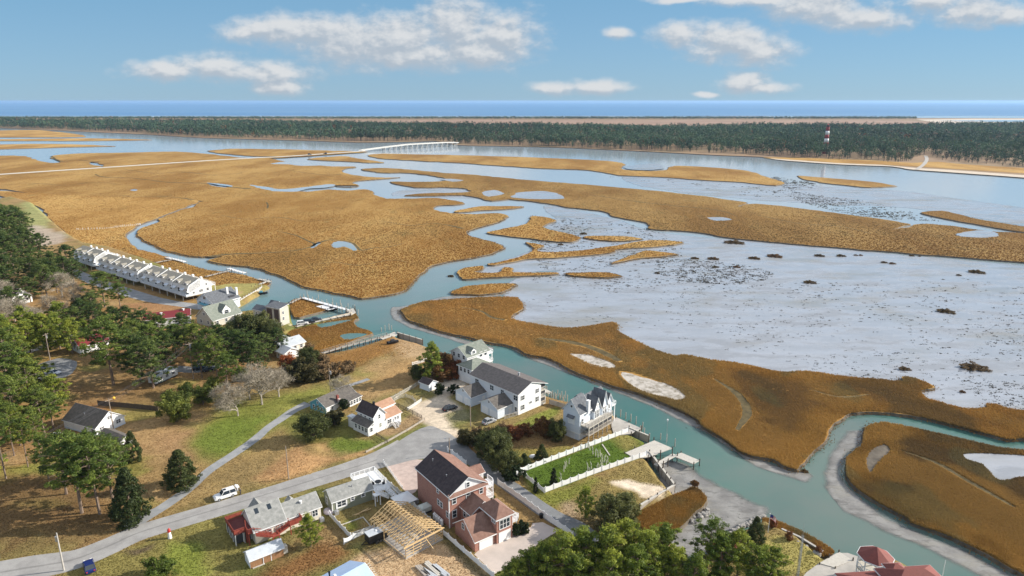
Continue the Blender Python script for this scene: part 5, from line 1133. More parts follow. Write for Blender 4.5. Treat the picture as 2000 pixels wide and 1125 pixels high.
h.wall(2.75, 8.75, -4.3, -.02, 0, 4.5, BRICK, 'y', 1.9, 'link_wing'); h.groof(2.75, 8.75, -4.3, -.25, 4.5, 'y', 1.9, R_BROWN, .35, .12); h.wins('L', 2.75, [-3.1, -1.6], 2.6, .9, 1.5)
h.wall(9.25, 14.2, 8.6, 12.0, 0, 4.4, WHITE, 'x', 1.0, 'entrance_wing'); h.groof(9.6, 14.2, 8.6, 12.0, 4.4, 'x', 1.0, R_BROWN, .4, .3); h.wins('R', 8.6, [11, 12.8], 2.4, .8, 1.3)
for zz in (3.4, 6.1):
    h.deck([(9.25, .1), (11.2, .1), (11.7, 1.2), (11.7, 3.2), (9.25, 3.2)], zz, WHITE, WHITE, 0, [(11.2, .4), (11.3, 3)], 'balcony'); h.rail([(9.3, .1), (11.2, .1), (11.7, 1.2), (11.7, 3.2)], zz, VINYL)
h.deck([(8.85, -9.5), (10.6, -9.5), (10.9, -7.6), (8.85, -6.6)], 3.0, WHITE, WHITE, 0, [(10.4, -9.3), (10.5, -7.7)], 'balcony'); h.rail([(8.9, -9.5), (10.6, -9.5), (10.9, -7.6), (8.9, -6.6)], 3.0, VINYL)
h.stairs((10.8, -8.6, 3.0), (13.2, -4.2, 0), 1.1, WHITE, railm=VINYL)
# -- grey white condominium on the canal
h = House('canal_apartments', 'long white two storey canal building with dark roof and two garage wings', (1012, 811), 44, 'apartments')
h.wall(0, 9.3, 0, 20.7, 0, 6.4, SIDING, 'y', 2.2, ridge=.55); rf = h.groof(0, 11.6, 0, 20.7, 6.4, 'y', 2.2, R_CHAR, .35, .3, ridge=.45)
h.wins('R', 0, [1.8], 4.2, 1.3, 1.3, bars=2); h.wins('R', 0, [1.8], 1.2, 1.3, 1.4, bars=2); h.wins('R', 0, [7.7], 1.9, 1.2, 1.4, bars=2); h.wins('R', 0, [7.7], 4.6, 1.2, 1.2, bars=2); h.wins('R', 0, [5.0], 2.1, .9, .6)
h.wins('L', 0, [1.0, 11.0, 17.6], 4.3, 1.5, 1.4, bars=2); h.wins('L', 0, [6.5], 4.4, 1.2, 1.3, bars=2); h.wins('L', 0, [.9, 10.8], 1.0, .8, 1.2)
for zz in (.2, 2.5, 4.6):
    d = h.deck([(9.32, .05), (11.4, .05), (11.4, 20.6), (9.32, 20.6)], zz, PALEWOOD, WHITE, 0, [(11.3, .2), (11.3, 7), (11.3, 14), (11.3, 20.4)] if zz > 4 else None, 'porch'); h.rail([(9.4, .1), (11.35, .1), (11.35, 20.5)], zz, PALEWOOD, .95, d, .6)
    h.part('porch_screen', MB().box(9.4, 11.3, .25, .3, zz + .95, zz + 2.0), SHADEW, d)
h.chimney(6.6, 6.4, 7.5, 9.1, .5, STEEL, parent=rf); h.part('door_hood', MB().box(0, 9.28, -.03, 0, 6.38, 6.5), WHITE)
for (y0, y1, z1) in ((2.1, 9.2, 3.2), (13.4, 20.5, 3.1)):
    h.wall(-6.0, -.02, y0, y1, 0, z1, PALEBLUE, 'x', 1.9, 'garage_wing'); h.groof(-6.0, -.4, y0, y1, z1, 'x', 1.9, R_GREYB, .35, .3)
    h.garage('L', -6.0, y0 + 1.9, 2.6); h.garage('L', -6.0, y0 + 5.2, 2.6); h.win('L', -6.0, (y0 + y1) / 2, z1 + .7, .6, .6); h.door('R', y0, -1.2, 0)
h.rail([(-.5, .1), (-4.5, 1.0)], 0, PALEWOOD, 1.1, None, .3, 'gate')
# -- pale blue house on piles
h = House('stilt_house', 'pale blue gabled house on piles with long wooden deck beside the canal', (1131, 862), 48)
h.wall(.3, 12.5, .3, 5.1, 0, 2.0, PALEBLUE, name='ground_storey'); h.wall(0, 4.6, 0, 5.4, 2.0, 7.9, PALEBLUE, 'x', 3.3); rf = h.groof(0, 4.6, 0, 5.4, 7.9, 'x', 3.3, R_SLATE, .35, .35)
h.part('skirt_trim', MB().box(-.06, 4.7, -.06, 5.46, 1.9, 2.12), WHITE); h.door('L', .3, 2.2, 0, 1.0, 1.8); h.door('L', .3, 3.6, 0, 1.0, 1.8)
h.win('L', 0, 2.7, 4.3, 1.9, 1.7, pane=VINYL, t=.16); h.mono([(-.75, 1.5, 6.15), (-.05, 1.5, 6.75), (-.05, 3.9, 6.75), (-.75, 3.9, 6.15)][::-1], R_SLATE, .1, 'awning', None); h.win('L', 0, 2.7, 8.9, .6, .6, bars=0)
h.wall(4.65, 13.2, .4, 5.4, 2.0, 7.4, PALEBLUE, 'x', 3.0); h.groof(4.65, 13.2, .4, 5.4, 7.4, 'x', 3.0, R_SLATE, .3, .25)
h.wall(5.6, 8.4, -.6, 3.0, 2.0, 7.3, PALEBLUE, 'y', 3.0, 'gable_bay'); h.groof(5.6, 8.4, -.6, 3.0, 7.3, 'y', 3.0, R_SLATE, .3, .3); h.wins('R', -.6, [6.3, 7.0, 7.7], 4.6, .5, 2.2); h.win('R', -.6, 7.0, 7.6, 1.2, 1.0, bars=2)
h.wall(9.3, 11.6, -.6, 2.8, 2.0, 7.5, PALEBLUE, 'y', 3.6, 'gable_bay'); h.groof(9.3, 11.6, -.6, 2.8, 7.5, 'y', 3.6, R_SLATE, .3, .3); h.wins('R', -.6, [10.0, 10.9], 4.6, .55, 2.0)
h.wall(11.9, 14.4, -.3, 4.4, 0, 7.2, PALEBLUE, 'y', 2.2, 'canal_tower'); h.groof(11.9, 14.4, -.3, 4.4, 7.2, 'y', 2.2, R_SLATE, .3, .3); h.win('R', -.3, 13.1, 5.0, .8, 1.2); h.win('R', -.3, 13.1, 1.2, 1.1, 1.9)
h.deck([(14.45, -.4), (16.2, -.4), (16.2, 4.3), (14.45, 4.3)], 5.2, WHITE, WHITE, 0, [(16, -.2), (16, 4.1)], 'balcony'); h.rail([(14.5, -.4), (16.2, -.4), (16.2, 4.3)], 5.2, VINYL)
h.chimney(3.2, -.3, 7, 10.6, .8, SIDING); h.wins('R', 0, [1.2], 4.6, .7, 1.4); h.dormer('L', 4.7, 4.6, 1.6, 7.6, 9.3, 2, .9, PALEBLUE, R_SLATE)
for zz, mm in ((2.2, WOOD), (4.4, PALEWOOD)):
    h.part('deck_screen', MB().box(.8, 11.4, -2.42, -2.38, zz - (1.35 if zz > 4 else 1.2), zz - .3), SHADEW) if zz > 4 else None
    d = h.deck([(.6, -2.6), (11.6, -2.6), (11.6, -.02), (.6, -.02)], zz, mm, PALEWOOD, 0, [(.8 + i * 2.1, -2.45) for i in range(6)]); h.rail([(.6, -.1), (.6, -2.55), (11.6, -2.55), (11.6, -.7)], zz, WOOD, 1.05, d, .35)
# -- white farmhouse
h = House('farmhouse', 'white farmhouse with dark main roof, tan rear roofs and front sun porch', (720, 853), 50)
h.wall(0, 1.9, 0, 6.6, 0, 2.5, WHITE, name='sun_porch'); h.mono([(-.35, -.3, 2.62), (1.88, -.3, 3.75), (1.88, 6.9, 3.75), (-.35, 6.9, 2.62)], R_GREYB, .12); h.wins('L', 0, [.9, 2.3, 3.7, 5.2], 1.0, .75, 1.25, pane=SHADEW); h.win('R', 0, 1.0, 1.1, .8, 1.1)
h.wall(1.92, 6.0, .1, 6.9, 0, 5.0, WHITE, 'y', 2.2); rf = h.groof(1.92, 6.0, .1, 6.9, 5.0, 'y', 2.2, R_DARK, .3, .3); h.wins('L', 1.92, [1.5, 3.4, 5.2], 3.85, .6, 1.0, pane=SHADEW, t=.06); h.win('R', .1, 4.0, 3.9, .55, 1.1); h.win('R', .1, 4.2, 1.3, .6, 1.1, pane=SAGE)
h.chimney(4.0, 2.2, 6.6, 7.9, .45, BLACK, parent=rf)
h.wall(6.02, 11.4, .05, 2.6, 0, 2.9, WHITE, name='kitchen_wing'); h.mono([(6.02, -.25, 2.95), (11.7, -.25, 2.95), (11.7, 2.58, 4.3), (6.02, 2.58, 4.3)], R_TAN, .12); h.wins('R', .05, [7.0, 7.7], 1.3, .6, 1.0); h.wins('R', .05, [9.3, 10.3], 1.4, .5, .9)
h.wall(6.02, 11.4, 2.6, 6.2, 0, 5.0, WHITE, 'x', 1.1, 'rear_wing'); h.groof(6.02, 11.4, 2.6, 6.2, 5.0, 'x', 1.1, R_TAN, .25, .25); h.wall(.4, 1.9, 6.95, 9.2, 0, 3.2, WHITE, name='side_wing'); h.mono([(.2, 6.95, 3.3), (1.9, 6.95, 3.3), (1.9, 9.4, 3.0), (.2, 9.4, 3.0)], R_METAL)
h.wall(3.0, 6.0, 6.95, 8.4, 0, 4.4, WHITE, name='rear_porch'); h.stairs((8.3, -.1, 1.1), (8.3, -1.9, 0), 1.1, WOOD, railm=WHITE); h.ac(9.8, -.6)
# -- teal house
h = House('teal_house', 'low house with teal gable wall, grey brown roof and slim red chimney', (637, 809.5), 56)
h.wall(0, 11.8, 0, 6.6, 0, 2.2, TEALWALL, 'x', 1.9); rf = h.groof(0, 11.8, 0, 6.6, 2.2, 'x', 1.9, R_GREYB, .35, .2); h.part('white_front', MB().box(.05, 11.75, -.05, 0, .02, 2.15), WHITE); h.wins('L', 0, [1.6, 3.2, 5.0], .7, .7, 1.1); h.win('L', 0, 3.3, 2.5, .5, .6)
h.part('chimney', MB().box(4.4, 5.0, -.75, -.15, 0, 3.2), mat('painted_brick', (.62, .50, .45), .8), None); h.part('chimney_cap', MB().box(4.38, 5.02, -.12, .5, 2.6, 4.2), mat('dark_red_brick', (.20, .055, .05), .85, (.26, .09, .07), 5), rf)
h.wins('R', -.05, [2.2], .8, .9, 1.0); h.wall(7.2, 11.8, -2.0, -.06, 0, 2.0, WHITE, name='porch'); h.mono([(7.0, -2.3, 2.0), (12.0, -2.3, 2.0), (12.0, -.1, 2.4), (7.0, -.1, 2.4)], R_GREYB); h.wins('R', -2.0, [7.9, 9.0, 10.1, 11.2], .5, .75, 1.2)
# -- white house at the left
h = House('white_bungalow', 'white gabled bungalow with large dark grey roof under the power lines', (189, 853), 66)
h.wall(0, 8.4, 0, 13, 0, 2.5, WHITE, 'y', 3.0); rf = h.groof(0, 8.4, 0, 13, 2.5, 'y', 3.0, R_GREYB, .3, .25); h.part('foundation', MB().box(-.04, 8.44, -.04, 13, 0, .45), PALEBLUE)
h.wins('R', 0, [1.7], 1.1, 1.2, 1.0, bars=2, frame=VINYL, pane=SHADEW); h.wins('R', 0, [6.5], 1.1, 1.2, 1.0, bars=2, pane=SHADEW); h.win('R', 0, 4.2, 3.3, 1.0, .9, bars=2, pane=SHADEW); h.wins('L', 0, [1.2, 4], .9, 1.0, 1.1, pane=SHADEW); h.vent(2.2, 7, 4.2, rf)
h = House('low_shed', 'low grey roofed shed with a white front half hidden by shrubs', (236, 876), 60, 'shed'); h.wall(0, 3.2, 0, 9.0, 0, 1.9, WHITE, 'y', .8); h.groof(0, 3.2, 0, 9.0, 1.9, 'y', .8, R_GREYB, .3, .25); h.door('R', 0, 1.6, 0, .8, 1.7)
# -- sage house with white deck
h = House('sage_cottage', 'sage green cottage with grey roof and white raised deck by the road', (650, 1003), 35)
h.wall(0, 9.4, 0, 4.9, 0, 2.9, SAGE, 'x', 1.75); rf = h.groof(0, 9.4, 0, 4.9, 2.9, 'x', 1.75, R_GREY, .3, .2); h.gutter_corner([(.02, .02), (9.38, .02)], 2.8)
h.win('R', 0, 2.1, 1.1, 1.9, 1.2, bars=2, t=.32, frame=VINYL); h.win('R', 0, 4.6, 1.6, .6, .8, t=.16); h.win('R', 0, 7.1, 1.7, .7, .7, t=.16); h.win('L', 0, 3.2, .9, .7, 1.4, t=.2); h.vent(5.2, 1.4, 4.1, rf); h.ac(.6, -.7)
d = h.deck([(9.42, -1.6), (13.0, -1.6), (13.0, 7.2), (7.2, 7.2), (7.2, 4.95), (9.42, 4.95)], 2.7, VINYL, WHITE, 0, [(9.8, -1.4), (12.8, -1.4), (12.8, 2.5), (12.8, 7), (9.8, 7), (7.4, 7)]); h.rail([(9.45, -1.55), (13, -1.55), (13, 7.2), (7.2, 7.2), (7.2, 5.0)], 2.7, VINYL, 1.0, d, .3)
h.stairs((12.2, -1.6, 2.7), (13.4, -5.0, .9), 1.1, VINYL, railm=VINYL); h.stairs((9.6, -1.7, 2.7), (12.0, -2.6, 1.2), 1.1, VINYL, railm=VINYL); h.deck([(8.6, -2.9), (10, -2.9), (10, -1.65), (8.6, -1.65)], 2.6, VINYL, WHITE, 0, [(8.7, -2.8), (9.9, -2.8)], 'landing')
h.part('patio_table', MB().tube((11.2, 1.0, 2.75), (11.2, 1.0, 3.4), .08).tube((11.2, 1.0, 3.4), (11.2, 1.0, 3.48), .75, .75, 12), BLACK); h.part('patio_chair', MB().box(10.0, 10.5, 1.4, 1.9, 2.75, 3.2).box(10.0, 10.1, 1.4, 1.9, 3.2, 3.7).box(12.0, 12.5, .2, .7, 2.75, 3.2).box(12.4, 12.5, .2, .7, 3.2, 3.7), BLACK)
# -- cream house with red deck
h = House('cream_house', 'cream sided house with grey roofs, two skylights and red stained deck', (500, 1063), 38)
h.wall(0, 6.2, 0, 7.4, 0, 3.1, CREAM, 'x', 2.9, ridge=.56); rf = h.groof(0, 6.2, 0, 7.4, 3.1, 'x', 2.9, R_GREY, .35, .3, ridge=.56)
for x in (1.6, 4.2): h.part('skylight', MB().slab([(x - .4, 2.6, 5.05), (x + .4, 2.6, 5.05), (x + .4, 3.6, 5.75), (x - .4, 3.6, 5.75)], .1), GLASS, rf)
h.wall(6.22, 14, .4, 6.0, 0, 3.0, CREAM, 'x', 2.0); rf = h.groof(6.5, 14, .4, 6.0, 3.0, 'x', 2.0, R_GREY, .3, .25); h.vent(10.4, 2.0, 4.4, rf, WHITE, .2)
h.wins('R', 0, [3.0], 1.2, .6, 1.1, pane=SHADEW); h.wins('R', 0, [5.4], 1.8, .55, .8, pane=SHADEW); h.wins('R', .4, [6.9, 9.0], 1.6, .5, .8, pane=SHADEW); h.win('R', .4, 12.7, 1.1, 1.1, 1.4, bars=2); h.win('L', 0, 3.5, 1.2, 1.1, 1.4); h.ac(13.6, -.7)
h.wall(2.2, 4.6, 7.42, 10.2, 0, 2.6, PALEBLUE, 'y', 1.5, 'entry_wing'); h.groof(2.2, 4.6, 7.42, 10.2, 2.6, 'y', 1.5, R_GREY, .3, .25); h.wall(9.0, 10.4, 6.05, 7.2, 0, 2.9, CREAM, 'y', .8, 'entry_hood'); h.groof(9, 10.4, 6.05, 7.2, 2.9, 'y', .8, R_GREY, .25, .2)
d = h.deck([(-3.5, 1.6), (-.05, 1.6), (-.05, 7.6), (-3.5, 7.6)], 2.75, DARKRED, PALEWOOD, 0, [(-3.3, 1.8 + 1.9 * i) for i in range(4)] + [(-1.6, 1.8)], 'screened_deck'); h.rail([(-.1, 7.6), (-3.5, 7.6), (-3.5, 1.6), (-1.2, 1.6)], 2.75, REDWOOD, 1.0, d, .3, solid=True)
h.part('screen_panel', MB().box(-3.36, -3.32, 1.9, 7.4, .5, 2.45).box(-3.3, -.3, 1.74, 1.78, .5, 2.45), SHADEW, d)
fr = MB()
for i in range(5): fr.box(-3.42, -3.34, 1.75 + 1.4 * i, 1.87 + 1.4 * i, .4, 2.5)
for i in range(3): fr.box(-3.35 + 1.5 * i, -3.25 + 1.5 * i, 1.66, 1.74, .4, 2.5)
h.part('screen_frame', fr, WHITE, d)
d = h.deck([(-1.2, .2), (-.05, .2), (-.05, 1.58), (-1.2, 1.58)], 2.75, REDWOOD, REDWOOD, 0, [(-1.1, .3), (-1.1, 1.5)], 'landing'); h.rail([(-1.2, 1.5), (-1.2, .2), (0, .2)], 2.75, REDWOOD, 1.0, d, .3); h.part('newel_post', MB().box(-1.28, -1.12, 1.5, 1.66, 0, 5.2), REDWOOD, d)
h.stairs((0, -.55, 2.7), (3.1, -.9, 1.3), 1.1, REDWOOD, railm=REDWOOD); h.deck([(2.9, -1.7), (4.4, -1.7), (4.4, -.3), (2.9, -.3)], 1.3, REDWOOD, REDWOOD, 0, [(3, -1.6), (4.3, -1.6)], 'landing'); h.stairs((4.2, -.7, 1.3), (6.9, -.6, 2.2), 1.1, REDWOOD, railm=REDWOOD); d = h.deck([(6.7, -1.3), (9.3, -1.3), (9.3, .36), (6.7, .36)], 2.2, REDWOOD, REDWOOD, 0, [(6.8, -1.2), (9.2, -1.2)]); h.rail([(6.7, -1.3), (9.3, -1.3), (9.3, .3)], 2.2, REDWOOD, 1.0, d, .3, solid=True)
h = House('garden_shed', 'long wooden shed with pale metal roof below the red deck', (490, 1111), 38, 'shed'); h.wall(0, 6.4, 0, 3.2, 0, 1.9, PLANK, 'x', 1.0); h.groof(0, 6.4, 0, 3.2, 1.9, 'x', 1.0, R_METAL, .25, .2); h.part('end_panel', MB().box(-.05, 0, .02, 3.18, 0, 1.9), WHITE); h.door('R', 0, 3.2, 0, 1.4, 1.7, PLANK); h.part('lean_to', MB().box(6.42, 7.4, .4, 1.6, 0, 1.5), BEIGE); h.part('sill_board', MB().box(.3, 2.6, -.35, -.1, 0, .15), PALEWOOD)
# -- timber frame under construction
h = House('timber_frame', 'open timber frame of a garage under construction beside the brick house', (793, 1092), 43, 'construction frame')
h.part('slab', MB().box(-.1, 9.1, -.1, 12.6, .0, .22), CONCRETE)
mb = MB(); rf = MB(); W, L, hz_, rise = 9.0, 12.5, 2.7, 2.3
for i in range(14):
    y = L * i / 13
    for x in (0, W): mb.box(x - .05, x + .05, y - .05, y + .05, .2, hz_) if (i % 2 == 0 and not (x == 0 and i < 8 and i > 0)) else None
    rf.bar((-.4, y, hz_ - .1), (W / 2, y, hz_ + rise), .07, .16); rf.bar((W + .4, y, hz_ - .1), (W / 2, y, hz_ + rise), .07, .16); rf.bar((0, y, hz_), (W, y, hz_), .06, .14)
    rf.bar((W / 2, y, hz_), (W / 2, y, hz_ + rise), .05, .09); rf.bar((W * .27, y, hz_), (W / 2, y, hz_ + rise * .8), .05, .08); rf.bar((W * .73, y, hz_), (W / 2, y, hz_ + rise * .8), .05, .08); rf.bar((W * .27, y, hz_), (W * .2, y, hz_ + rise * .38), .05, .08); rf.bar((W * .73, y, hz_), (W * .8, y, hz_ + rise * .38), .05, .08)
for x in (0, W): mb.bar((x, 0, hz_ - .05), (x, L, hz_ - .05), .1, .25); mb.bar((x, 0, .3), (x, L, .3), .1, .2)
for x in np.arange(0, W + .1, 1.8): mb.box(x - .05, x + .05, -.05, .05, .2, hz_); mb.box(x - .05, x + .05, L - .05, L + .05, .2, hz_)
for zz in (.7, 1.3, 1.9): mb.bar((0, -.08, zz), (W, -.08, zz), .05, .14); mb.bar((W + .08, 0, zz), (W + .08, L, zz), .05, .14)
h.part('wall_frame', mb, LUMBER); tr = h.part('roof_trusses', rf, LUMBER); pb = MB()
for k in range(5):
    t = k / 4.6; pb.bar((W / 2 * t, 0, hz_ + .08 + rise * t), (W / 2 * t, L, hz_ + .08 + rise * t), .09, .04); pb.bar((W - W / 2 * t, 0, hz_ + .08 + rise * t), (W - W / 2 * t, L, hz_ + .08 + rise * t), .09, .04)
h.part('purlins', pb, LUMBER, tr); h.part('brace', MB().bar((4.6, -.1, 2.7), (5.4, -2.9, 0), .09, .09).bar((.2, 3, 2.5), (-2.2, 3, 0), .08, .08), LUMBER); h.part('gable_plank', MB().bar((-.5, -.12, hz_ - .1), (W + .5, -.12, hz_ - .1), .06, .26), LUMBER)
# -- pale metal roof at the bottom edge
gp = G(713, 1100, ZG + 5.6); h = House('metal_roof_house', 'house with pale metal roof tinted shade blue and stove pipe cut by the bottom edge', None, 46, at=(gp[0], gp[1], ZG))
h.wall(-13, -.3, -4.6, 4.6, 0, 3.6, SIDING, 'x', 2.0); rf = h.groof(-13, -.3, -4.6, 4.6, 3.6, 'x', 2.0, R_SHADEBLUE, .5, .3); h.part('stove_pipe', MB().tube((-6.2, 1.8, 4.4), (-6.2, 1.8, 6.0), .14).tube((-6.2, 1.8, 6.0), (-6.2, 1.8, 6.3), .2), BLACK, rf); h.part('pipe_base', MB().box(-5.6, -5.2, 1.2, 1.6, 4.6, 5.5), WHITE, rf)
mb = MB()
for k in range(12): y = -.3 - k * .42; mb.bar((-.2, y, 5.5 + y * .43), (.75, y, 5.5 + y * .43), .06, .1)
h.part('rafter_tails', mb, PALEWOOD, rf); h.win('E', -.3, -1.5, 1, 1, 1.2)
# -- red brown roofed house with gazebo, bottom right
gp = G(1714, 1072.5, ZG + 7.2); h = House('red_roof_waterfront_house', 'waterfront house with red brown hipped roofs and octagonal gazebo', None, 5, at=(gp[0], gp[1], ZG)); a8 = [(math.cos(math.radians(22.5 + 45 * i)), math.sin(math.radians(22.5 + 45 * i))) for i in range(8)]
mb = MB(); rr = 3.1; GX, GY = .3, .6; mb.poly([(x * rr + GX, y * rr + GY, 5.3) for x, y in a8] + [(GX, GY, 7.2)], [(i, (i + 1) % 8, 8) for i in range(8)] + [(7,6,5,4,3,2,1,0)]); gz_ = h.part('gazebo_roof', mb, R_REDBROWN); h.part('roof_trim', MB().prism([(x * 3.2 + GX, y * 3.2 + GY) for x, y in a8], 5.08, 5.28), WHITE, gz_)
for x, y in a8: h.part('gazebo_post', MB().tube((x * 2.8 + GX, y * 2.8 + GY, 0), (x * 2.8 + GX, y * 2.8 + GY, 5.1), .12), WHITE, gz_)
h.part('gazebo_floor', MB().prism([(x * 3.0 + GX, y * 3.0 + GY) for x, y in a8], 2.4, 2.65), PALEWOOD); h.rail([(x * 2.9 + GX, y * 2.9 + GY) for x, y in a8] + [(a8[0][0] * 2.9 + GX, a8[0][1] * 2.9 + GY)], 2.65, VINYL, 1.0, None, .4)
h.wall(-9.2, 3.6, -12, -3.6, 0, 5.0, WHITE); h.hroof(-9.2, 3.6, -12, -3.6, 5.15, 1.9, R_REDBROWN, .5); h.wall(-2.7, 6.8, -9.6, -4.6, 5.1, 6.4, WHITE, name='upper_storey'); h.hroof(-2.7, 6.8, -9.6, -4.6, 6.5, 1.8, R_REDBROWN, .5, inset=3.4); h.wall(-1.2, 1.6, -4.58, -3.9, 5.1, 6.9, WHITE, name='bay'); h.hroof(-1.2, 1.6, -6.2, -3.9, 7.0, .9, R_REDBROWN, .3)
h.part('chair', MB().box(-1.6, -.9, -1.6, -.9, 2.7, 3.1).box(-1.6, -.9, -1.6, -1.5, 3.1, 3.7), REDP)
# -- townhouses on piles
def townhouses(Pf, L, n, label, seed, nb=()):
    gp = G(Pf[0], Pf[1], ZG + 2.6); h = House('townhouse_row', label, None, 53, 'townhouses', 'rows of white townhouses on piles', at=(gp[0], gp[1], ZG)); W = 10.5
    h.wall(0, W, 0, L, 2.6, 7.0, WHITE, 'y', 2.3, ridge=.52); rf = h.groof(0, W, 0, L, 7.0, 'y', 2.3, R_OLIVE, .25, .05, ridge=.52); u = L / n
    for k in range(n):
        y = u * (k + .5); h.dormer('L', .35, y, u * .42, 6.5, 7.9, 2.6, .6, SIDING, R_OLIVE)
        h.win('L', 0, y - u * .22, 3.4, u * .24, 1.9, pane=SHADEW); h.part('bay_hood', MB().slab([(-1.2, y, 4.9), (0, y, 5.6), (0, y + u * .42, 5.6), (-1.2, y + u * .42, 4.9)][::-1], .1), PALEBLUE)
        if k % 2 == 0 or k in nb: yy = u * k; h.part('party_wall', MB().poly([(-1.2, yy, 4.6), (-1.2, yy + .28, 4.6), (0, yy, 7.35), (0, yy + .28, 7.35), (W * .52, yy, 9.75), (W * .52, yy + .28, 9.75), (W * .52, yy, 6.0), (W * .52, yy + .28, 6.0), (-.0, yy, 4.0), (-.0, yy + .28, 4.0)], [(0,2,4,6,8)[::-1], (1,3,5,7,9), (0,1,3,2), (2,3,5,4), (4,5,7,6), (8,9,1,0)]), VINYL)
        for x in (-1.3, 3.2, 7.5): h.part('pile', MB().box(x - .14, x + .14, y - .14, y + .14, -.1, 2.4), PALEWOOD)
        h.part('chimney', MB().box(W * .72, W * .72 + .8, y - .5, y + .5, 7.4, 9.4), WHITE)
    d = h.deck([(-1.6, 0), (0, 0), (0, L), (-1.6, L)], 2.6, PALEWOOD, None); h.rail([(0, .05), (-1.55, .05), (-1.55, L), (0, L)], 2.6, PALEBLUE, 1.0, d, .7, solid=True); h.part('floor', MB().box(-.02, W + .02, -.02, L + .02, 2.35, 2.58), WOOD)
    h.win('R', 0, 2.0, 3.4, .8, .9, pane=SHADEW); h.win('R', 0, 5.4, 3.5, 1.6, 1.1, bars=2, pane=SHADEW); h.win('R', 0, 8.6, 3.5, 1.0, 1.2, pane=SHADEW); h.win('R', 0, 8.2, 6.0, .6, 1.0, pane=SHADEW)
    d = h.deck([(W, .2), (W + 2.0, .2), (W + 2.0, L - .2), (W, L - .2)], 5.4, WHITE, WHITE, 0, [(W + 1.9, .4), (W + 1.9, L / 2), (W + 1.9, L - .4)], 'rear_balcony'); h.rail([(W, .2), (W + 2, .2), (W + 2, L - .2)], 5.4, VINYL, 1, d, .8)
townhouses((370.7, 578.5), 42, 6, 'nearest row of white pile townhouses with its full white gable showing', 1)
townhouses((272.5, 549), 43, 6, 'middle row of white pile townhouses partly behind the broad pine', 2); townhouses((188.5, 519.5), 27, 4, 'farthest and shortest row of white pile townhouses', 3)
# -- cottages behind the trees
h = House('grey_roof_cottage', 'beige cottage with grey green roof and one white gabled dormer', (417, 640), 58); h.wall(0, 13, 0, 10.5, 0, 3.0, BEIGE, 'x', 4.6); h.groof(0, 13, 0, 10.5, 3.0, 'x', 4.6, R_GREEN, .4, .3); h.dormer('R', 1.0, 7.2, 3.6, 3.6, 5.5, 4, 1.9, WHITE, R_GREEN); h.wins('L', 0, [3, 7.5], 1, 1, 1.2, pane=SHADEW); h.wins('L', 0, [5.2], 4.2, 1.2, 1.1, bars=2, pane=SHADEW); h.wins('R', 0, [2, 6, 10], 1, 1, 1.2)
h = House('blue_grey_house', 'pale blue house with slate grey roof and two white chimneys', (418, 612), 55); h.wall(0, 12.5, 0, 12, 0, 4.2, PALEBLUE, 'x', 3.6); rf = h.groof(0, 12.5, 0, 12, 4.2, 'x', 3.6, R_SLATE, .4, .3); h.wins('L', 0, [2.5, 6, 9.5], 2.2, 1.2, 1.5, pane=SHADEW); h.win('L', 0, 6, 5.2, 1.8, 1.2, bars=2); h.part('deck_canopy', MB().box(-1.8, -.1, 3, 9, 3.2, 3.35), TEALWALL); h.part('white_edge', MB().box(-.2, 12.7, -.9, -.5, 3.8, 4.15), WHITE); h.chimney(9, 3.2, 6, 8.8, .8, WHITE, parent=rf); h.chimney(12.4, 1.6, 4.4, 8.2, .8, WHITE, parent=rf); h.part('solar_panel', MB().slab([(8.2, .6, 5.0), (11, .6, 5.0), (11, 1.5, 5.5), (8.2, 1.5, 5.5)], .05), SHADEW, rf)
h = House('red_roof_workshop', 'white workshop with long red metal roof and two white roof vents', (331, 636), 24, 'workshop'); h.wall(-8.5, 7.8, 0, 8, 0, 3.4, WHITE, 'x', 1.5); rf = h.groof(-8.5, 7.8, 0, 8, 3.4, 'x', 1.5, R_RED, .45, .3); h.garage('R', 0, 4.5, 3.6, 2.6); h.vent(5.5, 3.4, 5.0, rf, WHITE, .35); h.vent(-2.5, 2.2, 4.6, rf, WHITE, .35)
h = House('red_roof_cottage', 'white cottage with dark red roof beside the shaded car park', (158, 692), 52); h.wall(0, 9.5, 0, 7, 0, 2.9, WHITE, 'x', 2.2); h.groof(0, 9.5, 0, 7, 2.9, 'x', 2.2, R_RED, .4, .3); h.wins('L', 0, [2, 5], 1, .9, 1.2, pane=SHADEW); h.wins('R', 0, [1.5, 4.5, 7.5], 1, .9, 1.2); h.chimney(5.5, 2.4, 4, 5.6, .5, WHITE)
h = House('panelled_house', 'tall beige house with dark brown vertical panels and slate roofs', (549, 637), 62); h.wall(0, 4.6, 0, 7.6, 0, 7.2, BEIGE); h.mono([(-.3, -.3, 7.3), (4.9, -.3, 8.1), (4.9, 7.9, 8.1), (-.3, 7.9, 7.3)], R_SLATE, .2); h.part('brown_panel', MB().box(-.06, 0, .7, 3.2, 1.6, 6.6).box(-.06, 0, 4.3, 7.2, 1.6, 6.6), BROWNPANEL); h.wins('R', 0, [1.6], 4.6, .8, 1.1); h.wins('R', 0, [1.6], 2.2, .8, 1.1); h.wall(-1, 3.6, 7.62, 14, 0, 5.4, BEIGE); h.groof(-1, 3.6, 7.8, 14, 5.4, 'y', 1.3, R_SLATE, .3, .2); h.wall(3.7, 7.0, 6, 10, 0, 6.6, BEIGE, 'y', 1.4); h.groof(3.7, 7.0, 6, 10, 6.6, 'y', 1.4, R_SLATE, .3, .3); h.wins('L', -1, [9, 12], 3.2, 1, 1.2)
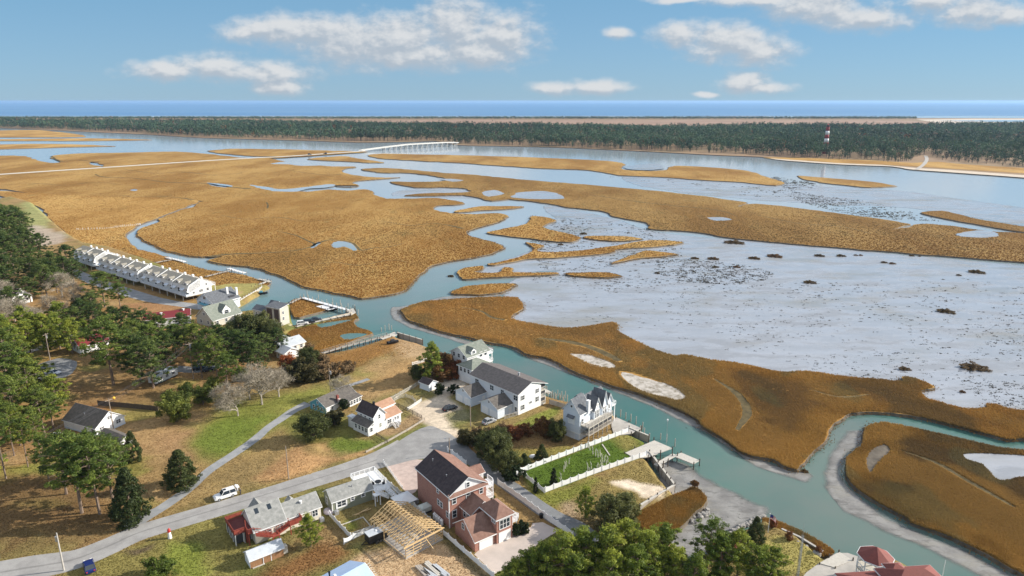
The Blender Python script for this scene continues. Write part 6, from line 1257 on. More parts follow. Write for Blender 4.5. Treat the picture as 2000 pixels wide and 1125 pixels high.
h = House('metal_roof_cottage', 'pale cottage with light grey metal roofs between trees and reed bed', (553, 694), 50); h.wall(0, 9, 0, 7.6, 0, 2.8, CREAM, 'x', 1.5); h.groof(0, 9, 0, 7.6, 2.8, 'x', 1.5, R_METAL, .5, .3); h.wall(-2.5, 3.0, -5.0, -.05, 0, 2.5, WHITE, 'y', 1.3); h.groof(-2.5, 3.0, -5.0, -.4, 2.5, 'y', 1.3, R_METAL, .4, .3); h.wins('R', 0, [5, 7.5], 1, 1, 1.1, pane=SHADEW); h.wins('L', -2.5, [-3.4, -1.6], 1, .9, 1.1)
h = House('metal_roof_shed', 'small shed with nearly white roof behind the pale metal roofed cottage', (545, 676), 50, 'shed'); h.wall(0, 4, 0, 4.5, 0, 2.4, WHITE, 'y', .9); h.groof(0, 4, 0, 4.5, 2.4, 'y', .9, R_METAL, .3, .2); h.door('R', 0, 2, 0)
h = House('white_gable_house', 'white gabled house with dark roof among leafless trees at left edge', (26, 598), 62); h.wall(0, 8, 0, 10, 0, 3.0, WHITE, 'y', 4.2); h.groof(0, 8, 0, 10, 3.0, 'y', 4.2, R_DARK, .3, .2); h.win('R', 0, 4, 4.6, .8, 1.2); h.wins('R', 0, [2, 6], 1.1, .9, 1.2); h.wall(1.5, 5, 10.02, 13, 0, 6.8, WHITE, name='tower'); h.hroof(1.5, 5, 10.02, 13, 6.9, .8, R_DARK, .2); h.win('R', 10.02, 3.2, 5, .8, 1.2)
h = House('trailer_home', 'pale grey mobile home in the dappled shade under pines', (305, 753), 68, 'mobile home'); h.wall(0, 8.5, 0, 3.2, .5, 2.7, SIDING); h.mono([(-.1, -.1, 2.75), (8.6, -.1, 2.75), (8.6, 3.3, 2.9), (-.1, 3.3, 2.9)], R_METAL, .1); h.wins('R', 0, [2, 4.4, 6.8], 1.3, 1.0, .8, pane=SHADEW); h.door('R', 0, 3.2, .5, .8, 1.9); h.part('base', MB().box(.3, 8.2, .3, 2.9, 0, .5), SHADEW); h.win('L', 0, 1.6, 1.3, 1, .8, pane=SHADEW)
h = House('green_roof_house', 'tall white canal house with stacked grey green hipped and gabled roofs', (922, 752), 45); h.wall(0, 8.0, 0, 6.5, 0, 5.0, SIDING); h.hroof(0, 8.0, 0, 6.5, 5.15, 1.9, R_GREEN, .4); h.wins('L', 0, [1.5, 3.3, 5.1], 3.4, .9, 1.4, pane=SHADEW); h.garage('L', 0, 2.0); h.garage('L', 0, 4.8); h.wins('R', 0, [1.5, 4, 6.5], 3.4, .9, 1.4)
h.wall(2.0, 11.5, 4.5, 12.5, 0, 7.6, WHITE, 'x', 2.4, 'upper_storey'); h.groof(2.0, 11.5, 4.5, 12.5, 7.6, 'x', 2.4, R_GREEN, .5, .4); h.wins('L', 2.0, [6, 8.4, 10.8], 6.5, 1.0, 1.2, pane=SHADEW); h.dormer('R', 4.6, 5.0, 2.2, 7.7, 8.9, 3, .9, WHITE, R_GREEN); h.wins('R', 4.5, [8, 10], 6.2, 1, 1.5)
for zz in (3.2, 6.2): d = h.deck([(11.52, 4.6), (13.4, 4.6), (13.4, 12.4), (11.52, 12.4)], zz, WHITE, WHITE, 0, [(13.2, 4.8), (13.2, 12.2)], 'balcony'); h.rail([(11.6, 4.6), (13.4, 4.6), (13.4, 12.4)], zz, VINYL, 1, d)
h = House('black_roof_shed', 'small grey shed with black roof at the end of the picket fence', (838, 765), 50, 'shed'); h.wall(0, 3.6, 0, 4.2, 0, 2.2, PALEBLUE, 'y', 1.0); h.groof(0, 3.6, 0, 4.2, 2.2, 'y', 1.0, R_DARK, .25, .2); h.door('R', 0, 1.8, 0, 1.2, 1.8, WHITE)
# ------------------------------------------------------------------ fences, walls, docks
def path_pts(px, z, step):
    g = [Vector((*p, z)) for p in Gn(px, z)]; out = []
    for a, b in zip(g, g[1:]):
        n = max(1, round((b - a).length / step)); out += [a.lerp(b, i / n) for i in range(n)]
    return out + [g[-1]]
def fence(name, label, px, h=1.3, style='vinyl', m=VINYL, step=2.4, z=ZG, cat='fence', group=None):
    P = path_pts(px, z, step); o = P[0].copy(); r_ = empty(name, o, 0, label, cat, group); P = [p - o for p in P]
    for p in P:
        w = .08 if style != 'rail' else .06
        mb = MB().box(p.x - w, p.x + w, p.y - w, p.y + w, p.z, p.z + h + .12)
        if style == 'vinyl': mb.poly([(p.x - w * 1.4, p.y - w * 1.4, p.z + h + .12), (p.x + w * 1.4, p.y - w * 1.4, p.z + h + .12), (p.x + w * 1.4, p.y + w * 1.4, p.z + h + .12), (p.x - w * 1.4, p.y + w * 1.4, p.z + h + .12), (p.x, p.y, p.z + h + .27)], [(0,1,4),(1,2,4),(2,3,4),(3,0,4),(3,2,1,0)])
        mb.build('post', m, r_)
    for a, b in zip(P, P[1:]):
        mb = MB(); d = b - a; q = d.normalized(); a2, b2 = a + q * .08, b - q * .08; L = (b2 - a2).length
        if L < .2: continue
        up = Vector((0, 0, 1))
        if style == 'vinyl':
            for k in range(8):
                t0, t1 = k / 8, (k + 1) / 8; hh = h - .22 * math.sin(math.pi * (t0 + t1) / 2); c0, c1 = a2.lerp(b2, t0), a2.lerp(b2, t1); mb.bar(c0 + up * (hh / 2 + .06), c1 + up * (hh / 2 + .06), .05, hh)
        elif style == 'board':
            n = max(2, int(L / .3))
            for k in range(n): c0, c1 = a2.lerp(b2, (k + .04) / n), a2.lerp(b2, (k + .96) / n); hh = h * R.uniform(.94, 1); mb.bar(c0 + up * (hh / 2 + .03), c1 + up * (hh / 2 + .03), .04, hh)
        elif style == 'picket':
            for zz in (.3, .8): mb.bar(a2 + up * zz * h, b2 + up * zz * h, .04, .08)
            n = max(2, int(L / .28))
            for k in range(n): c = a2.lerp(b2, (k + .5) / n); mb.bar(c - q * .05 + up * (h / 2), c + q * .05 + up * (h / 2), .03, h * R.uniform(.95, 1.05))
        else:
            for zz in (.35, .7, 1.0): mb.bar(a2 + up * zz * h, b2 + up * zz * h, .05, .12)
        mb.build('panel', m, r_)
    return r_
fence('vinyl_fence', 'long white fence along the far side of the green lawn', [(1016,924),(1120,884),(1227,844)], 1.4)
fence('vinyl_fence', 'long white fence along the near side of the green lawn', [(1065,962),(1160,926),(1263,890)], 1.4)
fence('vinyl_fence', 'short white fence closing the lawn end by the lane', [(1017,925.5),(1040,944),(1063,963)], 1.2)
fence('vinyl_fence', 'white fence between brick house garden and lane', [(972,946),(1015,976),(1062,1011),(1119,1050)], 1.5)
fence('vinyl_fence', 'white fence behind the brick house entrance beside the lane head', [(874,882),(893,895),(911,909)], 1.3)
fence('vinyl_fence', 'white fence between brick house and timber frame running to the bottom edge', [(733,926),(765,953),(800,983),(862,1041),(905,1079),(965,1130)], 1.3)
fence('picket_fence', 'low white fence edging the pinkish paved yard', [(749,904),(762,922),(786,955)], .8, 'picket')
fence('vinyl_fence', 'white fence along the left side of the sage cottage yard', [(644,1008),(664,1030),(685,1052)], 1.2)
fence('vinyl_fence', 'white fence across the foot of the sage cottage yard', [(672,1063),(690,1053),(732,1034)], 1.2)
fence('rail_fence', 'dark rail fence on the road side of the farmhouse yard', [(769,792),(797,805),(824,819)], 1.2, 'rail', DARKWOOD)
fence('retaining_wall', 'low timber edging wall between farmhouse yard and cul-de-sac', [(829,821),(795,842),(760,862),(715,885)], .6, 'board', WOOD, cat='wall')
fence('picket_fence', 'pale picket fence from the farmhouse towards the black roofed shed', [(764,783),(790,768),(811,756),(830,742)], 1.3, 'picket', PALEWOOD)
fence('picket_fence', 'curved pale picket fence round the farmhouse garden', [(769,785),(778,779),(793,776),(806,780),(812,788)], 1.1, 'picket', PALEWOOD)
fence('picket_fence', 'white picket fence between garden and sandy drive', [(823,784),(810,793),(796,802)], 1.0, 'picket')
fence('picket_fence', 'white picket fence by the bank pine near the water', [(805,714),(822,709),(838,703)], 1.2, 'picket')
fence('board_fence', 'dark board fence behind the white bungalow', [(192,792),(250,797),(309,803)], 1.6, 'board', DARKWOOD)
fence('board_fence', 'weathered board wall from the canal building to the piles', [(1073,789),(1090,794),(1106,799)], 1.5, 'board', WOOD)
fence('rail_fence', 'short dark fence beside the farmhouse sun porch', [(735,851),(757,866)], .9, 'rail', DARKWOOD)
def bulkhead(label, px, m=PALEWOOD, z1=ZG + .25, posts=True, pm=DARKWOOD, step=2.6):
    P = path_pts(px, 0, step); o = P[0].copy(); r_ = empty('bulkhead', o, 0, label, 'sea wall'); P = [p - o for p in P]; mb = MB(); cp = MB()
    for a, b in zip(P, P[1:]): mb.bar(a + Vector((0, 0, z1 / 2 - .3)), b + Vector((0, 0, z1 / 2 - .3)), .18, z1 + .6); cp.bar(a + Vector((0, 0, z1 + .06)), b + Vector((0, 0, z1 + .06)), .5, .12)
    mb.build('wall', WOOD, r_); cp.build('cap', m, r_)
    if posts:
        for p in P: MB().tube((p.x, p.y, -.8), (p.x, p.y, z1 + .55), .14).build('pile', pm, r_)
def gz(px): return [(p[0] , p[1]) for p in px]
bulkhead('timber sea wall of the open plot beside the mud inlet', [(1268,896),(1293,930),(1317,962)])
bulkhead('pale topped sea wall with dark posts between plot and reed bed', [(1317,962),(1283,982),(1249,1003)])
bulkhead('pale sea wall with white posts along the basin lawn', [(462,600),(482,587),(504,574),(512,568)], pm=WHITE, step=2.4)
bulkhead('sea wall between blue house dock and grey platform', [(1228,848),(1248,857),(1267,865)])
bulkhead('sea wall below the dry lawn by the pier head', [(776,659),(800,666),(826,674)], step=4)
bulkhead('stone sea wall beside the yellow lawn at the bottom', [(1525,1046),(1560,1062),(1605,1090)], CONCRETE, 1.6, False)
def dock(label, px, w, z=1.5, m=PALEWOOD, pile=DARKWOOD, step=2.6, rail=False, tall=1.0, piles=True, name='dock', group=None):
    P = path_pts(px, z, step); o = Vector((P[0].x, P[0].y, 0)); r_ = empty(name, o, 0, label, 'dock', group); P = [p - o for p in P]; mb = MB(); pl = []
    for a, b in zip(P, P[1:]):
        mb.bar(a, b, w, .18)
    mb.build('deck', m, r_)
    for i, p in enumerate(P):
        q = (P[min(i + 1, len(P) - 1)] - P[max(i - 1, 0)]).normalized(); s = Vector((-q.y, q.x, 0)) * (w / 2 + .12)
        if piles:
            for k in (-1, 1): c = p + s * k; MB().tube((c.x, c.y, -1.2), (c.x, c.y, z + tall * R.uniform(.5, 1)), .13, .12).build('pile', pile, r_)
    if rail:
        rb = MB()
        for a, b in zip(P, P[1:]):
            for k in (-1, 1): q = (b - a).normalized(); s = Vector((-q.y, q.x, 0)) * (w / 2) * k; rb.bar(a + s + Vector((0, 0, .95)), b + s + Vector((0, 0, .95)), .07, .07)
        rb.build('railing', m, r_)
    return r_
def platform(label, px, z=1.7, m=PALEWOOD, pile=DARKWOOD, step=3, tall=.9, name='dock'):
    g = Gn(px, z); o = Vector((*g[0], 0)); r_ = empty(name, o, 0, label, 'dock'); L = [(p[0] - o.x, p[1] - o.y) for p in g]
    area = sum(a[0] * b[1] - b[0] * a[1] for a, b in zip(L, L[1:] + L[:1]))
    if area < 0: L = L[::-1]
    MB().prism(L, z - .22, z).build('deck', m, r_)
    n = len(L)
    for i in range(n):
        a, b = Vector((*L[i], 0)), Vector((*L[(i + 1) % n], 0)); k = max(1, int((b - a).length / step))
        for j in range(k):
            c = a.lerp(b, j / k); q = (b - a).normalized(); c += Vector((q.y, -q.x, 0)) * .16; MB().tube((c.x, c.y, -1.2), (c.x, c.y, z + tall * R.uniform(.3, 1)), .14, .13).build('pile', pile, r_)
    return r_
platform('wide grey plank platform at the end of the fenced lawn', [(1221,884),(1240,895),(1265,893),(1313,875),(1278,860)], 1.95)
platform('pale dock wrapped round the pale blue house', [(1192,826),(1204,815),(1252,836),(1232,847),(1200,851)], 1.98, CONCRETE)
dock('narrow walkway leading to the T shaped dock head', [(1281,909),(1300,898),(1318,888)], 1.3, 1.6)
platform('T shaped dock head over the creek with dark piles', [(1314,890),(1331,884),(1366,899),(1354,906)], 1.6)
dock('long old pier crossing the reed bed to the creek', [(629,690),(665,679),(700,670),(735,661),(758,655)], 1.3, 1.7, WOOD, DARKWOOD, 2.8, True)
platform('pier head with railings at the mouth of the creek', [(742,660),(770,648),(777,653),(752,665)], 1.7, PALEWOOD)
dock('white walkway with piles round the outside of the marsh basin', [(590,581),(615,588),(645,596),(672,603),(690,609)], 1.8, 1.5, WHITE, WOOD, 3.5, False, 1.8)
platform('white square float inside the marsh basin', [(617,598),(640,594),(662,601),(640,605)], 1.2, WHITE)
dock('grey walkway from the panelled house to the basin corner', [(567,592),(578,586),(590,581)], 1.2, 1.5, WOOD, DARKWOOD, 3.)
platform('heavy pier end with thick piles at the basin mouth', [(676,606),(690,602),(695,610),(684,615)], 1.7, PALEWOOD, DARKWOOD, 2, 2.2)
dock('sandy pier edge walkway beside the reed bed', [(578,638),(610,630),(645,622),(684,614)], 1.0, 1.9, PALEWOOD, DARKWOOD, 3.5, False, .5)
dock('marsh walkway behind the townhouses, farther one', [(303,513),(318,510),(336,507)], 1.4, 1.6, WOOD, DARKWOOD, 3); dock('white canal dock behind the townhouses, farther one', [(326,503),(345,507),(361,511)], 2.0, 1.4, WHITE, WOOD, 3)
dock('marsh walkway behind the townhouses, nearer one', [(402,540),(425,534),(450,528)], 1.4, 1.6, WOOD, DARKWOOD, 3); dock('white canal dock behind the townhouses, nearer one', [(446,524),(462,529),(478,533)], 2.0, 1.4, WHITE, WOOD, 3)
dock('walkway along the point beyond the basin lawn', [(494,561),(510,554),(525,548)], 1.4, 1.6, PALEWOOD, DARKWOOD, 3); dock('small dock at the tip of the point', [(505,545),(516,547),(527,550)], 1.6, 1.4, PALEWOOD, WOOD, 3)
dock('canal side dock behind the long apartments', [(985,722),(1030,745),(1075,768)], 1.6, 1.4, PALEWOOD, WOOD, 3, False, 1.2); platform('boat ramp dock beside the yellow lawn', [(1601,1100),(1640,1078),(1665,1094),(1630,1108)], 1.95, PALEWOOD)
pile = MB().tube((0, 0, -1.2), (0, 0, 2.1), .15, .13).tube((0, 0, 2.1), (0, 0, 2.25), .15, .02); pile0 = tag(pile.build('mooring_pile', mat('pile_wood', (.34, .30, .25), .9, (.46, .42, .37), 2)), 'weathered mooring pile standing in the water beside the canal apartments', 'mooring pile', 'mooring piles by the canal apartments')
def piles(pts, label, group, z=0, m=None):
    for i, (x, y) in enumerate(pts): o = pile0.copy(); C.objects.link(o); g = G(x, y, z); o.location = (g[0], g[1], z); o.scale = (1, 1, R.uniform(.8, 1.25)); tag(o, label, 'mooring pile', group)
g = G(1080, 782); pile0.location = g
piles([(1076,776),(1084,778),(1089,773),(1086,784),(1093,780),(1097,776),(1094,787),(1101,783),(1104,778),(1099,791),(1108,786)], 'weathered mooring pile standing in the water beside the canal apartments', 'mooring piles by the canal apartments')
piles([(1318,872),(1302,862),(1290,858),(1268,858),(1258,853)], 'dark mooring pile beside the grey plank platform', 'mooring piles by the platform'); piles([(1212,814),(1222,818),(1232,823),(1242,828),(1255,838),(1250,845)], 'mooring pile along the blue house dock', 'mooring piles by the blue house')
piles([(600,578),(622,584),(650,592),(665,595),(680,600),(693,603),(700,615)], 'tall mooring pile outside the marsh basin walkway', 'mooring piles of the basin'); piles([(745,648),(752,646),(760,644),(765,645)], 'mooring pile off the old pier head', 'mooring piles of the pier'); piles([(500,566),(508,571),(518,575),(525,572)], 'mooring pile at the basin boat lift', 'mooring piles of the boat lift')
st = tag(MB().box(-.12, .12, -.12, .12, 0, 1.5).build('marsh_post', WHITE), 'white post in the row across the marsh west of the creek bend', 'post', 'row of posts across the marsh'); P = Gn(catmull([(150,449),(200,447),(240,443),(274,439)], False, 10), .85)
for i, p in enumerate(P): o = st if i == 0 else st.copy(); C.objects.link(o) if i else None; o.location = (p[0], p[1], .8); o.scale = (1, 1, R.uniform(.5, 1.1)); (None if i == 0 else tag(o, st['label'], 'post', st['group']))
dw = tag(MB().tube((0, 0, 0), (.12, .05, 1.4), .11, .06, 6).tube((.1, .05, 1.0), (.35, .2, 1.7), .06, .03, 5).tube((.05, 0, .6), (-.2, .1, 1.2), .05, .03, 5).build('driftwood_stake', mat('bleached_wood', (.62, .60, .50), .9, (.48, .47, .38), 3)), 'bleached driftwood stake standing on the fenced lawn', 'stake', 'driftwood stakes on the lawn'); k = 0
for x, y in [(1095,944),(1096,935),(1101,921),(1104,915),(1107,911),(1111,906),(1148,921),(1152,923),(1155,916),(1152,879),(1158,887),(1163,891),(1168,893),(1172,892),(1176,897),(1180,903),(1177,909),(1174,914),(1170,917),(1184,911),(1187,903),(1166,919),(1149,875),(1137,878)]:
    o = dw if k == 0 else dw.copy(); C.objects.link(o) if k else None; g = G(x, y, ZG); o.location = g; s_ = R.uniform(.85, 1.35); o.scale = (s_, s_, s_ * R.uniform(.8, 1.2)); o.rotation_euler = (0, 0, R.uniform(0, 6)); k += 1
    if k > 1: tag(o, dw['label'], 'stake', dw['group'])
o = MB().tube((0, 0, 0), (0, 0, .1), .05); a, b = Vector(G(1176, 868, ZG)), Vector(G(1191, 890, ZG)); tag(MB().bar((0, 0, .08), tuple(b - a + Vector((0, 0, .08))), .3, .1).build('lawn_plank', PALEWOOD), 'pale plank lying across the fenced lawn', 'plank').location = a; 
for ob in list(C.objects):
    if ob.name == 'lawn_plank': ob.location = a
rk = []
for s in range(3):
    bm = bmesh.new(); bmesh.ops.create_icosphere(bm, subdivisions=2, radius=.5); rr_ = random.Random(s)
    for v in bm.verts: v.co *= 1 + rr_.uniform(-.22, .22); v.co.z *= .7
    me = bpy.data.meshes.new('rock'); bm.to_mesh(me); bm.free(); me.materials.append(mat('rock_grey', (.24, .225, .21), .9, (.36, .345, .32), 3)); rk.append(me)
for i in range(64):
    t = R.random()
    if i < 36: x, y = 1425 + t * 70 + R.uniform(-4, 4), 1040 - t * 34 + R.uniform(-4, 4); lb, gr = 'grey boulder of the rock bank behind the mud inlet', 'boulders of the rock bank'
    elif i < 52: x, y = 1345 + t * 40, 1020 - t * 22 + R.uniform(-6, 6); lb, gr = 'low stone lying on the mud beside the reed patch', 'stones on the mud'
    else: x, y = 1540 + t * 60, 1049 + t * 34 + R.uniform(-2, 2); lb, gr = 'boulder along the edge of the yellow lawn', 'boulders of the lawn edge'
    o = link('boulder', rk[i % 3]); o.location = G(x, y, .3 if i < 52 else 1.5); o.scale = [R.uniform(.5, 1.3)] * 3; o.rotation_euler = (0, 0, R.uniform(0, 6)); tag(o, lb, 'boulder', gr)
# ------------------------------------------------------------------ poles, wires, lamp, flag
def upole(px, base, top, label, arm=True, trafo=False, az=.6, lamp=False, rad=.15, m=POLEWOOD, cat='utility pole', name='utility_pole'):
    g = G(px, base, ZG); h_ = HT(px, base, top); r_ = empty(name, g, az, label, cat); MB().tube((0, 0, -.2), (0, 0, h_), rad, rad * .65, 10).build('shaft', m, r_)
    if arm: MB().bar((-1.1, 0, h_ - .5), (1.1, 0, h_ - .5), .1, .12).tube((-1, 0, h_ - .45), (-1, 0, h_ - .2), .05).tube((1, 0, h_ - .45), (1, 0, h_ - .2), .05).tube((.4, 0, h_ - .45), (.4, 0, h_ - .2), .05).build('crossarm', POLEWOOD, r_)
    if trafo: MB().tube((.38, .1, h_ - 1.9), (.38, .1, h_ - .9), .26, .26, 12).build('transformer', STEEL, r_)
    if lamp: MB().bar((0, 0, h_ - .1), (-.9, 0, h_ + .1), .06, .06).box(-1.35, -.8, -.14, .14, h_ + .02, h_ + .16).build('lamp_head', STEEL, r_)
    return r_, Vector(g) + Vector((0, 0, h_))
_, t1 = upole(125, 1114, 1041, 'grey utility pole with transformer at the near road corner', False, True, 2.4, False, .17, mat('grey_pole', (.40, .37, .33), .9, (.50, .47, .43), 1.5))
_, t2 = upole(564, 936, 871, 'slim wooden pole on the dry bank beside the road', False, False, .6, False, .13)
_, t3 = upole(378, 740, 669, 'utility pole with crossarm by the parked cars under the pines', True, True, .9)
_, t4 = upole(98, 703, 651, 'utility pole beside the white driveway among the left pines', True, True, 1.4); _, t5 = upole(646, 770, 720, 'dark wooden pole behind the teal house', False, True, .3)
_, t6 = upole(919, 832, 791, 'pole in front of the apartment garages', False, False, 0, True); _, t7 = upole(878, 886, 855, 'grey pole at the head of the lane by the brick house', False, False, .5, True); upole(1838, 1140, 1094, 'thin pale mast behind the red roofed waterfront house', False, rad=.07, m=WHITE, cat='mast', name='mast')
r_, tl = upole(1301, 868, 822, 'slim lamp post on the grey plank platform', False, False, 0, False, .06, STEEL, 'lamp post', 'lamp_post'); MB().tube((0, 0, tl.z - ZG), (0, 0, tl.z - ZG + .45), .16, .22, 8).build('lantern', WHITE, r_)
g = G(1556, 1138, ZG); hm_ = HT(1556, 1138, 1022); r_ = empty('lattice_mast', g, 0, 'tall slender lattice mast on the yellow lawn', 'mast'); mb = MB(); tri = [(math.cos(a) * .22, math.sin(a) * .22) for a in (0, 2.09, 4.19)]
for x, y in tri: mb.tube((x, y, 0), (x, y, hm_ * .8), .045, .035, 5)
mb.build('legs', STEEL, r_); lb = MB(); n = 26
for i in range(n):
    for k in range(3): p, q = tri[k], tri[(k + 1) % 3]; z0, z1 = hm_ * .8 * i / n, hm_ * .8 * (i + 1) / n; lb.tube((*p, z0), (*q, z1), .03, .03, 4)
lb.build('lacing', STEEL, r_); MB().tube((0, 0, hm_ * .78), (0, 0, hm_), .035, .02, 5).build('antenna', STEEL, r_)
g = G(1500, 1040, ZG); hf = HT(1500, 1040, 1004); r_ = empty('flagpole', g, 0, 'white flagpole with hanging red and white striped flag on the point', 'flagpole'); MB().tube((0, 0, 0), (0, 0, hf), .06, .04).tube((0, 0, hf), (0, 0, hf + .12), .09).build('shaft', WHITE, r_)
fm = [mat('flag_red', (.45, .05, .06), .8), mat('flag_white', (.75, .73, .70), .8), mat('flag_blue', (.04, .06, .22), .8)]; mb = MB(); ns = 7
for i in range(ns):
    for j in range(6):
        def fp(u, v): return (.06 + u * 1.35, .12 * math.sin(u * 7 + v) * (u + .1), hf - .1 - v * 1.15 - u * u * 1.0)
        u0, u1, v0, v1 = j / 6, (j + 1) / 6, i / ns, (i + 1) / ns; P4 = [fp(u0, v0), fp(u0, v1), fp(u1, v1), fp(u1, v0)]; mb.face(P4, 2 if (i < 4 and j < 3) else i % 2)
mb.build('flag', fm, r_)
pb = empty('utility_pole', G(-46, 1000, ZG), 1.0, 'utility pole outside the left edge carrying the village wires', 'utility pole'); MB().tube((0, 0, 0), (0, 0, 10), .16, .11).build('shaft', POLEWOOD, pb); tb = Vector(G(-46, 1000, ZG)) + Vector((0, 0, 10))
pm_ = empty('utility_pole', G(222, 838, ZG), 1.0, 'utility pole behind the gable of the white bungalow', 'utility pole'); hp_ = HT(222, 838, 779); MB().tube((0, 0, 0), (0, 0, hp_), .15, .1).build('shaft', POLEWOOD, pm_); MB().bar((-1.0, 0, hp_ - .4), (1.0, 0, hp_ - .4), .1, .12).build('crossarm', POLEWOOD, pm_); tm = Vector(G(222, 838, ZG)) + Vector((0, 0, hp_))
WIRE = mat('cable', (.10, .10, .11), .5)
def wires(label, a, b, offs, sag=1.0, r=.018):
    mb = MB(); d = (b - a); s = Vector((-d.y, d.x, 0)).normalized()
    for o_, dz in offs:
        prev = None
        for i in range(19):
            t = i / 18; p = a.lerp(b, t) + s * o_ + Vector((0, 0, dz - sag * 4 * t * (1 - t)))
            if prev is not None: mb.tube(prev, p, r, r, 4)
            prev = p
    ob = mb.build('power_line', WIRE); tag(ob, label, 'power line')
OF = [(-.95, -.25), (.95, -.25), (.35, -.25), (0, -1.3)]
wires('power lines from the left edge to the pole behind the bungalow', tb, tm, OF, .8); wires('power lines from the bungalow pole to the upper pole by the parked cars', tm, t3, OF, .9); wires('power lines between the upper pole and the pole by the white driveway', t3, t4, [(-.9, -.25), (.9, -.25)], 1.0)
wp = tm.lerp(t3, .05) + Vector((0, 0, -.75)); bm = bmesh.new(); bmesh.ops.create_uvsphere(bm, u_segments=16, v_segments=10, radius=.42); me = bpy.data.meshes.new('marker_ball'); bm.to_mesh(me); bm.free(); me.materials.append(YELLOW); o = link('marker_ball', me); o.location = wp; tag(o, 'yellow marker ball on the power lines above the bungalow', 'marker ball')
g = G(0, 1090, ZG); r_ = empty('road_sign', g, -.5, 'red road sign at the left edge above the road', 'sign'); MB().tube((0, 0, 0), (0, 0, 2.4), .04).build('post', STEEL, r_); MB().poly([(math.cos(math.radians(22.5 + 45 * i)) * .4, s_, 2.2 + math.sin(math.radians(22.5 + 45 * i)) * .4) for s_ in (-.07, -.04) for i in range(8)], [tuple(range(8)), tuple(range(15, 7, -1))] + [(i, i + 8, (i + 1) % 8 + 8, (i + 1) % 8) for i in range(8)]).build('sign_plate', REDP, r_)
g = G(332, 1051, ZG); r_ = empty('lawn_lighthouse', g, 0, 'small red topped white ornamental lighthouse on the verge', 'ornament'); MB().tube((0, 0, 0), (0, 0, 1.5), .42, .27, 12).build('tower', WHITE, r_); MB().tube((0, 0, 1.5), (0, 0, 1.6), .36, .36, 12).tube((0, 0, 1.6), (0, 0, 1.95), .2, .2, 8).tube((0, 0, 1.95), (0, 0, 2.35), .36, .02, 12).build('lantern', REDP, r_)
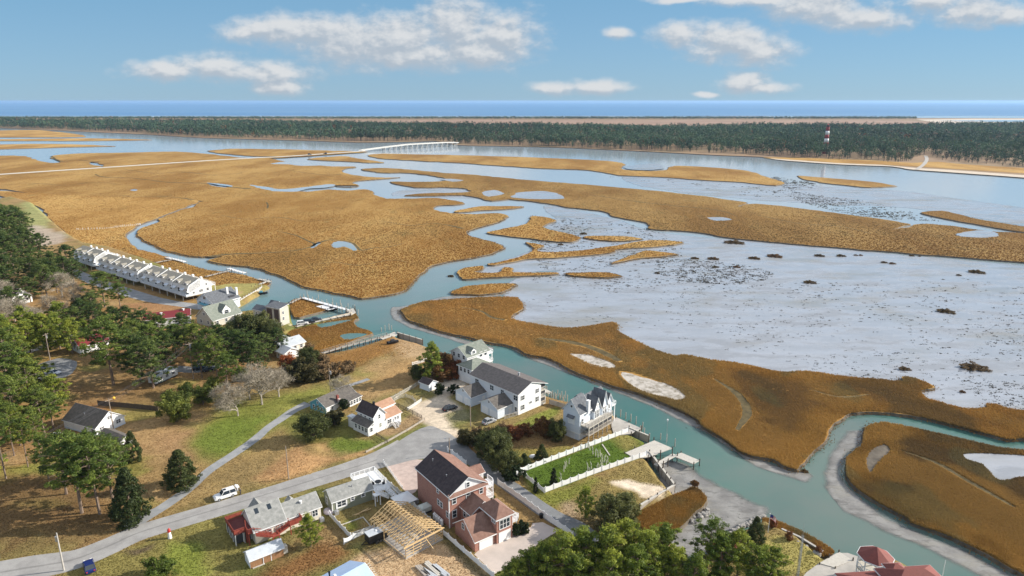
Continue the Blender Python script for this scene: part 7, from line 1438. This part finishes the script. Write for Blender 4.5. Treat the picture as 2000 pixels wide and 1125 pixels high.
# ------------------------------------------------------------------ vehicles
def car(px, py, ang, label, col, kind='sedan', cat='car', name=None, L=4.6, W=1.8, H=1.45, top=None, rough=.25):
    g = G(px, py, ZG + .03); r_ = empty(name or {'suv': 'parked_suv', 'pickup': 'parked_pickup'}.get(kind, 'parked_car'), g, math.radians(ang), label, cat); bm_ = mat('paint_%02d%02d%02d' % tuple(int(c * 99) for c in col), col, rough, spec=.6)
    hb, zh = .32, (.86 if kind == 'sedan' else 1.05); w = W / 2
    if kind == 'suv': prof = [(-L/2,.5,zh+.02),(-L/2+.25,.0,zh+.04),(L*.17,.0,zh),(L/2-.35,.0,zh-.06),(L/2,.1,zh-.24)]; cabn = [(-L/2+.12, zh),(-L/2+.35, H),(L*.06, H),(L*.20, zh)]
    elif kind == 'pickup': prof = [(-L/2,.5,zh-.05),(-L*.1,.0,zh-.05),(-L*.08,0,zh),(L*.2,0,zh),(L/2-.3,.0,zh-.05),(L/2,.1,zh-.22)]; cabn = [(-L*.1, zh),(-L*.07, H),(L*.1, H),(L*.22, zh)]
    else: prof = [(-L/2,.3,zh-.12),(-L/2+.3,0,zh),(L*.15,0,zh),(L/2-.4,0,zh-.1),(L/2,.1,zh-.3)]; cabn = [(-L*.40, zh),(-L*.24, H),(L*.04, H),(L*.22, zh)]
    xs_ = [p[0] for p in prof]; zs_ = [p[2] for p in prof]; vs = []
    for x, z in zip(xs_, zs_):
        k = .88 if abs(x) > L / 2 - .05 else 1; vs += [(x, -w * k, hb), (x, -w * k, z * .72), (x, -w * .93 * k, z), (x, w * .93 * k, z), (x, w * k, z * .72), (x, w * k, hb)]
    n = len(xs_); fs = [tuple(range(5, -1, -1)), tuple(range(6 * n - 6, 6 * n))]
    for i in range(n - 1):
        for j in range(6): fs.append((i * 6 + j, i * 6 + (j + 1) % 6, (i + 1) * 6 + (j + 1) % 6, (i + 1) * 6 + j)[::-1])
    MB().poly(vs, [f[::-1] for f in fs]).build('body', bm_, r_); ws = w * .93; wt = w * .74; q = [cabn[0], cabn[1], cabn[2], cabn[3]]
    def cabv(s0, s1, dz=0): return [(q[0][0], -s0, q[0][1]), (q[1][0], -s1, q[1][1] + dz), (q[2][0], -s1, q[2][1] + dz), (q[3][0], -s0, q[3][1]), (q[0][0], s0, q[0][1]), (q[1][0], s1, q[1][1] + dz), (q[2][0], s1, q[2][1] + dz), (q[3][0], s0, q[3][1])]
    MB().poly(cabv(ws, wt), [(0,3,2,1),(4,5,6,7),(0,1,5,4),(2,3,7,6),(1,2,6,5),(0,4,7,3)]).build('windows', GLASS, r_)
    rt = MB().slab([(q[1][0] - .05, -wt - .03, H + .03), (q[2][0] + .08, -wt - .03, H + .03), (q[2][0] + .08, wt + .03, H + .03), (q[1][0] - .05, wt + .03, H + .03)], .07)
    for x0, x1 in ((q[0], q[1]), (q[3], q[2]), ((q[1][0] * .5 + q[2][0] * .5 - .05, q[0][1]), (q[1][0] * .5 + q[2][0] * .5, H))):
        for s_ in (-1, 1): rt.bar((x0[0], s_ * (ws + .0), x0[1]), (x1[0], s_ * (wt + .01), x1[1]), .06, .09)
    rt.build('roof', bm_ if top is None else top, r_)
    for x in (-L * .30, L * .31):
        for s_ in (-1, 1):
            wh = MB().tube((x, s_ * (w - .18), .33), (x, s_ * (w + .02), .33), .34, .34, 16).build('wheel', RUBBER, r_); MB().tube((x, s_ * (w + .0), .33), (x, s_ * (w + .04), .33), .2, .2, 12).build('rim', STEEL, wh)
    for s_ in (-1, 1): MB().box(L / 2 - .12, L / 2 + .02, s_ * w * .62 - .18, s_ * w * .62 + .18, zh * .62, zh * .78).build('headlight', mat('lamp_glass', (.8, .8, .78), .2), r_); MB().box(-L / 2 - .02, -L / 2 + .1, s_ * w * .68 - .12, s_ * w * .68 + .12, zh * .66, zh * .9).build('tail_light', REDP, r_)
    return r_
sv = car(440, 971, 217, 'white off road vehicle with open tailgate parked beside the road', (.78, .78, .77), 'suv', 'car', L=4.8, W=1.9, H=1.85); MB().box(-2.75, -2.5, -.85, .85, 1.0, 1.9).bar((-2.35, 0, 1.85), (-3.1, 0, 1.75), 1.5, .06).build('tailgate', mat('paint_777777', (.78, .78, .77), .25, spec=.6), sv); MB().tube((-2.55, 0, 1.05), (-2.75, 0, 1.05), .36, .36, 14).build('spare_wheel', RUBBER, sv); MB().box(-.3, .3, -.3, .3, 1.88, 1.98).build('roof_hatch', BLACK, sv)
car(175, 1110, 128, 'blue car on the near lawn by the road corner', (.010, .022, .12), 'sedan', L=4.5); car(105, 730, -8, 'white car on the shaded car park by the left pines', (.75, .76, .77), 'sedan')
car(390, 722, 25, 'dark parked car left of the upper utility pole', (.02, .022, .03), 'suv', H=1.7); car(408, 724, 30, 'dark grey car right of the upper utility pole', (.05, .05, .06), 'sedan'); car(398, 711, 30, 'silver car behind the two dark cars under the pines', (.45, .46, .47), 'sedan')
car(879, 800, 40, 'black car on the shaded drive beside the farther garage wing', (.015, .015, .018), 'sedan'); car(113, 856, 10, 'red car under the pines left of the white bungalow', (.30, .025, .03), 'sedan', top=WHITE); car(955, 826, 40, 'pale grey car nosed in at the nearer garage wing', (.35, .36, .37), 'sedan', L=4.2)
car(591, 634, 20, 'white car on the sandy pier beside the panelled house', (.72, .72, .70), 'suv', H=1.7); car(604, 631, 22, 'black car on the sandy pier near the basin', (.02, .02, .025), 'suv', H=1.7); car(617, 626, 22, 'dark car farthest along the sandy pier', (.03, .03, .035), 'sedan'); car(530, 628, 60, 'red pickup between the cottage and the panelled house', (.32, .03, .03), 'pickup', 'pickup truck', L=5.3, W=1.95, H=1.8)
g = G(722, 1068, ZG); r_ = empty('cargo_trailer', g, math.radians(38), 'black enclosed cargo trailer with pale roof beside the timber frame', 'trailer'); MB().box(0, 4.2, 0, 2.1, .45, 2.2).build('body', BLACK, r_); MB().box(-.05, 4.25, -.05, 2.15, 2.2, 2.28).build('roof', R_METAL, r_); MB().bar((0, .4, .4), (-1.2, 1.05, .4), .1, .1).bar((0, 1.7, .4), (-1.2, 1.05, .4), .1, .1).build('drawbar', BLACK, r_); MB().box(1.9, 2.3, .8, 1.2, 2.28, 2.45).build('roof_vent', WHITE, r_)
for x in (1.7, 2.5):
    for y in (-.12, 2.0): MB().tube((x, y, .35), (x, y + .22, .35), .35, .35, 14).build('wheel', RUBBER, r_)
def boat(px, py, ang, label, L=5.5, W=2.0, hull=WHITE, cover=None, z=.1):
    g = G(px, py, z); r_ = empty('motor_boat', g, math.radians(ang), label, 'boat'); S = [(-L/2, W*.45), (-L*.2, W*.5), (L*.15, W*.46), (L*.38, W*.25), (L/2, .04)]; vs = []
    for i, (x, w) in enumerate(S): vs += [(x, -w, .9 + .06 * i), (x, -w * .6, .05 + .04 * i), (x, w * .6, .05 + .04 * i), (x, w, .9 + .06 * i)]
    fs = [(0,1,2,3)] + [(i * 4 + j, (i + 1) * 4 + j, (i + 1) * 4 + j + 1, i * 4 + j + 1) for i in range(4) for j in range(3)] + [(i * 4, i * 4 + 3, i * 4 + 7, i * 4 + 4) for i in range(4)]
    MB().poly(vs, fs).build('hull', hull, r_); MB().box(-.9, .5, -.45, .45, .95, 1.7).build('console', cover or WHITE, r_); MB().box(-L/2 - .35, -L/2, -.2, .2, .3, 1.3).build('outboard', BLACK, r_)
boat(511, 575, 15, 'dark hulled boat moored at the lift by the point', hull=BLACK, cover=TEALWALL); boat(768, 671, 30, 'small covered boat on the grass by the pier head', 4.2, 1.6, BLACK, SHADEW, ZG); boat(648, 607, 20, 'black boat beside the white float in the basin', 5, 1.9, BLACK, BLACK)
# ------------------------------------------------------------------ things in the yards
g = G(830, 998, ZG); r_ = empty('covered_spa', g, math.radians(38), 'pale covered tub with dark base against the brick house wall', 'hot tub'); MB().box(-1.3, 1.3, -1.1, 1.1, 0, .35).build('base', SHADEW, r_); MB().box(-1.2, 1.2, -1.0, 1.0, .35, 1.3).poly([(-1.25,-1.05,1.3),(1.25,-1.05,1.3),(1.25,1.05,1.3),(-1.25,1.05,1.3),(-.7,-.5,1.7),(.7,-.5,1.7),(.7,.5,1.7),(-.7,.5,1.7)], [(0,1,5,4),(1,2,6,5),(2,3,7,6),(3,0,4,7),(4,5,6,7)]).build('cover', mat('pale_green_grey', (.55, .60, .56), .6), r_)
tk = None
for i in range(4):
    x, y = 849 + i * 4.6, 1013 + i * 4.2; g = G(x, y, ZG)
    if tk is None:
        tk = empty('gas_cylinder', g, 0, 'white gas cylinder in the row of four against the brick wall', 'gas cylinder', 'gas cylinders of the brick house'); MB().tube((0, 0, .05), (0, 0, 1.25), .36, .36, 14).tube((0, 0, 1.25), (0, 0, 1.42), .36, .16, 14).build('tank', WHITE, tk); MB().tube((0, 0, 1.42), (0, 0, 1.6), .13, .13, 8).build('valve_guard', WHITE, tk); o = tk
    else: o = copy_tree(tk)
    o.location = g; tag(o, tk['label'], 'gas cylinder', tk['group'])
for i, (x, y) in enumerate([(806, 978), (813, 982)]): g = G(x, y, ZG); r_ = empty('air_conditioner', g, .65, 'grey air conditioner beside the brick house, %s one' % ('farther' if i == 0 else 'nearer'), 'air conditioner'); MB().box(-.45, .45, -.45, .45, 0, .9).build('casing', STEEL, r_); MB().tube((0, 0, .9), (0, 0, .98), .38, .38, 12).build('fan_grille', SHADEW, r_)
g = G(641, 1000, ZG); bm = bmesh.new(); bmesh.ops.create_uvsphere(bm, u_segments=20, v_segments=12, radius=1)
for v in bm.verts: v.co.x *= 1.7; v.co.y *= 1.0; v.co.z = max(0, v.co.z) * .75
me = bpy.data.meshes.new('overturned_boat'); bm.to_mesh(me); bm.free(); me.materials.append(mat('lilac_gelcoat', (.50, .45, .50), .4)); me.polygons.foreach_set('use_smooth', [True] * len(me.polygons)); o = link('overturned_boat', me); o.location = g; o.rotation_euler = (0, .15, math.radians(120)); tag(o, 'lilac grey upturned dinghy between the cream house and sage cottage', 'dinghy')
g = G(790, 990, ZG); r_ = empty('canopy_tent', g, math.radians(40), 'white canopy behind the timber frame', 'canopy'); MB().poly([(-2.2,-2.2,2.1),(2.2,-2.2,2.1),(2.2,2.2,2.1),(-2.2,2.2,2.1),(0,0,3.0)], [(0,1,4),(1,2,4),(2,3,4),(3,0,4)]).build('cover', WHITE, r_)
for x in (-2.1, 2.1):
    for y in (-2.1, 2.1): MB().box(x - .05, x + .05, y - .05, y + .05, 0, 2.1).build('leg', STEEL, r_)
for i, (x, y, a, l, mm, lb) in enumerate([(826,1117,-52,3.6,WOOD,'grey stack of boards at the left of the building plot'), (845,1112,-50,4.6,PALEWOOD,'pale stack of boards in the middle of the building plot'), (860,1116,-46,4.2,R_METAL,'stack of shiny roofing sheets on the building plot'), (840,1124,-40,4.0,R_METAL,'lower stack of roofing sheets at the frame edge')]):
    g = G(x, y, ZG); mb = MB()
    for k in range(9): dx = R.uniform(-.3, .3); mb.box(-l / 2 + dx, l / 2 + dx, -.55 + (k % 3) * .37, -.22 + (k % 3) * .37, (k // 3) * .15 + .02, (k // 3) * .15 + .14)
    o = mb.build('lumber_stack', mm); o.location = g; o.rotation_euler = (0, 0, math.radians(a)); tag(o, lb, 'lumber stack')
mb = MB()
for k in range(7): a = R.uniform(-.4, .4); x = -1.4 + k * .45; mb.bar((x, -.1 * k, .1 + .06 * k), (x + math.cos(a) * 1.6, math.sin(a) * 1.2, .12 + .06 * k), .12, .06)
o = mb.build('plank_heap', LUMBER); o.location = G(700, 1003, ZG); o.rotation_euler = (0, 0, .6); tag(o, 'loose boards lying along the sage cottage wall', 'boards')
g = G(694, 1028, ZG); o = MB().bar((-2.6, -2.0, .1), (2.6, -2.0, .1), .15, .2).bar((-2.6, 2.0, .1), (2.6, 2.0, .1), .15, .2).bar((-2.6, -2, .1), (-2.6, 2, .1), .15, .2).bar((2.6, -2, .1), (2.6, 2, .1), .15, .2).build('garden_border', PALEWOOD); o.location = g; o.rotation_euler = (0, 0, math.radians(35)); tag(o, 'timber edged grass bed in the sage cottage yard', 'garden bed')
g = G(1041, 892, ZG); bm = bmesh.new(); bmesh.ops.create_uvsphere(bm, u_segments=16, v_segments=10, radius=.8)
for v in bm.verts: v.co.z = max(0, v.co.z) * .7; v.co.x *= 1.3
me = bpy.data.meshes.new('tarp_heap'); bm.to_mesh(me); bm.free(); me.materials.append(VINYL); o = link('tarp_heap', me); o.location = g; tag(o, 'white tarpaulin heap beside the dark cedar outside the lawn', 'tarpaulin')
for i, (x, y, mm, lb) in enumerate([(1057, 1012, BLACK, 'black bin by the white lane fence at the driveway'), (1009, 928, WHITE, 'white garden post box at the lane beside the clipped shrub'), (731, 921, BLACK, 'black bin beside the white deck at the road')]):
    g = G(x, y, ZG); r_ = empty('wheeled_bin' if mm is BLACK else 'mail_box', g, .6, lb, 'bin' if mm is BLACK else 'mail box'); MB().box(-.28, .28, -.3, .3, .05, 1.0).build('body', mm, r_); MB().box(-.32, .32, -.34, .34, 1.0, 1.08).build('lid', mm, r_)
# ------------------------------------------------------------------ person beside the vehicle
def person(px, py, az, label):
    g = G(px, py, ZG); r_ = empty('person', g, az, label, 'person'); SK = mat('skin', (.50, .33, .25), .6)
    J = [((0,0,.95),.15),((0,0,1.18),.14),((0,0,1.40),.15),((0,.01,1.52),.06),((0,.015,1.62),.095),((0,.02,1.72),.09)]
    E_ = [(0,1),(1,2),(2,3),(3,4),(4,5)]; V_ = [j[0] for j in J]; Rr = [j[1] for j in J]
    def chain(root, pts):
        p = root
        for c, r in pts: V_.append(c); Rr.append(r); E_.append((p, len(V_) - 1)); p = len(V_) - 1
        return p
    for s_ in (-1, 1):
        chain(0, [((s_ * .10, 0, .88), .105), ((s_ * .115, .03 * s_, .50), .07), ((s_ * .12, .02 * s_ - .02, .10), .045), ((s_ * .125, .14, .05), .042)])
        w_ = chain(2, [((s_ * .19, 0, 1.40), .065), ((s_ * .25, .04, 1.13), .047), ((s_ * .24, .22, .98), .034), ((s_ * .235, .29, .95), .036)])
        for k in range(4): chain(w_, [((s_ * (.215 + .014 * k), .345, .945 - .004 * k), .010), ((s_ * (.213 + .014 * k), .38 - .006 * abs(k - 1), .925), .009)])
        chain(w_, [((s_ * .205, .31, .935), .011), ((s_ * .195, .335, .915), .009)])
    me = bpy.data.meshes.new('body'); me.from_pydata(V_, E_, []); o = link('body', me, r_); me.materials.append(SK); me.materials.append(BLACK)
    sm = o.modifiers.new('skin', 'SKIN'); sm.use_smooth_shade = True; sk = me.skin_vertices[0].data if me.skin_vertices else None
    if sk is None:
        bm = bmesh.new(); bm.from_mesh(me); bm.verts.layers.skin.verify(); bm.to_mesh(me); bm.free(); sk = me.skin_vertices[0].data
    for i, r in enumerate(Rr): sk[i].radius = (r, r)
    sk[0].use_root = True; o.modifiers.new('sub', 'SUBSURF').levels = 1; o.modifiers['sub'].render_levels = 1
    ja = MB()
    for a, b, ra, rb in (((0,0,.92),(0,0,1.2),.18,.17),((0,0,1.2),(0,0,1.42),.17,.185),((0,0,1.42),(0,0,1.5),.185,.08)): ja.tube(a, b, ra, rb, 14)
    for s_ in (-1, 1): ja.tube((s_ * .18, 0, 1.42), (s_ * .25, .04, 1.13), .085, .065, 10).tube((s_ * .25, .04, 1.13), (s_ * .24, .2, .995), .062, .05, 10)
    ja.build('jacket', mat('dark_jacket', (.03, .035, .05), .85), r_); tr_ = MB()
    for s_ in (-1, 1): tr_.tube((s_ * .09, 0, .95), (s_ * .115, .03 * s_, .5), .125, .085, 10).tube((s_ * .115, .03 * s_, .5), (s_ * .12, .02 * s_ - .02, .1), .085, .062, 10)
    tr_.build('trousers', mat('dark_trousers', (.05, .05, .06), .9), r_); bm = bmesh.new(); bmesh.ops.create_uvsphere(bm, u_segments=14, v_segments=9, radius=.115)
    for v in bm.verts: v.co.y = v.co.y * 1.05 - .015; v.co.z = max(v.co.z, -.02 if v.co.y < .05 else .045)
    me = bpy.data.meshes.new('hair'); bm.to_mesh(me); bm.free(); me.materials.append(mat('brown_hair', (.06, .04, .025), .8)); h_ = link('hair', me, r_); h_.location = (0, .015, 1.71)
    fb = MB()
    for s_ in (-1, 1): fb.box(s_ * .035 - .012, s_ * .035 + .012, .100, .112, 1.685, 1.70)
    fb.build('eyes', BLACK, r_); MB().poly([(-.014,.105,1.64),(.014,.105,1.64),(0,.135,1.642),(0,.105,1.69)], [(0,2,1),(0,3,2),(1,2,3)]).build('nose', SK, r_); MB().box(-.025, .025, .098, .108, 1.60, 1.608).build('mouth', REDP, r_)
person(470, 966, 2.0, 'person in dark clothes standing behind the open tailgate of the white vehicle')
# ------------------------------------------------------------------ lighthouse and bridge
g = G(1611, 300, 1); r_ = empty('lighthouse', (g[0], g[1], 1.0), 0, 'red and white banded lighthouse rising from the far wood', 'lighthouse'); HL = HT(1611, 300, 248, 1) ; LR = mat('lighthouse_red', (.30, .05, .05), .7); nb = 7; rad = lambda t: 4.6 - 1.9 * t
for i in range(nb): MB().tube((0, 0, HL * i / nb), (0, 0, HL * (i + 1) / nb), rad(i / nb), rad((i + 1) / nb), 20).build('band', LR if i % 2 == 0 else WHITE, r_, True)
MB().tube((0, 0, HL), (0, 0, HL + .5), 3.6, 3.6, 20).build('gallery', LR, r_); MB().tube((0, 0, HL + .5), (0, 0, HL + 3.2), 1.9, 1.9, 12).build('lantern_room', GLASS, r_); MB().tube((0, 0, HL + 3.2), (0, 0, HL + 5.2), 2.3, .15, 12).tube((0, 0, HL + 5.2), (0, 0, HL + 7.5), .12, .08, 6).build('dome', LR, r_)
A = Vector(G(704, 296.5, 0)); B = Vector(G(893, 285, 0)); d = (B - A); L = d.length; r_ = empty('bridge', A, math.atan2(d.y, d.x), 'long low white concrete bridge on piers at the end of the causeway', 'bridge'); zt = lambda t: 1.6 + 6.2 * min(1, t * 2.2) ** .8 if t < .85 else 7.8 - (t - .85) * 8
dk, rl, n = MB(), (MB(), MB()), 40
for i in range(n):
    x0, x1 = L * i / n, L * (i + 1) / n; z0, z1 = zt(i / n), zt((i + 1) / n); dk.bar((x0, 0, z0), (x1, 0, z1), 11, .6)
    for s_ in (-1, 1): rl[s_ > 0].bar((x0, 5.4 * s_, z0 + 1.0), (x1, 5.4 * s_, z1 + .7), .3, .8)
dk.build('deck', mat('bridge_concrete', (.62, .61, .58), .8), r_); [q_.build('parapet', mat('bridge_concrete', (.62, .61, .58), .8), r_) for q_ in rl]
for i in range(15):
    t = .22 + .76 * i / 14; x = L * t; pr = MB().box(x - .8, x + .8, -5, 5, zt(t) - 1.5, zt(t) - .4)
    for y in (-4, 0, 4): pr.box(x - .4, x + .4, y - .55, y + .55, -1.5, zt(t) - 1.5)
    pr.build('pier', mat('pier_concrete', (.48, .47, .45), .85), r_)
for i, (x, y) in enumerate([(605,302.5),(635,301)]): car(x, y, 10 + 180 * i, ('dark vehicle on the causeway nearer the bridge' if i else 'dark vehicle on the causeway nearer the marsh'), (.05 + .5 * i * 0, .05, .06), 'suv', L=6, W=2.4, H=2.6)
# shrubs in front of the far wood
# ------------------------------------------------------------------ the air between here and the horizon
hz = MB().box(-40500, 40500, -900, 40500, -3.0, 96.0)
hm = bpy.data.materials.new('haze'); hm.use_nodes = True; ht = hm.node_tree; ht.nodes.clear()
pv = nd(ht, 'ShaderNodeVolumePrincipled'); pv.inputs['Color'].default_value = (0.40, 0.60, 0.86, 1); pv.inputs['Density'].default_value = 0.000036; pv.inputs['Anisotropy'].default_value = 0.2
ho = nd(ht, 'ShaderNodeOutputMaterial'); ht.links.new(pv.outputs[0], ho.inputs['Volume'])
tag(hz.build('haze', hm), kind='stuff')
